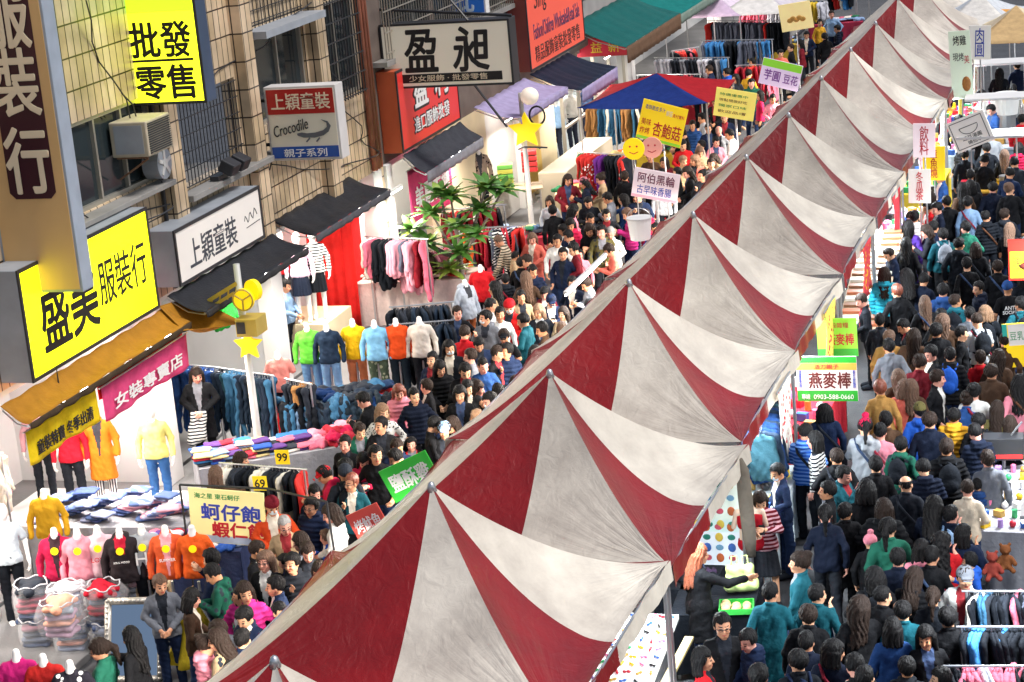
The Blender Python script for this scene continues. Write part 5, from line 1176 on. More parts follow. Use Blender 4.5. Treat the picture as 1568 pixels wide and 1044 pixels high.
# ================================================================ boards, curtains, stall goods, plants
def board(name, corners, Y, m, label, cat="sign", thick=.025, post=None, frame=None, emit=0):
    P = [aty(x, y, Y) for x, y in corners]; c = sum(P, Vector()) / 4
    x = ((P[1] - P[0]) + (P[2] - P[3])); W_ = x.length / 2; y = ((P[0] - P[3]) + (P[1] - P[2])); H_ = y.length / 2
    Mx = frame_matrix(c, x, y); t = empty(name, (0, 0, 0), 0, label, cat); t.matrix_world = Mx
    MB().box((-W_ / 2, -H_ / 2, -thick), (W_ / 2, H_ / 2, 0)).build("panel", m, t, bevel=.004)
    if frame:
        f = MB(); e = .02
        f.box((-W_ / 2, -H_ / 2, .001), (W_ / 2, -H_ / 2 + e, .012)); f.box((-W_ / 2, H_ / 2 - e, .001), (W_ / 2, H_ / 2, .012)); f.box((-W_ / 2, -H_ / 2 + e, .001), (-W_ / 2 + e, H_ / 2 - e, .012)); f.box((W_ / 2 - e, -H_ / 2 + e, .001), (W_ / 2, H_ / 2 - e, .012)); f.build("edge_frame", frame, t)
    if post is not None:
        inv = Mx.inverted(); a = inv @ Vector((c.x, Y + .06, c.z)); b = inv @ Vector((c.x, Y + .06, 0)); MB().tube([a, b], .018, 6).build("post", STEEL, t)
    return t, W_, H_
def on(t, s, m, x, y, w=None, h=None, z=.002, **k): return lettering(t, s, m, Matrix.Translation((x, y, z)), w, h, **k)
def blk(t, name, m, x0, y0, x1, y1, z=.0025): return MB().box((x0, y0, z - .002), (x1, y1, z)).build(name, m, t)
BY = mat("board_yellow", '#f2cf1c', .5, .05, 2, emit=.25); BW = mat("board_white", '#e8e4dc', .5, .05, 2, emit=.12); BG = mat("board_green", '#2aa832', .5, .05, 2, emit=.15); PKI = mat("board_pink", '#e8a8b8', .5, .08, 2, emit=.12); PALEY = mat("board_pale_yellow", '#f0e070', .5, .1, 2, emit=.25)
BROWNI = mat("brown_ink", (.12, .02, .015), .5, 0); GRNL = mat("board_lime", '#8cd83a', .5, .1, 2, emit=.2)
def yx(px, py, X): return atx(px, py, X).y
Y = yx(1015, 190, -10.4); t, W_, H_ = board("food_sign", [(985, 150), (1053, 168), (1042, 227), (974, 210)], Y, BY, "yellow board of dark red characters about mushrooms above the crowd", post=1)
on(t, "杏鮑菇", REDINK, W_ * .14, -H_ * .17, w=W_ * .62, h=H_ * .36, bold=.02); on(t, "美味", REDINK, -W_ * .34, -H_ * .05, w=W_ * .22, h=H_ * .17, bold=.01); on(t, "炸烤", REDINK, -W_ * .34, -H_ * .27, w=W_ * .22, h=H_ * .17, bold=.01)
on(t, "香酥脆皮多汁", BLUEINK, -W_ * .2, H_ * .33, w=W_ * .45, h=H_ * .12); on(t, "鮮菇", WINK, W_ * .12, H_ * .28, w=W_ * .14, h=H_ * .14); on(t, "真材實料", REDINK, W_ * .33, H_ * .26, w=W_ * .26, h=H_ * .1); blk(t, "green_strip", GRNL, -W_ * .49, -H_ * .49, W_ * .49, -H_ * .42)
Y = yx(1125, 158, -9.7); t, W_, H_ = board("food_sign", [(1097, 133), (1160, 143), (1152, 186), (1092, 176)], Y, PALEY, "plain pale yellow board above the crowd, past the mushroom board", post=1)
for i in range(4): on(t, ["特價優惠中", "現點現做好吃", "獨家口味", "歡迎品嚐"][i], BROWNI if i % 2 else GREENINK, -W_ * .05, H_ * (.3 - .2 * i), w=W_ * .7, h=H_ * .1)
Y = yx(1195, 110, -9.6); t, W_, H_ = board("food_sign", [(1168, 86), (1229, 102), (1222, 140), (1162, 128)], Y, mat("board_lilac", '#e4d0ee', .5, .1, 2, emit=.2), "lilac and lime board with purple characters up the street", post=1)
blk(t, "lime_strip", GRNL, -W_ * .49, H_ * .2, W_ * .49, H_ * .49); on(t, "芋圓", mat("purple_ink", (.25, .05, .4), .5, 0), -W_ * .2, -H_ * .1, w=W_ * .4, h=H_ * .4, bold=.02); on(t, "豆花", mat("purple_ink", (.25, .05, .4), .5, 0), W_ * .27, -H_ * .12, w=W_ * .36, h=H_ * .36, bold=.02)
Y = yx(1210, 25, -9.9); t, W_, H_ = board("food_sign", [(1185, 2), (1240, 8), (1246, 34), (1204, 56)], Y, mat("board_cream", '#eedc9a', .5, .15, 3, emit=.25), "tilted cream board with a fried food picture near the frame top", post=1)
q = MB(); 
for i in range(5): q.sphere((W_ * (-.2 + .1 * i), H_ * (-.12 + .06 * (i % 2)), .01), W_ * .1, 10, sc=(1, .8, .25))
q.build("food_picture", mat("fried_gold", (.6, .33, .06), .6, .3, 20), t, smooth=True)
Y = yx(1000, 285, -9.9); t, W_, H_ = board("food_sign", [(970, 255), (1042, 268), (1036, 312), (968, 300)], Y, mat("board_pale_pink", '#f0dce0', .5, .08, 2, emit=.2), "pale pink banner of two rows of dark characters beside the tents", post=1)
on(t, "阿伯黑輪", mat("plum_ink", (.2, .03, .08), .5, 0), 0, H_ * .2, w=W_ * .8, h=H_ * .34, bold=.015); on(t, "古早味香腸", BLUEINK, -W_ * .02, -H_ * .2, w=W_ * .75, h=H_ * .3, bold=.01); blk(t, "pink_strip", PKI, -W_ * .49, -H_ * .49, W_ * .49, -H_ * .4)
# round mascots' balloons by the mushroom board
for px, py, m, lb in ((970, 228, YP, "round yellow face disc below the mushroom board"), (998, 226, mat("disc_pink", '#f0a898', .5, .05, emit=.15), "round pink face disc below the mushroom board")):
    p = atx(px, py, -10.6); t = empty("face_disc", tuple(p), 0, lb, "sign"); q = MB(); q.tube([(0, 0, 0), (0, .04, 0)], .22, 24); q.build("disc", m, t)
    q = MB(); q.sphere((-.07, -.005, .05), .022, 8); q.sphere((.07, -.005, .05), .022, 8); q.tube([(-.09, -.006, -.06), (0, -.006, -.1), (.09, -.006, -.06)], .01, 5); q.build("drawn_face", REDINK, t)
    MB().tube([(0, .03, -.2), (0, .03, -p.z)], .012, 6).build("post", STEEL, t)
# fritter banner on its frame
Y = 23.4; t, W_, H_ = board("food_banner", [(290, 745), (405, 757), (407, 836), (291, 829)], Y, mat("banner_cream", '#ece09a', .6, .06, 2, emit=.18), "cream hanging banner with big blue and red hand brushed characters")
blk(t, "blue_strip", mat("pale_blue_print", (.5, .62, .78), .6, .2, 8), -W_ * .49, -H_ * .49, W_ * .49, -H_ * .36)
on(t, "蚵仔飽", BLUEINK, W_ * .05, H_ * .08, w=W_ * .78, h=H_ * .3, bold=.035); on(t, "蝦仁飽", REDINK, W_ * .14, -H_ * .24, w=W_ * .7, h=H_ * .28, bold=.035); on(t, "海之星 東石蚵仔", GREENINK, -W_ * .12, H_ * .37, w=W_ * .6, h=H_ * .1, bold=.01)
fr = empty("banner_stand", (0, 0, 0), 0, "black pipe frame holding the cream fritter banner over the crowd", "frame")
p = [aty(275, 742, Y + .1), aty(410, 748, Y + .1), aty(500, 768, 23.0), aty(520, 870, 23.0)]
q = MB(); q.tube(p[:3], .016, 6); q.tube([p[2], Vector((p[3].x, 23.0, 0))], .016, 6); q.tube([p[0], Vector((p[0].x, p[0].y, 0))], .016, 6); q.tube([p[1], Vector((p[1].x, p[1].y, .0))], .02, 6); q.build("pipes", DARK, fr)
# price cards
for px, py, X, s, lb in ((398, 740, -11.9, "69", "small yellow price card on the jacket rail"), (432, 700, -12.4, "99", "yellow price card on the pale table")):
    p = atx(px, py, X); t, W_, H_ = board("price_card", [(px - 11, py - 11), (px + 11, py - 11), (px + 11, py + 11), (px - 11, py + 11)], p.y - .05, BY if 'yellow' in lb else BW, lb, "price card", .006); on(t, s, INK, 0, 0, w=W_ * .7, h=H_ * .55, bold=.02)
# stall boards leaning on the shop side of the tents
Y = yx(640, 735, -9.15); t, W_, H_ = board("stall_banner", [(610, 718), (655, 692), (672, 735), (575, 775)], Y, BG, "green stall banner with white characters along the tent edge"); on(t, "鹽酥雞", WINK, 0, 0, w=W_ * .8, h=H_ * .5, bold=.03)
Y = yx(570, 790, -9.1); t, W_, H_ = board("stall_banner", [(540, 790), (592, 768), (582, 812), (540, 832)], Y, mat("banner_soft_red", '#c84a40', .5, .1, 2, emit=.1), "soft red stall banner with white characters below the green one"); on(t, "烤魷魚", WINK, 0, 0, w=W_ * .8, h=H_ * .45, bold=.02)
# lane side signs
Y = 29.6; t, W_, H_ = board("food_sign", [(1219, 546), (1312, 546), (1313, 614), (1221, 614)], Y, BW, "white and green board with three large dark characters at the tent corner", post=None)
blk(t, "green_strip", BG, -W_ * .5, H_ * .36, W_ * .5, H_ * .5); blk(t, "orange_strip", mat("board_orange", '#f0a040', .5, .05, emit=.15), -W_ * .5, H_ * .2, W_ * .5, H_ * .355); blk(t, "green_strip", BG, -W_ * .5, -H_ * .5, W_ * .5, -H_ * .26)
on(t, "燕麥棒", BROWNI, W_ * .05, -H_ * .03, w=W_ * .7, h=H_ * .36, bold=.03); on(t, "活力親子", REDINK, W_ * .0, H_ * .28, w=W_ * .4, h=H_ * .1, z=.004); on(t, "0903-588-0660", WINK, W_ * .1, -H_ * .4, w=W_ * .66, h=H_ * .1, z=.004); on(t, "專線", WINK, -W_ * .36, -H_ * .4, w=W_ * .14, h=H_ * .12, z=.004)
on(t, "健康美味", BLUEINK, -W_ * .44, -H_ * .0, w=W_ * .05, h=H_ * .4, vertical=True); on(t, "養生首選", BLUEINK, W_ * .45, H_ * .0, w=W_ * .05, h=H_ * .4, vertical=True)
Y = 30.9; t, W_, H_ = board("food_sign", [(1250, 488), (1311, 487), (1314, 545), (1252, 546)], Y, GRNL, "smaller lime board with three red characters just behind the white one")
on(t, "燕麥棒", REDINK, W_ * .08, -H_ * .05, w=W_ * .7, h=H_ * .3, bold=.03); blk(t, "green_strip", BG, -W_ * .5, -H_ * .5, W_ * .5, -H_ * .3); on(t, "五穀雜糧", REDINK, 0, H_ * .32, w=W_ * .6, h=H_ * .14)
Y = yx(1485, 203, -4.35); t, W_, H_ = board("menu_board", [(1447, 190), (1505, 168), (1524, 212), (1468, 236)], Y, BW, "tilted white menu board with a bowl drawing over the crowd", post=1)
q = MB(); e = .018
for P in ([(-.44, -.42), (.40, -.42)], [(.40, -.42), (.40, .42)], [(.40, .42), (-.44, .42)], [(-.44, .42), (-.44, -.42)]): q.tube([(x * W_, y * H_, .003) for x, y in P], .008, 5)
bw = [(.24 * W_ * math.cos(a), H_ * .2 + .24 * H_ * math.sin(a), .004) for a in np.linspace(math.pi, 2 * math.pi, 14)]; q.tube(bw + [bw[0]], .008, 5); q.build("bowl_drawing", INK, t)
on(t, "紅豆湯圓", INK, 0, -H_ * .14, w=W_ * .5, h=H_ * .14, bold=.01); on(t, "燒仙草", INK, .02, -H_ * .3, w=W_ * .36, h=H_ * .12, bold=.01)
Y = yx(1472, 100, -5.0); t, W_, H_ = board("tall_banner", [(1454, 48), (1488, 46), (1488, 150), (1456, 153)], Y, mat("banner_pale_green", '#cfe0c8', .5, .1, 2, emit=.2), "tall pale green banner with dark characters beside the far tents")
on(t, "烤雞", INK, 0, H_ * .36, w=W_ * .6, h=H_ * .14, bold=.02); on(t, "現烤", INK, -W_ * .1, H_ * .12, w=W_ * .5, h=H_ * .12, bold=.01); on(t, "美", REDINK, W_ * .28, H_ * .08, w=W_ * .25, h=H_ * .12)
q = MB(); q.sphere((W_ * .2, -H_ * .28, .005), W_ * .26, 12, sc=(.8, 1.4, .1)); q.build("roast_picture", mat("roast_brown", (.4, .16, .03), .5, .3, 20), t, smooth=True)
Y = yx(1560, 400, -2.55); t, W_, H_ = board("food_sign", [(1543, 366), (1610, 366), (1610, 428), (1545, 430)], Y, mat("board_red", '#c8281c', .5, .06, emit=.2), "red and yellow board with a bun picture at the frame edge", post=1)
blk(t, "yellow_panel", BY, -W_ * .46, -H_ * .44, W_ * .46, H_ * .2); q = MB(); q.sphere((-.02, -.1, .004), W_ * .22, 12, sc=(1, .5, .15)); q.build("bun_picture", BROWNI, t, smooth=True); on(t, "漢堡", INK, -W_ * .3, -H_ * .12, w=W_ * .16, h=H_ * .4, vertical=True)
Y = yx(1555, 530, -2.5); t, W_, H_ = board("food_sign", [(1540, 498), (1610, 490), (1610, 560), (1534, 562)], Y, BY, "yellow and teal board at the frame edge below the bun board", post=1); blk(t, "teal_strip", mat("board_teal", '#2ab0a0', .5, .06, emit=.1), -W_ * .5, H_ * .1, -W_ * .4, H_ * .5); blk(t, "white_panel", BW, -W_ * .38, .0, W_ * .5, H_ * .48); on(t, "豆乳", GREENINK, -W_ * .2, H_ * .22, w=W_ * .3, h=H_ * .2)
# pink curtains of the shops
def banner(name, y0, y1, z0, z1, X, m, label, s=None, ink=WINK, cat="curtain", split=1):
    t = empty(name, (0, 0, 0), 0, label, cat); g = MB()
    g.grid(lambda a, b: (X + .02 * math.sin(a * (y1 - y0) * 11) * b, y0 + (y1 - y0) * a, z1 - (z1 - z0) * b - .02 * math.sin(a * 9) * b), 40, 8); g.build("cloth", m, t, smooth=True, solid=.006)
    MB().tube([(X, y0 - .05, z1 + .01), (X, y1 + .05, z1 + .01)], .012, 6).build("rod", STEEL, t)
    if s: lettering(t, s, ink, frame_matrix((X + .035, (y0 + y1) / 2, (z0 + z1) / 2 - .05), FX, FY), w=(y1 - y0) * .8, h=(z1 - z0) * .42, bold=.02)
    return t
PINKC = cloth('#d84a7c'); 
banner("shop_banner", 25.05, 27.75, 2.12, 2.6, -14.25, PINKC, "pink banner with white characters under the orange brown awning", "女裝專賣店", split=1)
banner("shop_banner", 25.0, 27.7, 2.45, 2.68, -14.28, cloth('#b8141c'), "deep red strip hung above the pink shop banner")
banner("shop_banner", 23.0, 24.9, 2.2, 2.65, -14.26, cloth('#e8c81c'), "yellow scalloped banner with small dark writing under the awning", "童裝特賣 冬季出清", INK)
banner("shop_curtain", 39.0, 41.6, 1.55, 2.7, -14.75, PINKC, "pink shop curtain with white characters behind the plumeria", "美麗衣櫃")
banner("shop_curtain", 36.6, 37.6, .3, 2.7, -15.3, cloth('#c81c1c'), "long plain red curtain behind the striped dummy")
g = empty("shop_curtain", (0, 0, 0), 0, "tall red cloth wall beside the dark green scarf", "curtain"); P0 = atz(500, 520, .3); 
MB().grid(lambda a, b: (-15.95 + .85 * a, 36.45 + .25 * a + .03 * math.sin(a * 30) * b, 2.75 - 2.55 * b), 40, 8).build("cloth", cloth('#d02420'), g, smooth=True, solid=.006)
# table under red rail, white sheeted counter near plumeria
table(-14.3, 37.6, 2.6, .9, .95, R(8), cloth('#e0cfc8'), "cream covered counter of small clothes behind the dark rails")
for i in range(14): piece("folded_garment", folded_src(i % 3), (-15.4 + .17 * i, 37.4 + .3 * (i % 2), .99), rg.uniform(0, 3), cloth(rg.choice(['#c2302c', '#d8c0b0', '#d8a8a0', '#d9d4c8', '#a87a4a'])), "folded garment on the cream covered counter", "clothes on the cream counter", (1.1, 1.1, 1.3))
# crate stack green/red
for k in range(5):
    p = atz(778, 345, 0); o = MB().box((-.22, -.16, 0), (.22, .16, .10)).build("plastic_crate", mat("crate_green", (.18, .55, .1), .4, .05) if k % 2 == 0 else mat("crate_yellow", (.6, .6, .1), .4, .05), None, (p.x, p.y, .9 + k * .11), (0, 0, .3), bevel=.015); tag(o, "green or yellow plastic crate in the stack by the starred lamp", "crate", "crates stacked by the starred lamp")
    if k < 4: o = MB().box((-.18, -.16, 0), (.18, .16, .10)).build("plastic_crate", mat("crate_red", (.5, .03, .03), .4, .05), None, (p.x + .55, p.y + .3, 1.2 + k * .13), (0, 0, .3), bevel=.015); tag(o, "red plastic crate in the taller stack by the starred lamp", "crate", "red crates stacked by the starred lamp")
table(atz(778, 345, 0).x + .2, atz(778, 345, 0).y + .1, 1.3, .8, .88, .3, CREAM, "cream table carrying the plastic crates", skirt=False)
# white bucket on the tent edge
p = atz(981, 366, 2.3); t = empty("white_bucket", (p.x, p.y, 2.3), 0, "white plastic bucket hung at the tents' edge over the crowd", "bucket")
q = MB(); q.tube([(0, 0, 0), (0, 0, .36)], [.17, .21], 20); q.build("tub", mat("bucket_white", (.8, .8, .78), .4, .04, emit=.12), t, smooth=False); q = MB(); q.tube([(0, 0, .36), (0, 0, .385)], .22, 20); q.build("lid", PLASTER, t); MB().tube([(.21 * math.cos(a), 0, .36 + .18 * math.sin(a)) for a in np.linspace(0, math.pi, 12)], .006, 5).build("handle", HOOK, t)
# ---- lane side stall goods
BLK = cloth('#15161a')
table(-5.3, 22.75, .95, 1.15, .82, R(4), BLK, "black covered stall table in front of the red haired seller")
t = empty("food_tray", (-4.98, 22.32, .84), R(10), "green plastic tray of pastries on the black table", "tray")
q = MB(); q.box((-.2, -.16, 0), (.2, .16, .015)); q.box((-.2, -.16, .015), (.2, -.145, .07)); q.box((-.2, .145, .015), (.2, .16, .07)); q.box((-.2, -.145, .015), (-.185, .145, .07)); q.box((.185, -.145, .015), (.2, .145, .07)); q.build("tray_shell", mat("tray_green", (.04, .45, .06), .4, .05), t, bevel=.004)
for i in range(7):
    o = link("pastry", MB().sphere((0, 0, 0), .055, 12, sc=(1.3 if i % 2 else 1, .9, .7)).mesh("pastry", True)); o.data.materials.append(mat("baked_crust", (.6, .42, .2), .6, .3, 20)); a = t.matrix_basis @ Vector((-.12 + .12 * (i % 3), -.08 + .08 * (i // 3), .055)); o.location = a; o.rotation_euler = (0, 0, i); tag(o, "golden pastry in the green tray", "pastry", "pastries in the green tray")
t = empty("drink_cup", (-5.38, 22.35, .84), 0, "paper drink cup with a lid on the black table", "cup"); MB().tube([(0, 0, 0), (0, 0, .14)], [.03, .042], 14).build("cup", mat("paper_cup", (.75, .6, .4), .6, .1), t); MB().tube([(0, 0, .14), (0, 0, .155)], .044, 14).build("lid", PLASTER, t)
t = empty("carrier_bag", tuple(atz(1135, 905, .85)), R(15), "pale green carrier bag standing by the black table", "bag")
s = SDF(.014); s.cone((-.13, 0, .08), (.13, 0, .08), .08, k=.04); s.cone((-.11, 0, .28), (.11, 0, .28), .05, k=.1); s.cone((-.12, 0, .1), (-.1, 0, .28), .07, .05, k=.05); s.cone((.12, 0, .1), (.1, 0, .28), .07, .05, k=.05); s.cone((0, 0, .1), (0, 0, .28), .08, .05, k=.05)
link("bag_body", s.mesh("bag_body", op=lambda Fd, X, Y, Z: Fd - (.008 * np.sin(X * 40 + Z * 15) * np.sin(Z * 33)).astype(np.float32), mats=(mat("pale_green_plastic", '#c4d88a', .4, .1, 4),)), t)
for sx in (1, -1): MB().tube([(sx * .1, 0, .3), (sx * .09, 0, .44), (sx * .03, 0, .44), (sx * .03, 0, .3)], .01, 5).build("handle", mat("pale_green_plastic"), t)
# grey cloth bundle hanging down the tent pole
t = empty("rolled_curtain", (-5.12, 23.65, 0), 0, "grey rolled cloth hanging from the tent corner beside the red underwear dummy", "curtain")
MB().tube([(0, 0, 2.2), (.02, 0, 2.05), (.03, .02, 1.7), (.05, .03, 1.2), (.06, .03, .95)], [.03, .08, .09, .085, .05], 14).build("cloth", cloth('#6a6258'), t, smooth=True)
# merchandise sheets: plain printed panels on the stall's back wall
t = empty("poster_rack", (0, 0, 0), 0, "white display panels of printed posters under the near tents", "display"); 
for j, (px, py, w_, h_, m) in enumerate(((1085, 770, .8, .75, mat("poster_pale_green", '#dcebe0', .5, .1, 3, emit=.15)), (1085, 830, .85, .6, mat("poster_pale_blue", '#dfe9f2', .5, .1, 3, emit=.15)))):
    c = aty(px, py, 24.2); pn = MB().box((c.x - w_ / 2, 24.2, c.z - h_ / 2), (c.x + w_ / 2, 24.22, c.z + h_ / 2)).build("poster", m, t)
    q = MB()
    for a_ in range(5):
        for b_ in range(4):
            x_ = c.x - w_ / 2 + .05 + a_ * (w_ - .08) / 5; z_ = c.z - h_ / 2 + .05 + b_ * (h_ - .06) / 4; cm_ = mat("print_%d" % ((a_ * 3 + b_ * 5 + j * 2) % 6), ('#2a8a78', '#3a68b8', '#d85a70', '#e8c850', '#7ab4d8', '#c86838')[(a_ * 3 + b_ * 5 + j * 2) % 6], .5, .3, 9)
            q = MB(); q.sphere((x_ + .05, 24.197, z_ + .05), .05, 10, sc=(1, .04, 1.2 if (a_ + b_) % 2 else .8)); q.build("printed_shape", cm_, pn, smooth=True)
# slanted white display of little goods at the near stall
p = [atz(930, 1060, .75), atz(1010, 1060, .75), atz(1008, 955, .95), atz(985, 955, .95)]
t = empty("display_board", (0, 0, 0), 0, "white slanted display board covered in small hair clips", "display")
A_, B_, C_, D_ = Vector((-6.25, 19.6, .72)), Vector((-5.5, 19.55, .72)), Vector((-5.52, 21.75, 1.0)), Vector((-6.2, 21.75, 1.0))
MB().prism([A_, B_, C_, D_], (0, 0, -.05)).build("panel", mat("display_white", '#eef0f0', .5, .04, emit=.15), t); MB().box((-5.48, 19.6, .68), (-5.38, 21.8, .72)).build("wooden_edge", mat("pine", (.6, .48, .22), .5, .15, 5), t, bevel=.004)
for sx, yy in ((-6.15, 19.7), (-5.6, 19.7), (-6.15, 21.6), (-5.6, 21.6)): MB().tube([(sx, yy, 0), (sx, yy, .66)], .018, 6).build("leg", STEEL, t)
CL = [mat("clip_%s" % n, c, .35, .1) for n, c in (("red", '#c01830'), ("pink", '#e878a0'), ("yellow", '#e8c020'), ("blue", '#3060b0'), ("green", '#30a060'), ("black", '#18181c'), ("lilac", '#a080c0'), ("gold", '#b89040'))]
clm = []
for m in CL:
    q = MB(); q.sphere((-.018, 0, .014), .02, 8, sc=(1, .7, .6)); q.sphere((.018, 0, .014), .02, 8, sc=(1, .7, .6)); q.sphere((0, 0, .016), .01, 6); me = q.mesh("hair_clip", True); me.materials.append(m); clm.append(me)
for i in range(13):
    for j in range(6):
        a = A_.lerp(B_, (j + .5) / 6).lerp(D_.lerp(C_, (j + .5) / 6), (i + .5) / 13); k = rg.randrange(8); o = link("hair_clip", clm[k]); o.location = a + Vector((rg.uniform(-.02, .02), rg.uniform(-.03, .03), .0)); o.rotation_euler = (R(7), 0, rg.uniform(0, 3)); o.scale = (1.3,) * 3
        tag(o, "%s bow shaped hair clip on the white slanted display" % "red pink yellow blue green black lilac gold".split()[k], "hair clip", "hair clips on the slanted display")
# black socks heap
for i in range(9): piece("rolled_socks", heap_src(i % 4), (-5.75 + .13 * (i % 3) , 23.1 + .14 * (i // 3), .84), i, cloth(rg.choice(['#15161a', '#2a2430', '#c8c8d0', '#3a2c44'])), "rolled socks heaped at the back of the black table", "socks on the black table", (.6, .6, .7))
table(-5.75, 23.3, .7, .8, .82, 0, BLK, "small black covered table behind the pastry table")
# striped printed lists on a sloped rack (brown and white cards)
t = empty("card_rack", (0, 0, 0), 0, "sloped rack of brown and white striped packets beyond the oat boards", "display")
pl = MB(); A_, B_, C_, D_ = Vector((-5.75, 34.9, .6)), Vector((-5.0, 34.9, .6)), Vector((-5.0, 38.3, 1.5)), Vector((-5.75, 38.3, 1.5)); pl.prism([A_, B_, C_, D_], (0, 0, -.04)); pl.build("slope", WOOD, t)
for sx, yy, h_ in ((-5.7, 35, .58), (-5.05, 35, .58), (-5.7, 38.2, 1.4), (-5.05, 38.2, 1.4)): MB().tube([(sx, yy, 0), (sx, yy, h_)], .018, 6).build("leg", STEEL, t)
pk = [MB().box((-.16, -.05, 0), (.16, .05, .05)).mesh("packet") for _ in range(3)]
for me, m in zip(pk, (mat("packet_rust", (.42, .12, .05), .5, .2), mat("packet_white", (.75, .72, .65), .5, .1), mat("packet_brown", (.22, .1, .05), .5, .2))): me.materials.append(m)
for i in range(16):
    for j in range(2):
        a = A_.lerp(B_, (j + .5) / 2).lerp(D_.lerp(C_, (j + .5) / 2), (i + .5) / 16); k = rg.choice((0, 1, 1, 2)); o = link("snack_packet", pk[k]); o.location = a + Vector((0, 0, .005)); o.rotation_euler = (R(15), 0, rg.uniform(-.05, .05)); tag(o, "%s packet lying on the sloped rack" % ("rust", "white", "brown")[k], "packet", "packets on the sloped rack")
# right hand stalls
t = table(-2.05, 26.4, 1.0, 3.2, .9, R(-3), WHC, "white covered stall table of small goods at the lane's outer edge")
gd = [MB().box((-.06, -.04, 0), (.06, .04, .08)).mesh("carton"), MB().tube([(0, 0, 0), (0, 0, .1)], .035, 10).mesh("jar"), MB().sphere((0, 0, .04), .045, 10).mesh("trinket", True)]
for i in range(44):
    k = i % 3; me = gd[k].copy(); c_ = rg.choice(CL + [PLASTER, PLASTER, YP]); me.materials.append(c_); o = link(("small_carton", "small_jar", "trinket")[k], me); o.location = (-2.42 + .16 * (i % 5) + rg.uniform(-.03, .03), 25.0 + .33 * (i // 5) + rg.uniform(-.05, .05), .905); o.rotation_euler = (0, 0, rg.uniform(0, 3)); tag(o, "%s on the white stall table at the lane edge" % ("small boxed gift", "small jar", "round trinket")[k], "trinket", "goods on the white stall table")
for i, (px, c_, lb) in enumerate(((1540, '#7a4a2a', "brown toy bear sitting on the white stall table"), (1520, '#8a3a30', "small russet toy bear beside the larger one"))):
    p = atz(px, 872 + 12 * i, .92); s = SDF(.012); s.cone((0, 0, .08), (0, 0, .14), .075, .06, k=.03); s.ell((0, -.01, .25), (.065, .06, .06), .02); 
    for sx in (1, -1): s.ell((sx * .05, 0, .31), (.022, .015, .022), .01); s.cone((sx * .06, -.02, .15), (sx * .1, -.06, .09), .028, k=.02); s.cone((sx * .04, -.04, .04), (sx * .07, -.13, .03), .03, k=.02)
    s.ell((0, -.065, .24), (.025, .02, .02), .01)
    o = link("toy_bear", s.mesh("toy_bear", mats=(cloth(c_),))); o.location = p; o.rotation_euler = (0, 0, .2); tag(o, lb, "toy")
t = empty("amplifier_case", tuple(atz(1537, 700, 1.05)), R(4), "black case with a red lit strip on a stand at the lane's edge", "case"); MB().box((-.26, -.14, 0), (.26, .14, .3)).build("case", DARK, t, bevel=.01); MB().box((-.24, -.143, .03), (.24, -.1405, .08)).build("red_strip", mat("red_led", (.8, .02, .02), .4, 0, emit=1.2), t); MB().tube([(.1, 0, .3), (.24, -.05, .5)], .012, 6).build("mic_arm", STEEL, t); MB().tube([(0, 0, 0), (0, 0, -1.04)], .025, 8).build("stand", STEEL, t)
# far stall fronts on the lane top right
for i, (y, c_, lb) in enumerate(((44.5, '#5a2a1c', "brown food cart with a yellow counter near the tall green banner"), (49.0, '#7a8a98', "grey metal food cart farther up the lane"), (54.0, '#8a5a3a', "tan food cart at the lane's far end"))):
    x = -3.9 - .25 * i; t = empty("food_cart", (x, y, 0), R(3), lb, "food cart"); MB().box((-.7, -.45, .1), (.5, .45, .9)).build("cabinet", mat("cart_%d" % i, c_, .5, .15), t, bevel=.01); MB().box((-.75, -.5, .9), (.55, .5, .95)).build("counter", mat("counter_%d" % i, ('#d8a83a', '#b8c0c8', '#d8c8a8')[i], .4, .1), t, bevel=.01)
    for sx in (-.6, .45): MB().tube([(sx, .4, .95), (sx, .4, 2.0)], .018, 6).build("post", STEEL, t)
    MB().box((-.75, -.3, 2.0), (.6, .5, 2.05)).build("roof_board", PLASTER, t)
    for j in range(5):
        o = link(("steel_pot" if j % 2 else "food_box"), (MB().tube([(0, 0, 0), (0, 0, .2)], .12, 14).mesh("steel_pot") if j % 2 else MB().box((-.14, -.1, 0), (.14, .1, .12)).mesh("food_box"))); o.data.materials.append(STEEL if j % 2 else rg.choice(CL)); o.location = (x - .55 + .25 * j, y + .02 * j, .953); tag(o, ("steel pot" if j % 2 else "coloured food box") + " on the counter of the %s" % lb.split(' ', 1)[0] + " food cart", "pot" if j % 2 else "box", "wares on the %s food cart" % lb.split(' ', 1)[0])
# ---- plumeria tree
LEAF = mat("plumeria_leaf", (.075, .21, .03), .4, .35, 7); LEAF2 = mat("plumeria_leaf_pale", (.26, .40, .05), .4, .3, 7); BARK = mat("grey_bark", (.2, .17, .14), .8, .3, 8, .5, 20)
base = Vector((-13.25, 37.3, 0)); tr = empty("plumeria_tree", tuple(base), 0, "plumeria tree with rosettes of long green leaves among the clothes rails", "tree")
TIPS = [(690, 412, 0.0), (655, 372, .2), (630, 352, .4), (660, 325, .5), (700, 345, .0), (735, 320, .3), (690, 300, .6), (745, 285, .4), (770, 290, .8), (725, 360, -.2), (672, 295, .6), (705, 385, -.1)]
tips = []
for px, py, dy in TIPS: tips.append(aty(px, py, base.y + dy) - base)
q = MB(); fork = Vector((.0, .1, 1.3)); q.tube([(0, 0, 0), (.05, .02, .6), fork], [.07, .06, .05], 10); q.build("trunk", BARK, tr, smooth=True)
q = MB()
for tp in tips:
    mid = fork.lerp(tp, .5) + Vector((0, 0, -.06)); q.tube([fork, mid, tp], [.035, .028, .02], 7)
q.build("branches", BARK, tr, smooth=True)
q = MB(); rg2 = random.Random(3)
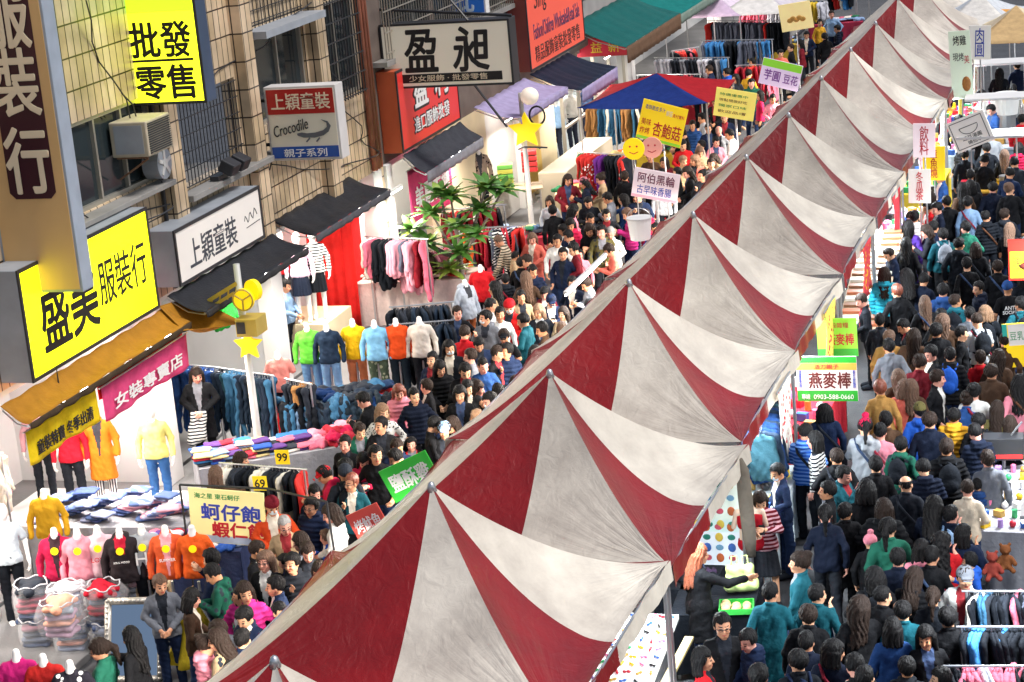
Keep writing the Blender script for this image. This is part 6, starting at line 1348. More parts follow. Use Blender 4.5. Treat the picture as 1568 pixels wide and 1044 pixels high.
for n_, tp in enumerate(tips):
    for i in range(20):
        az = i * 2.4 + rg2.uniform(-.2, .2); el = .9 - 1.25 * (i / 26) + rg2.uniform(-.1, .1); L = rg2.uniform(.36, .58); d = Vector((math.cos(az) * math.cos(el), math.sin(az) * math.cos(el), math.sin(el))); sd_ = Vector((-math.sin(az), math.cos(az), 0)); nn = d.cross(sd_); mi = 1 if (n_ == 0 or rg2.random() < .1) else 0
        vs = []; fs = []
        for k in range(6):
            u = k / 5; c = tp + d * (L * u) + Vector((0, 0, -.14 * u * u)); w_ = .078 * math.sin(math.pi * (.08 + .92 * u ** .75)) + .004; vs += [c - sd_ * w_ - nn * .012, c, c + sd_ * w_ - nn * .012]
        for k in range(5): fs += [(k * 3, k * 3 + 1, k * 3 + 4, k * 3 + 3), (k * 3 + 1, k * 3 + 2, k * 3 + 5, k * 3 + 4)]
        q.add(vs, fs, mi)
q.build("crown", (LEAF, LEAF2), tr, smooth=True)
# ================================================================ fuller shopfronts and far stalls
# closed cream shopfront and display window of the salmon-sign shop
t = empty("shutter_front", (0, 0, 0), 0, "cream boarded shopfront behind the starred lamp", "shopfront")
MB().box((-15.3, 44.9, .12), (-15.1, 47.5, 2.93)).build("panel", mat("white_board", (.6, .58, .54), .5, .1, 2), t); MB().box((-15.3, 48.75, .12), (-15.1, 50.6, 2.93)).build("panel", CREAM, t)
MB().box((-14.6, 47.2, .0), (-13.9, 51.5, .95)).build("counter_wall", mat("cream_counter", (.55, .48, .36), .6, .1, 2), t, bevel=.02)
t = empty("display_window", (0, 0, 0), 0, "tall pale shop window with dummies beyond the black awning", "shop window")
MB().box((-15.9, 51.0, .1), (-15.8, 57.6, 2.93)).build("back_panel", mat("window_backing", (.5, .58, .6), .5, .1, 2), t); f = MB()
for y in (51.2, 52.8, 54.4, 56.0, 57.6): f.box((-15.1, y - .04, .1), (-15.02, y + .04, 2.93))
f.box((-15.1, 51.2, 1.2), (-15.025, 57.6, 1.26)); f.build("mullions", FRAMEM, t)
for i, c_ in enumerate(('#88a8c8', '#d8d4cc', '#3a4a6a', '#c8b0b0')): dummy((-15.45, 51.9 + 1.5 * i, .3), R(55), 'sweater', c_, "dummy in a %s jumper inside the tall shop window" % ("light blue", "white", "navy", "dusty pink")[i], 'trousers', '#2a3040', True)
# wall shelves of folded clothes inside the shops
def shelves(y0, y1, x, label, seed, cols, levels=4):
    rg = random.Random(seed); t = empty("wall_shelf", (0, 0, 0), 0, label, "shelf"); 
    for k in range(levels): MB().box((x, y0, .5 + k * .55), (x + .42, y1, .53 + k * .55)).build("board", WOOD, t)
    for y in (y0, y1 - .04): MB().box((x, y, .12), (x + .4, y + .04, .5 + levels * .55)).build("upright", WOOD, t)
    n = int((y1 - y0) / .36)
    for k in range(levels):
        for i in range(n):
            for j in range(rg.randint(1, 3)):
                piece("folded_garment", folded_src(j % 3), (x + .22, y0 + .22 + i * (y1 - y0 - .2) / n, .535 + k * .55 + j * .075), R(90) + rg.uniform(-.1, .1), cloth(rg.choice(cols)), "folded garment on the %s" % label, "clothes on the " + label, (1.1, 1.1, 1.9))
shelves(23.1, 25.4, -17.5, "wall shelf of folded pale clothes deep in the lemon sign shop", 1, ['#d8a8b8', '#c8c8d0', '#8aa4c8', '#d8d0c0', '#a83848'])
shelves(28.6, 32.3, -17.5, "wall shelf of folded clothes behind the jeans rail", 2, ['#3a78b0', '#c8c8d0', '#5a3a7a', '#2d6e4a', '#b02838', '#d8b83a'])
shelves(33.0, 36.2, -17.5, "wall shelf of folded red and yellow clothes behind the charcoal awning", 3, ['#c2302c', '#d8b83a', '#d8d0c0', '#e06028', '#d46a80'])
# hanging tops above the jeans rail and at the shopfront
rack((-15.6, 31.2), (-14.9, 31.0), 2.45, ['#c2302c', '#2d9a3a', '#c8c8d0'], ['shirt'], "high rail of red, green and white tops above the blue jeans", "high tops rail", .22, legs=False)
CN['#2d9a3a'] = 'green'
for a_, b_, h_, cols, kinds, lb, wt, gp in (
    ((-14.9, 36.9), (-13.6, 36.6), 1.9, ['#d46a80', '#e8a0b0', '#c2302c', '#d9d4c8', '#5a6070', '#14181f', '#7a1420', '#a87a4a'], ['dress', 'shirt', 'coat'], "rail of pink, red and dark clothes in front of the cream counter", "pink front rail", .09),
    ((-14.6, 40.4), (-13.4, 40.8), 1.6, ['#7a1420', '#2a2f38', '#c2302c', '#d9d4c8', '#14181f'], ['coat'], "rail of mixed winter coats under the grey awning", "winter coat rail", .08),
    ((-14.7, 52.5), (-13.2, 52.2), 1.6, ['#2a2f38', '#3b6a8c', '#d9d4c8', '#a87a4a'], ['coat'], "rail of coats under the dark teal awning", "teal coat rail", .1),
    ((-14.4, 56.5), (-12.6, 56.2), 1.7, ['#c2302c', '#b02838', '#14181f', '#d46a80'], ['coat', 'shirt'], "rail of red and black clothes beyond the blue tent", "rail beyond the blue tent", .1),
    ((-14.6, 59.5), (-12.4, 59.0), 1.7, ['#3a78b0', '#2a2f38', '#8a8d94', '#c8c8d0'], ['jeans'], "rail of blue trousers under the bright teal awning", "blue trouser rail", .1),
    ((-14.3, 65.5), (-11.6, 64.5), 1.9, ['#14181f', '#2a2f38', '#5a6070', '#c2302c'], ['coat'], "long rail of dark coats past the bright teal awning", "long dark rail", .12),
    ((-14.2, 70.0), (-11.2, 69.0), 1.9, ['#c8c8d0', '#d46a80', '#3b6a8c', '#d8b83a'], ['dress', 'shirt'], "rail of light and colourful clothes at the street's far end", "far colourful rail", .13),
    ((-14.0, 75.0), (-11.0, 74.0), 1.9, ['#c2302c', '#14181f', '#3a78b0', '#d9d4c8'], ['coat'], "farthest rail of coats along the shops", "farthest rail", .14)):
    rack(a_, b_, h_, cols, kinds, lb, wt, gp)
for x, y, c_, lb in ((-13.2, 41.6, '#c03848', "red covered table of folded clothes by the grey awning"), (-12.9, 46.0, '#d8c8a0', "cream covered table of bags by the patterned clothes rail"), (-12.6, 50.0, '#e0c040', "yellow covered table of small goods beyond the starred lamp"), (-13.2, 58.0, '#b8303c', "red covered table past the blue tent"), (-12.0, 62.5, '#d8d0c0', "pale covered table in front of the far rails"), (-12.6, 67.5, '#c8a840', "ochre covered table at the far rails"), (-11.4, 72.0, '#a03048', "dark red covered table at the far end")):
    table(x, y, 1.8, .9, .8, R(12), cloth(c_), lb)
    for i in range(16): piece("folded_garment" if i % 3 else "rumpled_garment", folded_src(i % 3) if i % 3 else heap_src(i % 4), (x - .75 + .1 * i + rg.uniform(-.05, .05), y - .3 + .6 * ((i * 7) % 5) / 5 + .02 * i, .81 + .04 * (i % 3)), i, cloth(rg.choice(PAL + ['#e06028', '#d8b83a', '#2d6e4a'])), "garment on the %s" % lb, "clothes on the " + lb, (1.1, 1.1, 1.3))
# tall cloth-sided stalls up the street
for i, (px, py, X, c_, c2, lb) in enumerate(((1165, 20, -12.5, '#d8d4d0', '#c8c0c8', "white topped stall far up the street by the clothes rails"), (1090, 12, -14.0, '#c8b0c8', '#d8c8d8', "lilac topped stall at the far frame top"), (1270, -8, -12.0, '#d8c8a8', '#e0d8c8', "cream topped stall farthest up the left lane"))):
    p = atx(px, py, X); t = empty("popup_tent", (p.x, p.y, 0), 0, lb, "tent"); q = MB(); hx, hy = 1.2, 1.5
    for f_ in range(4):
        def P(a, b, f_=f_):
            u = -1 + 2 * a; r = max(b, .01); z = 2.3 + .7 * (1 - r) ** 1.3; x, y = [(u * r * hx, -r * hy), (r * hx, u * r * hy), (-u * r * hx, r * hy), (-r * hx, -u * r * hy)][f_]; return (x, y, z)
        q.grid(P, 8, 6, f_ % 2)
    q.build("canopy", (cloth(c_), cloth(c2)), t, smooth=True, solid=.005)
    for sx in (1, -1):
        for sy in (1, -1): MB().tube([(sx * 1.15, sy * 1.45, 0), (sx * 1.15, sy * 1.45, 2.3)], .02, 6).build("leg", STEEL, t)
# goods tables and hanging cloths along the lane side of the tents
GN = ['#d8d8d4', '#e0c0c8', '#d8c040', '#c8d8e0', '#c83040', '#88b0c8']
for k in range(3, 11):
    y = TY0 + k * TDY; x = -5.45
    nmn = "fourth fifth sixth seventh eighth ninth tenth eleventh".split()[k - 3]
    if k not in (5,):
        table(x, y, .8, 2.6, .85, 0, cloth(GN[k % 6]), "cloth covered goods table at the lane side of the %s tent" % nmn)
        for i in range(20):
            me = gd[i % 3].copy(); me.materials.append(rg.choice(CL + [PLASTER, YP, PLASTER])); o = link(("small_carton", "small_jar", "trinket")[i % 3], me); o.location = (x - .28 + .18 * (i % 4), y - 1.15 + .5 * (i // 4) + rg.uniform(-.1, .1), .855); o.scale = (1.4,) * 3; o.rotation_euler = (0, 0, i); tag(o, "%s on the goods table of the %s tent" % (("small boxed gift", "small jar", "round trinket")[i % 3], nmn), "trinket", "goods at the %s tent" % nmn)
    bn = empty("hanging_cloth", (-5.16, y + .9, 0), 0, "printed cloth hung at the lane corner of the %s tent" % nmn, "banner"); c_ = rg.choice(['#e8d860', '#d8e0e8', '#e8c8d0', '#f0e8d8', '#c84048']); q = MB(); zb = rg.uniform(.9, 1.3)
    q.grid(lambda a, b: (.02 * math.sin(a * 8 + b * 5), -.5 + a * .9, 2.15 - (2.15 - zb) * b), 14, 10); q.build("cloth", cloth(c_, 'print', rg.choice(['#c03040', '#3050a0', '#d0a020'])), bn, smooth=True, solid=.005)
    MB().tube([(0, -.55, 2.16), (0, .45, 2.16)], .012, 6).build("rod", STEEL, bn)
# far right stall boards
for px, py, s, m, ink, lb in ((1430, 250, "章魚燒", BY, REDINK, "yellow upright board with red characters beside the seventh tent"), (1408, 285, "冬瓜茶", BW, REDINK, "white upright board with red characters beside the sixth tent"), (1500, 65, "肉圓", BW, BLUEINK, "white square board by the food carts"), (1545, 40, "炸蛋蔥油餅", mat("board_orange2", '#f0a850', .5, .1, emit=.2), REDINK, "orange board at the upper frame corner"), (1415, 215, "飲料", mat("board_pale_pink"), REDINK, "pale pink small board at the eighth tent")):
    Y = yx(px, py, -4.75); t, W_, H_ = board("food_sign", [(px - 17, py - 26), (px + 17, py - 26), (px + 17, py + 26), (px - 17, py + 26)], Y, m, lb, post=1); on(t, s, ink, 0, 0, w=W_ * .32 if len(s) > 2 else W_ * .4, h=H_ * .85, vertical=True, bold=.01)
p = atx(1540, 95, -4.2); t = empty("white_bucket", (p.x, p.y, 1.15), 0, "large white ice bucket by the food carts", "bucket"); MB().tube([(0, 0, 0), (0, 0, .5)], [.25, .32], 20).build("tub", mat("bucket_white"), t); MB().tube([(0, 0, -1.15), (0, 0, 0)], .2, 12).build("stand", STEEL, t)

# clutter at the near shopfront: boxes, low tables, stacked jeans
CARD = mat("cardboard", (.42, .3, .17), .8, .15, 5)
for i, (x, y, z, a, b, h) in enumerate(((-12.75, 22.9, 0, .5, .4, .35), (-12.7, 22.95, .352, .42, .36, .3), (-14.6, 21.2, .1, .6, .45, .4), (-14.55, 21.25, .502, .45, .4, .3), (-15.0, 20.4, .1, .55, .5, .45), (-13.1, 20.6, .0, .5, .4, .3))):
    o = MB(); o.box((-a / 2, -b / 2, 0), (a / 2, b / 2, h)); o.box((-a / 2 + .01, -.03, h), (a / 2 - .01, .03, h + .003), 1); o = o.build("cardboard_box", (CARD, mat("parcel_tape", (.5, .4, .25), .3, .05)), None, (x, y, z), (0, 0, .3 * i), bevel=.006)
    tag(o, ("cardboard box on the floor by the sacks", "smaller cardboard box on top of the one by the sacks", "cardboard box on the walk behind the near dummies", "cardboard box stacked on the one behind the near dummies", "cardboard box by the pale tee dummy", "cardboard box beside the mirror's foot")[i], "box")
table(-14.5, 20.6, 1.2, .7, .75, R(6), WOOD, "bare board table of folded jeans at the lower frame corner", skirt=False)
for i in range(18): piece("folded_jeans", folded_src(i % 3), (-14.95 + .3 * (i % 4), 20.4 + .3 * ((i // 4) % 2), .76 + .055 * (i // 8)), rg.uniform(-.3, .3), cloth(rg.choice(['#1c3f7a', '#2a2f38', '#3b6a8c', '#14305c', '#c2302c'])), "folded jeans on the bare board table at the lower corner", "jeans on the bare board table", (1.1, 1.1, 1.4))
table(-12.75, 24.2, 1.5, .7, .7, R(10), cloth('#3a4468'), "navy covered table of knitwear between the badge row and the banner")
for i in range(20): piece("rumpled_garment", heap_src(i % 4), (-13.35 + .3 * (i % 5), 24.0 + .14 * (i // 5), .71 + .03 * (i % 3)), i, cloth(rg.choice(PAL + ['#8a9cc0', '#c8c8d0'])), "knitted garment heaped on the navy covered table", "clothes on the navy table", (.9, .9, .9))
for i, (y, h_, c_, lb) in enumerate(((24.1, 1.9, ['#d46a80', '#c2302c', '#d9d4c8', '#8a8d94'], "rail of pale and pink tops inside the lemon sign shop"), (21.6, 1.9, ['#2a2f38', '#d9d4c8', '#d46a80', '#3b6a8c'], "rail of mixed tops at the near edge of the shops"))):
    rack((-16.9, y), (-15.5, y + .2), h_, c_, ['shirt', 'coat'], lb, lb.split(' of ', 1)[1] + " rail" if False else ("pale inner rail", "near edge rail")[i], .07)

for i, (px, py, c_, c2, lb) in enumerate(((1500, -12, '#d8d4cc', '#c8ccd0', "white topped stall at the lane's far end by the orange board"), (1440, -30, '#d0c8bc', '#d8d4cc', "off white topped stall beyond the farthest striped tent"), (1556, 8, '#c8a878', '#d8c8a8', "tan topped stall at the upper frame corner"))):
    p = atz(px, py, 3.0); t = empty("popup_tent", (p.x, p.y, 0), 0, lb, "tent"); q = MB(); hx, hy = 1.1, 1.9
    for f_ in range(4):
        def P(a, b, f_=f_):
            u = -1 + 2 * a; r = max(b, .01); z = 2.3 + .7 * (1 - r) ** 1.3; x, y = [(u * r * hx, -r * hy), (r * hx, u * r * hy), (-u * r * hx, r * hy), (-r * hx, -u * r * hy)][f_]; return (x, y, z)
        q.grid(P, 8, 6, f_ % 2)
    q.build("canopy", (cloth(c_), cloth(c2)), t, smooth=True, solid=.005)
    for sx in (1, -1):
        for sy in (1, -1): MB().tube([(sx * 1.05, sy * 1.85, 0), (sx * 1.05, sy * 1.85, 2.3)], .02, 6).build("leg", STEEL, t)

p = atz(297, 950, .9); t = empty("folded_umbrella", (p.x, p.y, 0), R(25), "large mustard yellow half folded stall umbrella beside the standing man in grey", "umbrella")
q = MB(); q.grid(lambda a, b: ((.05 + .3 * b) * math.cos(a * 6.283) * (1 + .18 * math.cos(a * 6.283 * 6) * b), (.05 + .22 * b) * math.sin(a * 6.283) * (1 + .18 * math.cos(a * 6.283 * 6) * b), 1.15 - .75 * b), 48, 8); q.build("canopy", cloth('#a89420'), t, smooth=True, solid=.004); MB().tube([(0, 0, 0), (0, 0, 1.3)], .016, 8).build("pole", STEEL, t)

for i, (z0, z1, c_, s_, lb) in enumerate(((1.3, 2.2, '#d85a70', "特價", "pink poster with white characters on the near white pillar"), (.5, 1.15, '#e8c8c8', "出清", "pale poster with red characters low on the near white pillar"))):
    t = empty("pillar_poster", (0, 0, 0), 0, lb, "poster"); MB().box((-14.945, 22.45, z0), (-14.935, 22.8, z1)).build("sheet", mat("poster_ink_%d" % i, c_, .6, .1, 3), t); lettering(t, s_, WINK if i == 0 else REDINK, frame_matrix((-14.933, 22.625, (z0 + z1) / 2), FX, FY), w=.2, h=(z1 - z0) * .8, vertical=True, bold=.02, depth=.001)
# ================================================================ the crowd
# x y (head in the photo, pixels) | facing (f to the camera, b away, l / r sideways, or degrees) | top kind:colour[:pattern] | hair:colour | pose | extras
KC = {'bk': ('#14161b', 'black'), 'nv': ('#182440', 'navy'), 'dn': ('#10182a', 'dark navy'), 'ch': ('#2c2f36', 'charcoal'), 'gy': ('#6c7078', 'grey'), 'lg': ('#a8acb2', 'light grey'), 'wh': ('#dcdcd8', 'white'), 'cr': ('#d8c8b0', 'cream'), 'be': ('#b49a78', 'beige'), 'tn': ('#a07840', 'tan'),
  'br': ('#4a3628', 'brown'), 'ol': ('#5a5430', 'olive'), 'gn': ('#1c5a48', 'dark green'), 'tl': ('#12505c', 'teal'), 'tq': ('#30a8c0', 'turquoise'), 'bl': ('#2458b8', 'bright blue'), 'mb': ('#24467c', 'mid blue'), 'lb': ('#88a8cc', 'light blue'), 'pu': ('#5a3a9c', 'purple'),
  'mg': ('#c83080', 'magenta'), 'pk': ('#e08898', 'pink'), 'co': ('#e07060', 'coral'), 'rd': ('#c01c24', 'red'), 'cm': ('#c02048', 'crimson'), 'mr': ('#6c1824', 'maroon'), 'or': ('#d84c20', 'orange red'), 'yl': ('#e0a830', 'golden yellow')}
HK = {'s': 'short', 'c': 'crop', 'n': 'bald', 'b': 'bob', 'l': 'long', 'u': 'bun', 't': 'tail', 'w': 'curly'}
HCN = {'k': 'black', 'd': 'dark brown', 'B': 'brown', 'L': 'light brown', 'o': 'orange', 'r': 'red brown', 'g': 'grey'}
HD = {'s': 'short', 'c': 'cropped', 'n': 'thinning', 'b': 'bobbed', 'l': 'long', 'u': 'bunned', 't': 'ponytailed', 'w': 'long curly'}
JN = {'j': 'jacket', 'p': 'puffer', 'h': 'hoodie', 'c': 'coat', 's': 'sweater', 't': 'tee', 'u': 'suit'}
LIST = """
247 884 25 j:gy s:B hold|319 856 l s:nv:wsl s:k eat|340 877 l h:gn:print s:k phone|381 903 10 p:mg b:k pocket|376 934 340 j:nv s:k phone|425 924 r t:lb c:k stand|430 892 l j:nv s:k stand|468 911 l s:pk u:d stand|407 858 f j:bk l:B stand g|441 852 l j:nv s:k hold * .8
471 842 f j:bk s:k phone|491 871 f s:wh l:d stand|309 976 r p:pk u:k eat|331 980 l s:be:print l:k hold|345 1013 f j:nv s:k stand|335 951 l h:gy s:d phone|362 968 b j:nv s:k stand bag:rd|208 976 l c:bk l:k reach|146 985 l c:gn t:k hold g
441 800 20 j:be c:g hold g|457 820 l j:gy b:d hold|467 768 350 p:nv s:k stand g|483 748 f h:dn s:k hold|421 776 20 j:or s:k hold m beanie:mr|516 786 l s:wh b:k hold|504 812 l j:bl s:B stand * .85|531 735 f j:tl s:r stand g|502 716 l h:cm s:k phone cap:rd|521 725 b j:ch s:k stand beanie:ch|541 713 l j:dn s:k hold|577 697 f s:bk s:k stand|606 690 l j:nv s:k phone
525 674 f j:bk c:k stand|578 654 f j:bk c:k aside|604 678 20 h:nv s:k hold|631 672 f j:rd:print s:k stand * .85|674 655 f j:bk s:k stand cap:lb|580 628 20 s:gy:dots b:L pocket|614 590 f p:pk l:r hold|612 613 l s:wh:stripe s:k stand * .8|640 603 15 p:dn s:k pocket|657 580 l j:bk s:k aside|699 602 f j:bk l:k stand|746 608 l j:nv s:k hold m|743 556 20 s:mb c:k hold|708 568 f j:bk s:k phone|737 586 r j:br b:d hold|789 570 20 s:pk l:d phone|737 630 l j:be s:L stand|691 532 f j:dn b:k stand m
713 510 b j:rd s:k stand|736 514 20 j:nv s:k phone|773 505 350 t:bk s:k hold cap:bk|744 485 f h:gy s:k stand m|777 470 f c:rd s:k hold m beanie:rd|800 488 l j:tl s:k hold|830 472 f j:ch l:L stand|842 452 20 j:nv s:k phone cap:nv|798 446 f j:be s:k stand|742 458 r h:lg s:k hold|770 426 b p:ch s:k stand * .85|836 436 f j:mr s:k phone|777 371 l s:cr:stripe2 s:B lean|783 386 r j:be s:k hold * .8|795 396 b j:bk s:k stand|813 396 l j:bk s:k hold|806 424 b c:br l:B pocket|813 356 f c:co l:B hold|850 361 f s:wh s:k stand|871 355 l j:bk s:k phone|857 382 350 j:nv s:k stand|882 378 l s:mr s:k hold|890 390 f s:pk s:k stand * .8|917 354 f h:ol:print s:k stand|936 352 f j:wh s:g hold|942 380 l s:co s:k phone|897 456 20 j:be s:k hold|865 470 20 j:be l:d stand|828 505 l j:br s:k hold|878 424 f j:dn s:k stand|903 430 l s:lg s:d phone|760 540 r j:bk s:k hold|776 538 f p:nv s:k stand|812 530 20 j:ch b:k hold|858 498 f s:cr l:B phone
904 302 f j:dn s:k phone|928 320 f j:ch s:k stand m|904 328 20 p:dn s:k hold|953 298 l j:mb l:k reach|954 266 b j:bk s:k stand|963 326 l p:mg s:B phone|867 275 f j:mr b:d hold|892 276 l h:dn l:k stand beanie:pk|859 343 l j:nv s:k phone|1004 341 f j:bl s:k stand|838 300 f s:lg b:k stand|876 318 r s:pk l:k hold|920 268 l s:be u:d hold|985 320 l p:cm s:k stand
993 236 f s:br u:k stand|1020 240 f c:mr l:d stand|1045 243 f s:be s:L hold|1059 240 f j:co l:L stand|1049 221 f s:rd s:k hold|1069 215 l s:cr c:k stand|1067 233 f p:be l:B phone|1082 196 f j:nv s:k stand g|1094 214 20 j:pk s:k hold|1105 193 f j:lg n:g stand|1124 205 l s:wh s:k hold|1085 249 f j:br s:d stand|1060 262 l j:bk l:d hold|1058 189 f p:mb s:k stand|1033 262 l s:bk s:k stand|1010 262 f c:rd s:k hold|1078 268 f s:ch s:k stand|1102 236 l j:be b:d phone|1040 190 f j:bk s:k stand m|1072 180 l s:lg s:k hold|1112 178 f j:nv s:k stand
1112 110 l p:bl s:k reach|1122 120 f j:ch l:k stand|1142 112 b s:yl s:k stand|1092 152 f j:bk s:k hold|1160 142 l s:cm b:k stand|1148 128 f p:gn s:k stand|1182 148 f s:pk s:k hold|1210 70 l j:bk s:k stand|1236 48 f j:nv s:k hold|1252 30 f s:yl s:k stand|1262 14 l j:gy s:k stand|1266 52 b j:bk l:k stand|1280 40 l p:dn s:k hold|1276 22 f s:lb s:k stand|1228 66 l j:mr b:k stand|1192 78 f s:co s:k hold|1150 92 l j:br s:k stand|1104 92 b j:bk s:k reach|1070 118 f s:be l:k stand|1084 108 l j:nv s:k hold
1402 324 l s:lg b:k hold|1432 318 l j:dn s:k hold|1387 348 b c:pu l:k stand|1432 340 b j:nv s:k stand|1441 355 b j:tl s:k stand m|1475 350 b j:gn s:k stand|1487 312 b s:lb s:k stand strap|1515 326 b p:dn c:k stand|1366 377 l j:nv s:k phone|1390 372 b j:bk l:k stand|1466 370 b h:dn s:k stand|1545 343 b j:bk l:B stand|1535 320 b h:ch s:k stand|1477 287 b c:br l:k stand|1515 284 b j:dn s:k stand|1550 290 b s:bk u:B stand|1543 264 b j:nv s:k stand|1482 262 b j:bk s:k stand
1519 168 l j:mb s:k phone|1551 136 b s:wh t:k stand|1475 238 b j:dn s:k stand|1515 224 b j:dn s:k stand|1542 230 b c:bk l:B stand|1562 186 b h:rd s:k stand|1564 218 b p:cm b:k stand|1500 246 b s:bk s:k stand|1395 332 b p:wh s:k reach|1420 352 l c:ch b:k stand|1498 372 b c:bk l:k stand|1562 370 b j:dn s:k stand|1455 310 b j:bk s:k stand|1502 196 b j:bk s:k stand
1328 455 l j:dn s:k hold|1357 418 b p:tq l:k stand|1392 422 b c:bk l:k stand|1408 424 b j:dn s:k stand|1378 443 b j:bk s:r stand|1395 488 l j:ch s:k stand|1414 463 b c:bk l:B stand|1437 478 b j:bk s:k stand|1442 438 b h:mb s:k stand|1467 453 b h:tl c:d stand bag:bk|1482 403 b s:bk s:k stand|1525 406 b j:bk s:k stand|1540 438 b t:bk s:k stand beanie:mb anti|1510 468 b j:dn b:L stand|1497 488 b t:lg s:k stand strap|1559 466 b j:tl s:k stand|1472 503 r s:bk s:k stand|1434 508 b c:bk s:k stand|1450 492 b s:br l:B stand|1535 514 b j:br s:d stand|1356 510 b c:tn s:B stand|1368 528 b j:gy s:k stand|1395 512 b c:br l:d stand|1456 545 b p:bk s:k stand bag:bl|1496 537 b h:rd s:d stand|1522 545 b c:br l:d stand|1380 566 b s:br l:B stand|1402 556 b j:mr u:d stand|1420 540 l j:bk s:k hold|1345 480 b j:ch s:k stand|1562 415 b j:dn l:k stand|1500 430 l p:dn s:k stand|1480 470 b s:gy s:k stand
1353 594 b j:tn s:r stand|1378 585 b s:co b:B stand|1402 584 b c:br l:B stand|1428 578 r j:bk s:k stand|1405 623 b h:bl s:k stand cap:ol|1455 624 b p:yl s:k stand|1475 602 b j:mb l:k stand|1490 596 b s:wh l:k stand|1530 612 b c:ol l:d stand|1524 568 b c:br s:d stand|1262 618 b j:nv b:k stand|1233 658 b p:bl:stripe3 s:k stand|1254 664 l s:wh:stripe l:k stand|1318 654 b h:lg l:k stand pompom:cm|1282 688 b c:bk s:k stand|1381 683 b h:gn:print s:k stand * .9 bag:bk|1447 682 b p:bk s:k stand bag:bk|1290 716 r j:tl s:k eat|1391 732 b j:ch n:k stand|1480 738 b j:cr s:d hold|1504 736 b p:mb s:k stand * .8|1425 648 b j:dn l:k stand|1500 660 b p:dn s:k stand|1548 640 b c:bk l:k stand|1360 640 b j:br s:k stand|1505 636 b j:bk s:k stand|1345 655 b s:pk u:k stand|1420 706 b p:dn s:k stand|1340 705 b j:bk s:k stand|1520 700 b j:gy s:k stand|1556 590 b j:pk l:k stand
1195 710 l u:nv s:k hold m|1170 756 10 s:mr:stripe l:d stand|1284 768 b c:bk s:k stand|1454 772 b j:dn s:k stand bag:lb|1366 810 b j:gn l:k stand|1404 828 b h:pk b:k stand|1452 822 b s:rd w:k stand|1490 856 l h:bl s:k stand * .85|1335 822 b j:bk s:k stand * .85 pompom:pk|1215 858 l j:tl u:k stand|1332 878 b j:bk l:k pocket|1387 878 b p:bk l:d stand|1470 885 f c:wh s:k stand cap:gy|1062 850 130 c:bk l:o reach|1107 958 20 j:bk s:k stand g|1158 972 l p:nv s:k hold|1083 1012 r j:rd b:k stand|1245 898 b j:tl s:k stand|1340 903 b j:bk c:k stand|1360 956 b c:mb b:k stand|1424 966 15 c:bk b:k stand|1268 998 b j:dn b:k stand strap|1243 972 b c:dn l:k stand|1162 1036 b s:bk s:k stand|1262 786 b j:dn l:k walk|1425 770 b c:dn l:k stand|1322 752 b s:bk b:k stand|1258 742 l j:bk s:k stand|1300 1020 b j:bk s:k stand|1395 1010 b p:dn s:k stand|1420 905 b c:dn l:k stand|1232 940 b j:bk s:k stand|1375 845 b j:dn s:k stand|1420 840 b j:bk s:k stand|1310 935 b c:bk l:k stand|1216 1020 b j:dn s:k stand|1180 905 b c:tl s:k stand|1480 800 b c:nv b:k stand|1350 770 b p:bk b:d stand|1330 1035 b s:gn s:k stand|1385 930 b j:tl s:k stand|1460 940 b c:bk s:k stand|1438 1020 l j:dn s:k stand
1448 128 l j:bk s:k stand|1530 110 b c:dn l:k stand|1465 182 b j:ch s:k stand|1508 140 l s:wh b:k stand|1560 100 b j:nv s:k stand|1490 280 b j:bk b:k stand|1440 270 l j:mb s:k hold|1428 298 b s:cr b:k stand|1556 250 b j:ch s:k stand|1522 205 b s:lg s:k stand|1470 222 l p:bk s:k stand|1418 312 l h:rd s:k hold
546 655 f h:gn s:k hold|560 612 l j:bk s:k phone|655 548 f j:nv s:k stand|676 560 20 p:bk b:k hold|720 545 l s:gy s:k stand|704 470 f j:bk s:d stand|722 588 f h:bk s:k hold|764 596 l s:lg s:k stand|690 640 l j:mr b:d hold|655 650 r j:bk s:k stand|760 478 20 s:wh s:k stand|818 412 f p:nv s:k hold|755 440 l j:be l:k stand|905 350 f s:bk b:k phone|930 300 l j:gy s:k stand|850 320 b j:bk s:k stand|872 340 f p:cm l:k hold|975 300 f j:nv s:k stand|455 860 f p:dn s:k stand|395 830 r j:bk s:k hold|365 905 l s:wh s:k stand|290 905 r j:br b:k hold|1015 275 f s:lg b:d stand|1050 205 l j:bk s:k stand|560 690 20 p:cm b:k stand
302 575 20 c:bk b:d hold cloth|375 695 r j:br b:d stand|334 718 b s:br b:B reach|437 437 r s:lb s:k hold
"""
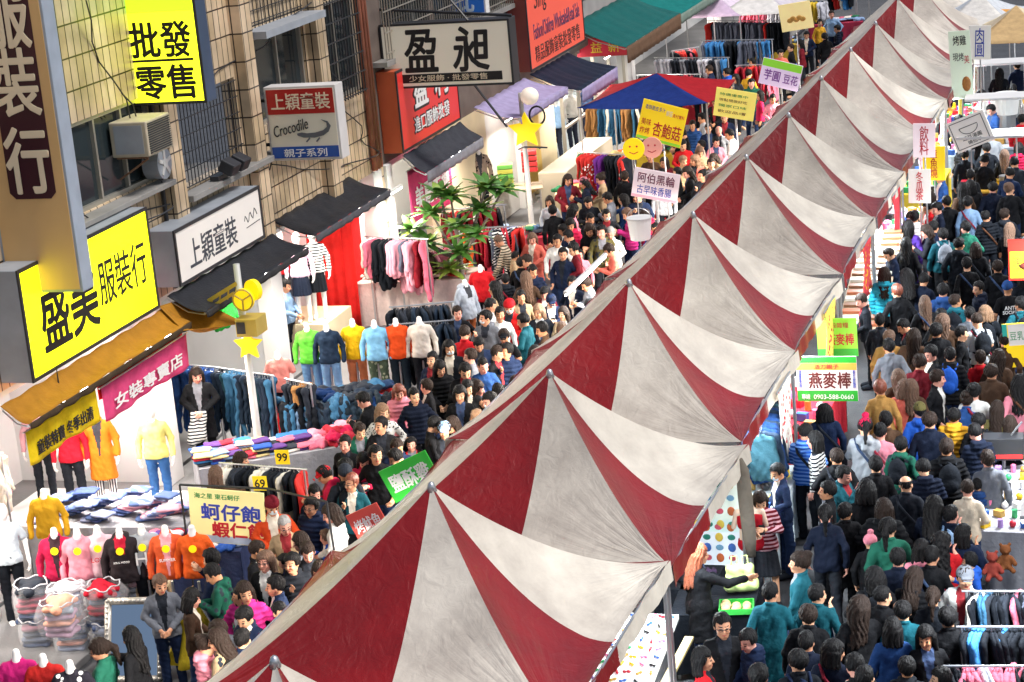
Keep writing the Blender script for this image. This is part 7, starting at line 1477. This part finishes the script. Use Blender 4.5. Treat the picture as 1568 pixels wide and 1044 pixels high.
PLACES = [(247, 884, 'beside the clothes sacks'), (330, 970, 'below the badge dummies'), (440, 850, 'in front of the fritter banner'), (490, 760, 'by the jacket rail'), (560, 690, 'at the green stall banner'), (640, 620, 'before the red skirted table'), (740, 600, 'at the third tent'), (730, 500, 'below the red jumper dummy'), (800, 400, 'left of the glaring tube'), (860, 480, 'just under the glaring tube'), (930, 340, 'by the white bucket'), (860, 290, 'by the starred lamp'), (960, 280, 'by the pink banner'), (1020, 240, 'under the mushroom board'), (1090, 200, 'under the pale yellow board'), (1130, 120, 'beyond the blue tent'), (1240, 40, 'at the far street end'),
  (1410, 330, 'beside the seventh tent'), (1500, 320, 'in the middle far lane'), (1500, 230, 'beside the menu board'), (1545, 170, 'by the food carts'), (1370, 430, 'at the packet rack'), (1450, 470, 'mid lane past the oat boards'), (1540, 450, 'below the bun board'), (1370, 540, 'right of the lime board'), (1500, 545, 'beside the teal edged board'), (1270, 640, 'below the oat boards'), (1400, 610, 'in the lane centre'), (1520, 620, 'near the black case'), (1330, 700, 'behind the grey hooded one'), (1470, 730, 'by the white goods table'), (1190, 760, 'at the underwear dummy'), (1300, 790, 'in the near lane gap'), (1420, 830, 'ahead of the red sweater'), (1100, 960, 'at the pastry table'), (1240, 920, 'past the pastry table'), (1360, 940, 'at the frame bottom'), (1460, 930, 'beside the clothes rails'), (305, 590, 'by the blue jeans rail'), (430, 440, 'under the charcoal awning')]
def top_ok(c): return c in 'jhst'
used = {}; looks = {}; rows = []
prng = random.Random(99)
ANTI = None
for ent in LIST.replace("\n", "|").split("|"):
    tk = ent.split()
    if len(tk) < 6: continue
    px, py = float(tk[0]), float(tk[1]); sc = .96
    if '*' in tk: i = tk.index('*'); sc *= float(tk[i + 1]); tk = tk[:i] + tk[i + 2:]
    face, topc, hairc, pose, ex = tk[2], tk[3].split(':'), tk[4].split(':'), tk[5], tk[6:]
    rows.append((px, py, face, topc, hairc, pose, ex, sc))
for px, py, face, topc, hairc, pose, ex, sc in rows:
    hz = 1.60 * sc * (.9 if pose == 'lean' else 1)
    p = atz(px, py, hz)
    if pose == 'stand' and face != 'f': pose = prng.choice(['stand', 'stand', 'walk', 'stroll', 'pocket', 'phone', 'aside'])
    elif pose == 'stand': pose = prng.choice(['stand', 'walk', 'stroll', 'pocket', 'aside'])
    # facing: angle about z; 0 looks towards -y (down the street to the camera)
    base = {'f': 10, 'b': 185, 'l': -75, 'r': 95}.get(face)
    ang = R(base + prng.uniform(-22, 22)) if base is not None else R(float(face))
    hexc, cn = KC[topc[1]]; pat = topc[2] if len(topc) > 2 else 'plain'
    v = prng.uniform(.8, 1.2) * (.62 if topc[1] in ('bk', 'ch') else .95); col = tuple(round(min(1, c * v), 3) for c in C(hexc))
    tm = {'plain': lambda: cloth(col), 'print': lambda: cloth(col, 'print', '#2a3038'), 'dots': lambda: cloth('#d0d0cc', 'dots', '#24262c'), 'stripe': lambda: cloth(col, 'stripe', '#1c2028' if topc[1] != 'mr' else '#c89aa4'), 'stripe2': lambda: cloth(col, 'stripe', '#4a4438'), 'stripe3': lambda: cloth(col, 'stripe', '#6a9ae0'), 'wsl': lambda: cloth(col)}[pat]()
    top = JN[topc[0]]; hk, hc = hairc
    if hk == 'l' and hc == 'k' and px > 1200 and prng.random() < .5: hk = prng.choice('btus')
    if hc == 'k' and prng.random() < .22: hc = 'd'
    hat = hatm = None; extra = []; bag = None; acc = []
    for e in ex:
        if ':' in e and e.split(':')[0] in ('cap', 'beanie', 'pompom'):
            hat = e.split(':')[0]; hatm = cloth(KC[e.split(':')[1]][0]); acc.append({'cap': 'a %s cap', 'beanie': 'a %s knit hat', 'pompom': 'a %s pompom hat'}[hat] % KC[e.split(':')[1]][1])
        elif e == 'm': extra.append('mask'); acc.append('a mask')
        elif e == 'g': extra.append('glasses'); acc.append('glasses')
        elif e.startswith('bag:'): bag = e.split(':')[1]
    if face == 'b' and not bag and top_ok(topc[0]) and prng.random() < .16: bag = prng.choice(['bk', 'ch', 'nv', 'gy', 'mr', 'tn', 'ol', 'bk'])
    elif face == 'b' and 'strap' not in ex and prng.random() < .14: ex = ex + ['strap']
    lk = prng.choice([('#141a2a', 'dark'), ('#1c2c4c', 'denim'), ('#16171b', 'black'), ('#2c3038', 'grey'), ('#24365a', 'denim')]); legkind = 'skirt' if (px, py) in ((1170, 756),) else 'trousers'
    inner = cloth(prng.choice(['#c8c8c4', '#2a2c32', '#7a7c84', '#8a2a30', '#1c2230', '#d8cfc0', '#3a4a6a'])) if top in ('jacket', 'coat', 'suit', 'hoodie') else None
    o = person((p.x, p.y, 0), ang, pose, top, tm, legkind, cloth(tuple(c * .7 for c in C(lk[0]))), None if hat in ('beanie', 'pompom') and hk == 's' else HK[hk], HAIRC[HCN[hc]], prng.randrange(4), sc * prng.uniform(.955, 1.05), tuple(extra), shoes=p.y < 34, hat=hat, hatmat=hatm, inner=inner)
    # label: look first, then the place
    tn = {'jacket': 'jacket', 'puffer': 'puffer jacket', 'hoodie': 'hoodie', 'coat': 'long coat', 'sweater': 'jumper', 'tee': 'tee', 'suit': 'suit'}[top]
    pn = {'plain': '', 'print': 'patterned ', 'dots': 'dotted ', 'stripe': 'striped ', 'stripe2': 'striped ', 'stripe3': 'striped ', 'wsl': ''}[pat]
    ht = "" if (hat in ('beanie', 'pompom') and hk == 's') else "%s %s hair" % (HD[hk], HCN[hc])
    look = "%s in %s%s %s" % ("child" if sc < .86 else "person", pn, cn, tn)
    look += (" with " + acc[0]) if acc else (" with " + ht)
    if bag: look += " and a backpack"
    place = min(PLACES, key=lambda q: (q[0] - px) ** 2 + (q[1] - py) ** 2)[2]
    rec = dict(o=o, look=look, place=place, px=px, py=py, bag=bag, ex=ex, pose=pose, ang=ang, sc=sc, p=p, ht=ht, acc=acc, top=top)
    looks.setdefault(look, []).append(rec)
allrec = [r for v in looks.values() for r in v]
taken = set()
for look, v in looks.items():
    for r in v:
        facing = (math.degrees(r['ang']) + 180) % 360 - 180; fw = 'facing the camera' if abs(facing) < 40 else ('seen from behind' if abs(facing) > 130 else ('turned left' if facing < 0 else 'turned right'))
        cands = []
        if len(v) == 1: cands.append(look + " " + r['place'])
        cands += [look + " " + r['place']]
        near = sorted((q for q in allrec if q is not r and q['look'] != look), key=lambda q: (q['px'] - r['px']) ** 2 + (q['py'] - r['py']) ** 2)
        cands.append(look.split(' with ')[0] + ", " + fw + ", " + r['place'])
        for q in near[:24]:
            qs = q['look'].split(' with ')[0].split(' in ', 1)[1]; dx, dy = q['px'] - r['px'], q['py'] - r['py']
            rel = ("behind" if dy > 0 else "in front of") if abs(dy) > abs(dx) * .8 else ("left of" if dx > 0 else "right of")
            cands.append("%s, %s the %s" % (look, rel, qs)); cands.append("%s, %s the %s %s" % (look, rel, qs, r['place']))
        lab = next((c for c in cands if c not in taken and len(c.replace(',', '').replace('-', ' ').split()) <= 16), None) or next((c for c in cands if c not in taken), cands[-1])
        taken.add(lab); tag(r['o'], lab, "person", "shoppers in the market crowd")
# ---- carried things
def bag_src():
    if 'bp' in _cache: return _cache['bp']
    s = SDF(.012); s.ell((0, .195, 1.20), (.135, .095, .20), .03); s.ell((0, .275, 1.12), (.095, .04, .09), .02); s.cone((-.02, .17, 1.40), (.02, .17, 1.42), .012, k=.02)
    for sx in (1, -1):
        P = [(sx * .09, .13, 1.36), (sx * .10, .0, 1.415), (sx * .10, -.11, 1.33), (sx * .12, -.13, 1.2), (sx * .14, -.02, 1.06), (sx * .1, .12, 1.05)]
        for a, b in zip(P, P[1:]): s.cone(a, b, .017, k=.01)
    me = s.mesh("backpack", mats=(INKCLOTH,)); _cache['bp'] = me; return me
for r in allrec:
    if r['bag']:
        b = link("backpack", bag_src()); b.matrix_world = r['o'].matrix_basis; set_mat(b, cloth(KC[r['bag']][0])); tag(b, "%s backpack worn by the %s" % (KC[r['bag']][1], r['o']['label'].split(' with ')[0]), "backpack")
        b['label'] = "%s backpack on the %s %s" % (KC[r['bag']][1], r['look'].split(' in ', 1)[1].split(' with ')[0], r['place'])
    if 'strap' in r['ex']:
        q = MB(); P = [(.13, .02, 1.39), (.06, .15, 1.3), (-.06, .15, 1.15), (-.16, .1, 1.0), (-.2, .02, .92)]; q.tube(P, .018, 6); q.tube([(.13, .02, 1.39), (.05, -.14, 1.3), (-.1, -.15, 1.1), (-.2, 0, .92)], .018, 6); q.box((-.28, -.1, .72), (-.18, .12, .93)); b = q.build("shoulder_bag", cloth(prng.choice(['#24262c', '#d0ccc0', '#5a3a28', '#7a2030', '#30405c']))); b.matrix_world = r['o'].matrix_basis; b.data.name = "shoulder_bag"; tag(b, "crossbody bag on the one in %s %s" % (r['look'].split(' in ', 1)[1].split(' with ')[0], r['place']), "bag")
    if 'anti' in r['ex']:
        o = r['o']; M = Matrix.Translation((0, .155, 1.24)) @ Euler((R(90), 0, R(180))).to_matrix().to_4x4()
        lettering(o, "ANTI", WINK, M, w=.2, name="print", bold=.03); lettering(o, "SOCIAL", WINK, M @ Matrix.Translation((0, -.075, 0)), w=.26, name="print", bold=.03)
    if 'cloth' in r['ex']:
        s = SDF(.014); s.cone((-.08, -.24, .98), (-.15, -.26, .55), .05, .09, k=.05); s.cone((.05, -.24, .98), (-.02, -.26, .6), .05, .08, k=.05)
        me = s.mesh("striped_garment", op=lambda Fd, X, Y, Z: Fd - (.008 * np.sin(X * 60 + Z * 9)).astype(np.float32), mats=(cloth('#d8d8d4', 'stripe', '#2a2c34'),)); b = link("striped_garment", me); b.matrix_world = r['o'].matrix_basis; tag(b, "black and white striped garment held by the shop woman by the jeans", "garment")
# phones in raised hands
ph = MB().box((-.036, -.004, -.07), (.036, .004, .07)).mesh("phone"); ph.materials.append(mat("phone_black", (.01, .01, .012), .2, 0))
k = 0
for r in allrec:
    if r['pose'] == 'phone' and r['p'].y < 36:
        o = link("phone", ph); o.matrix_world = r['o'].matrix_basis @ Matrix.Translation((0.0, -.32, 1.22)) @ Euler((R(-40), 0, 0)).to_matrix().to_4x4(); tag(o, "black phone held by the one in %s %s" % (r['look'].split(' in ', 1)[1].split(' with ')[0], r['place']), "phone", "phones in shoppers' hands")
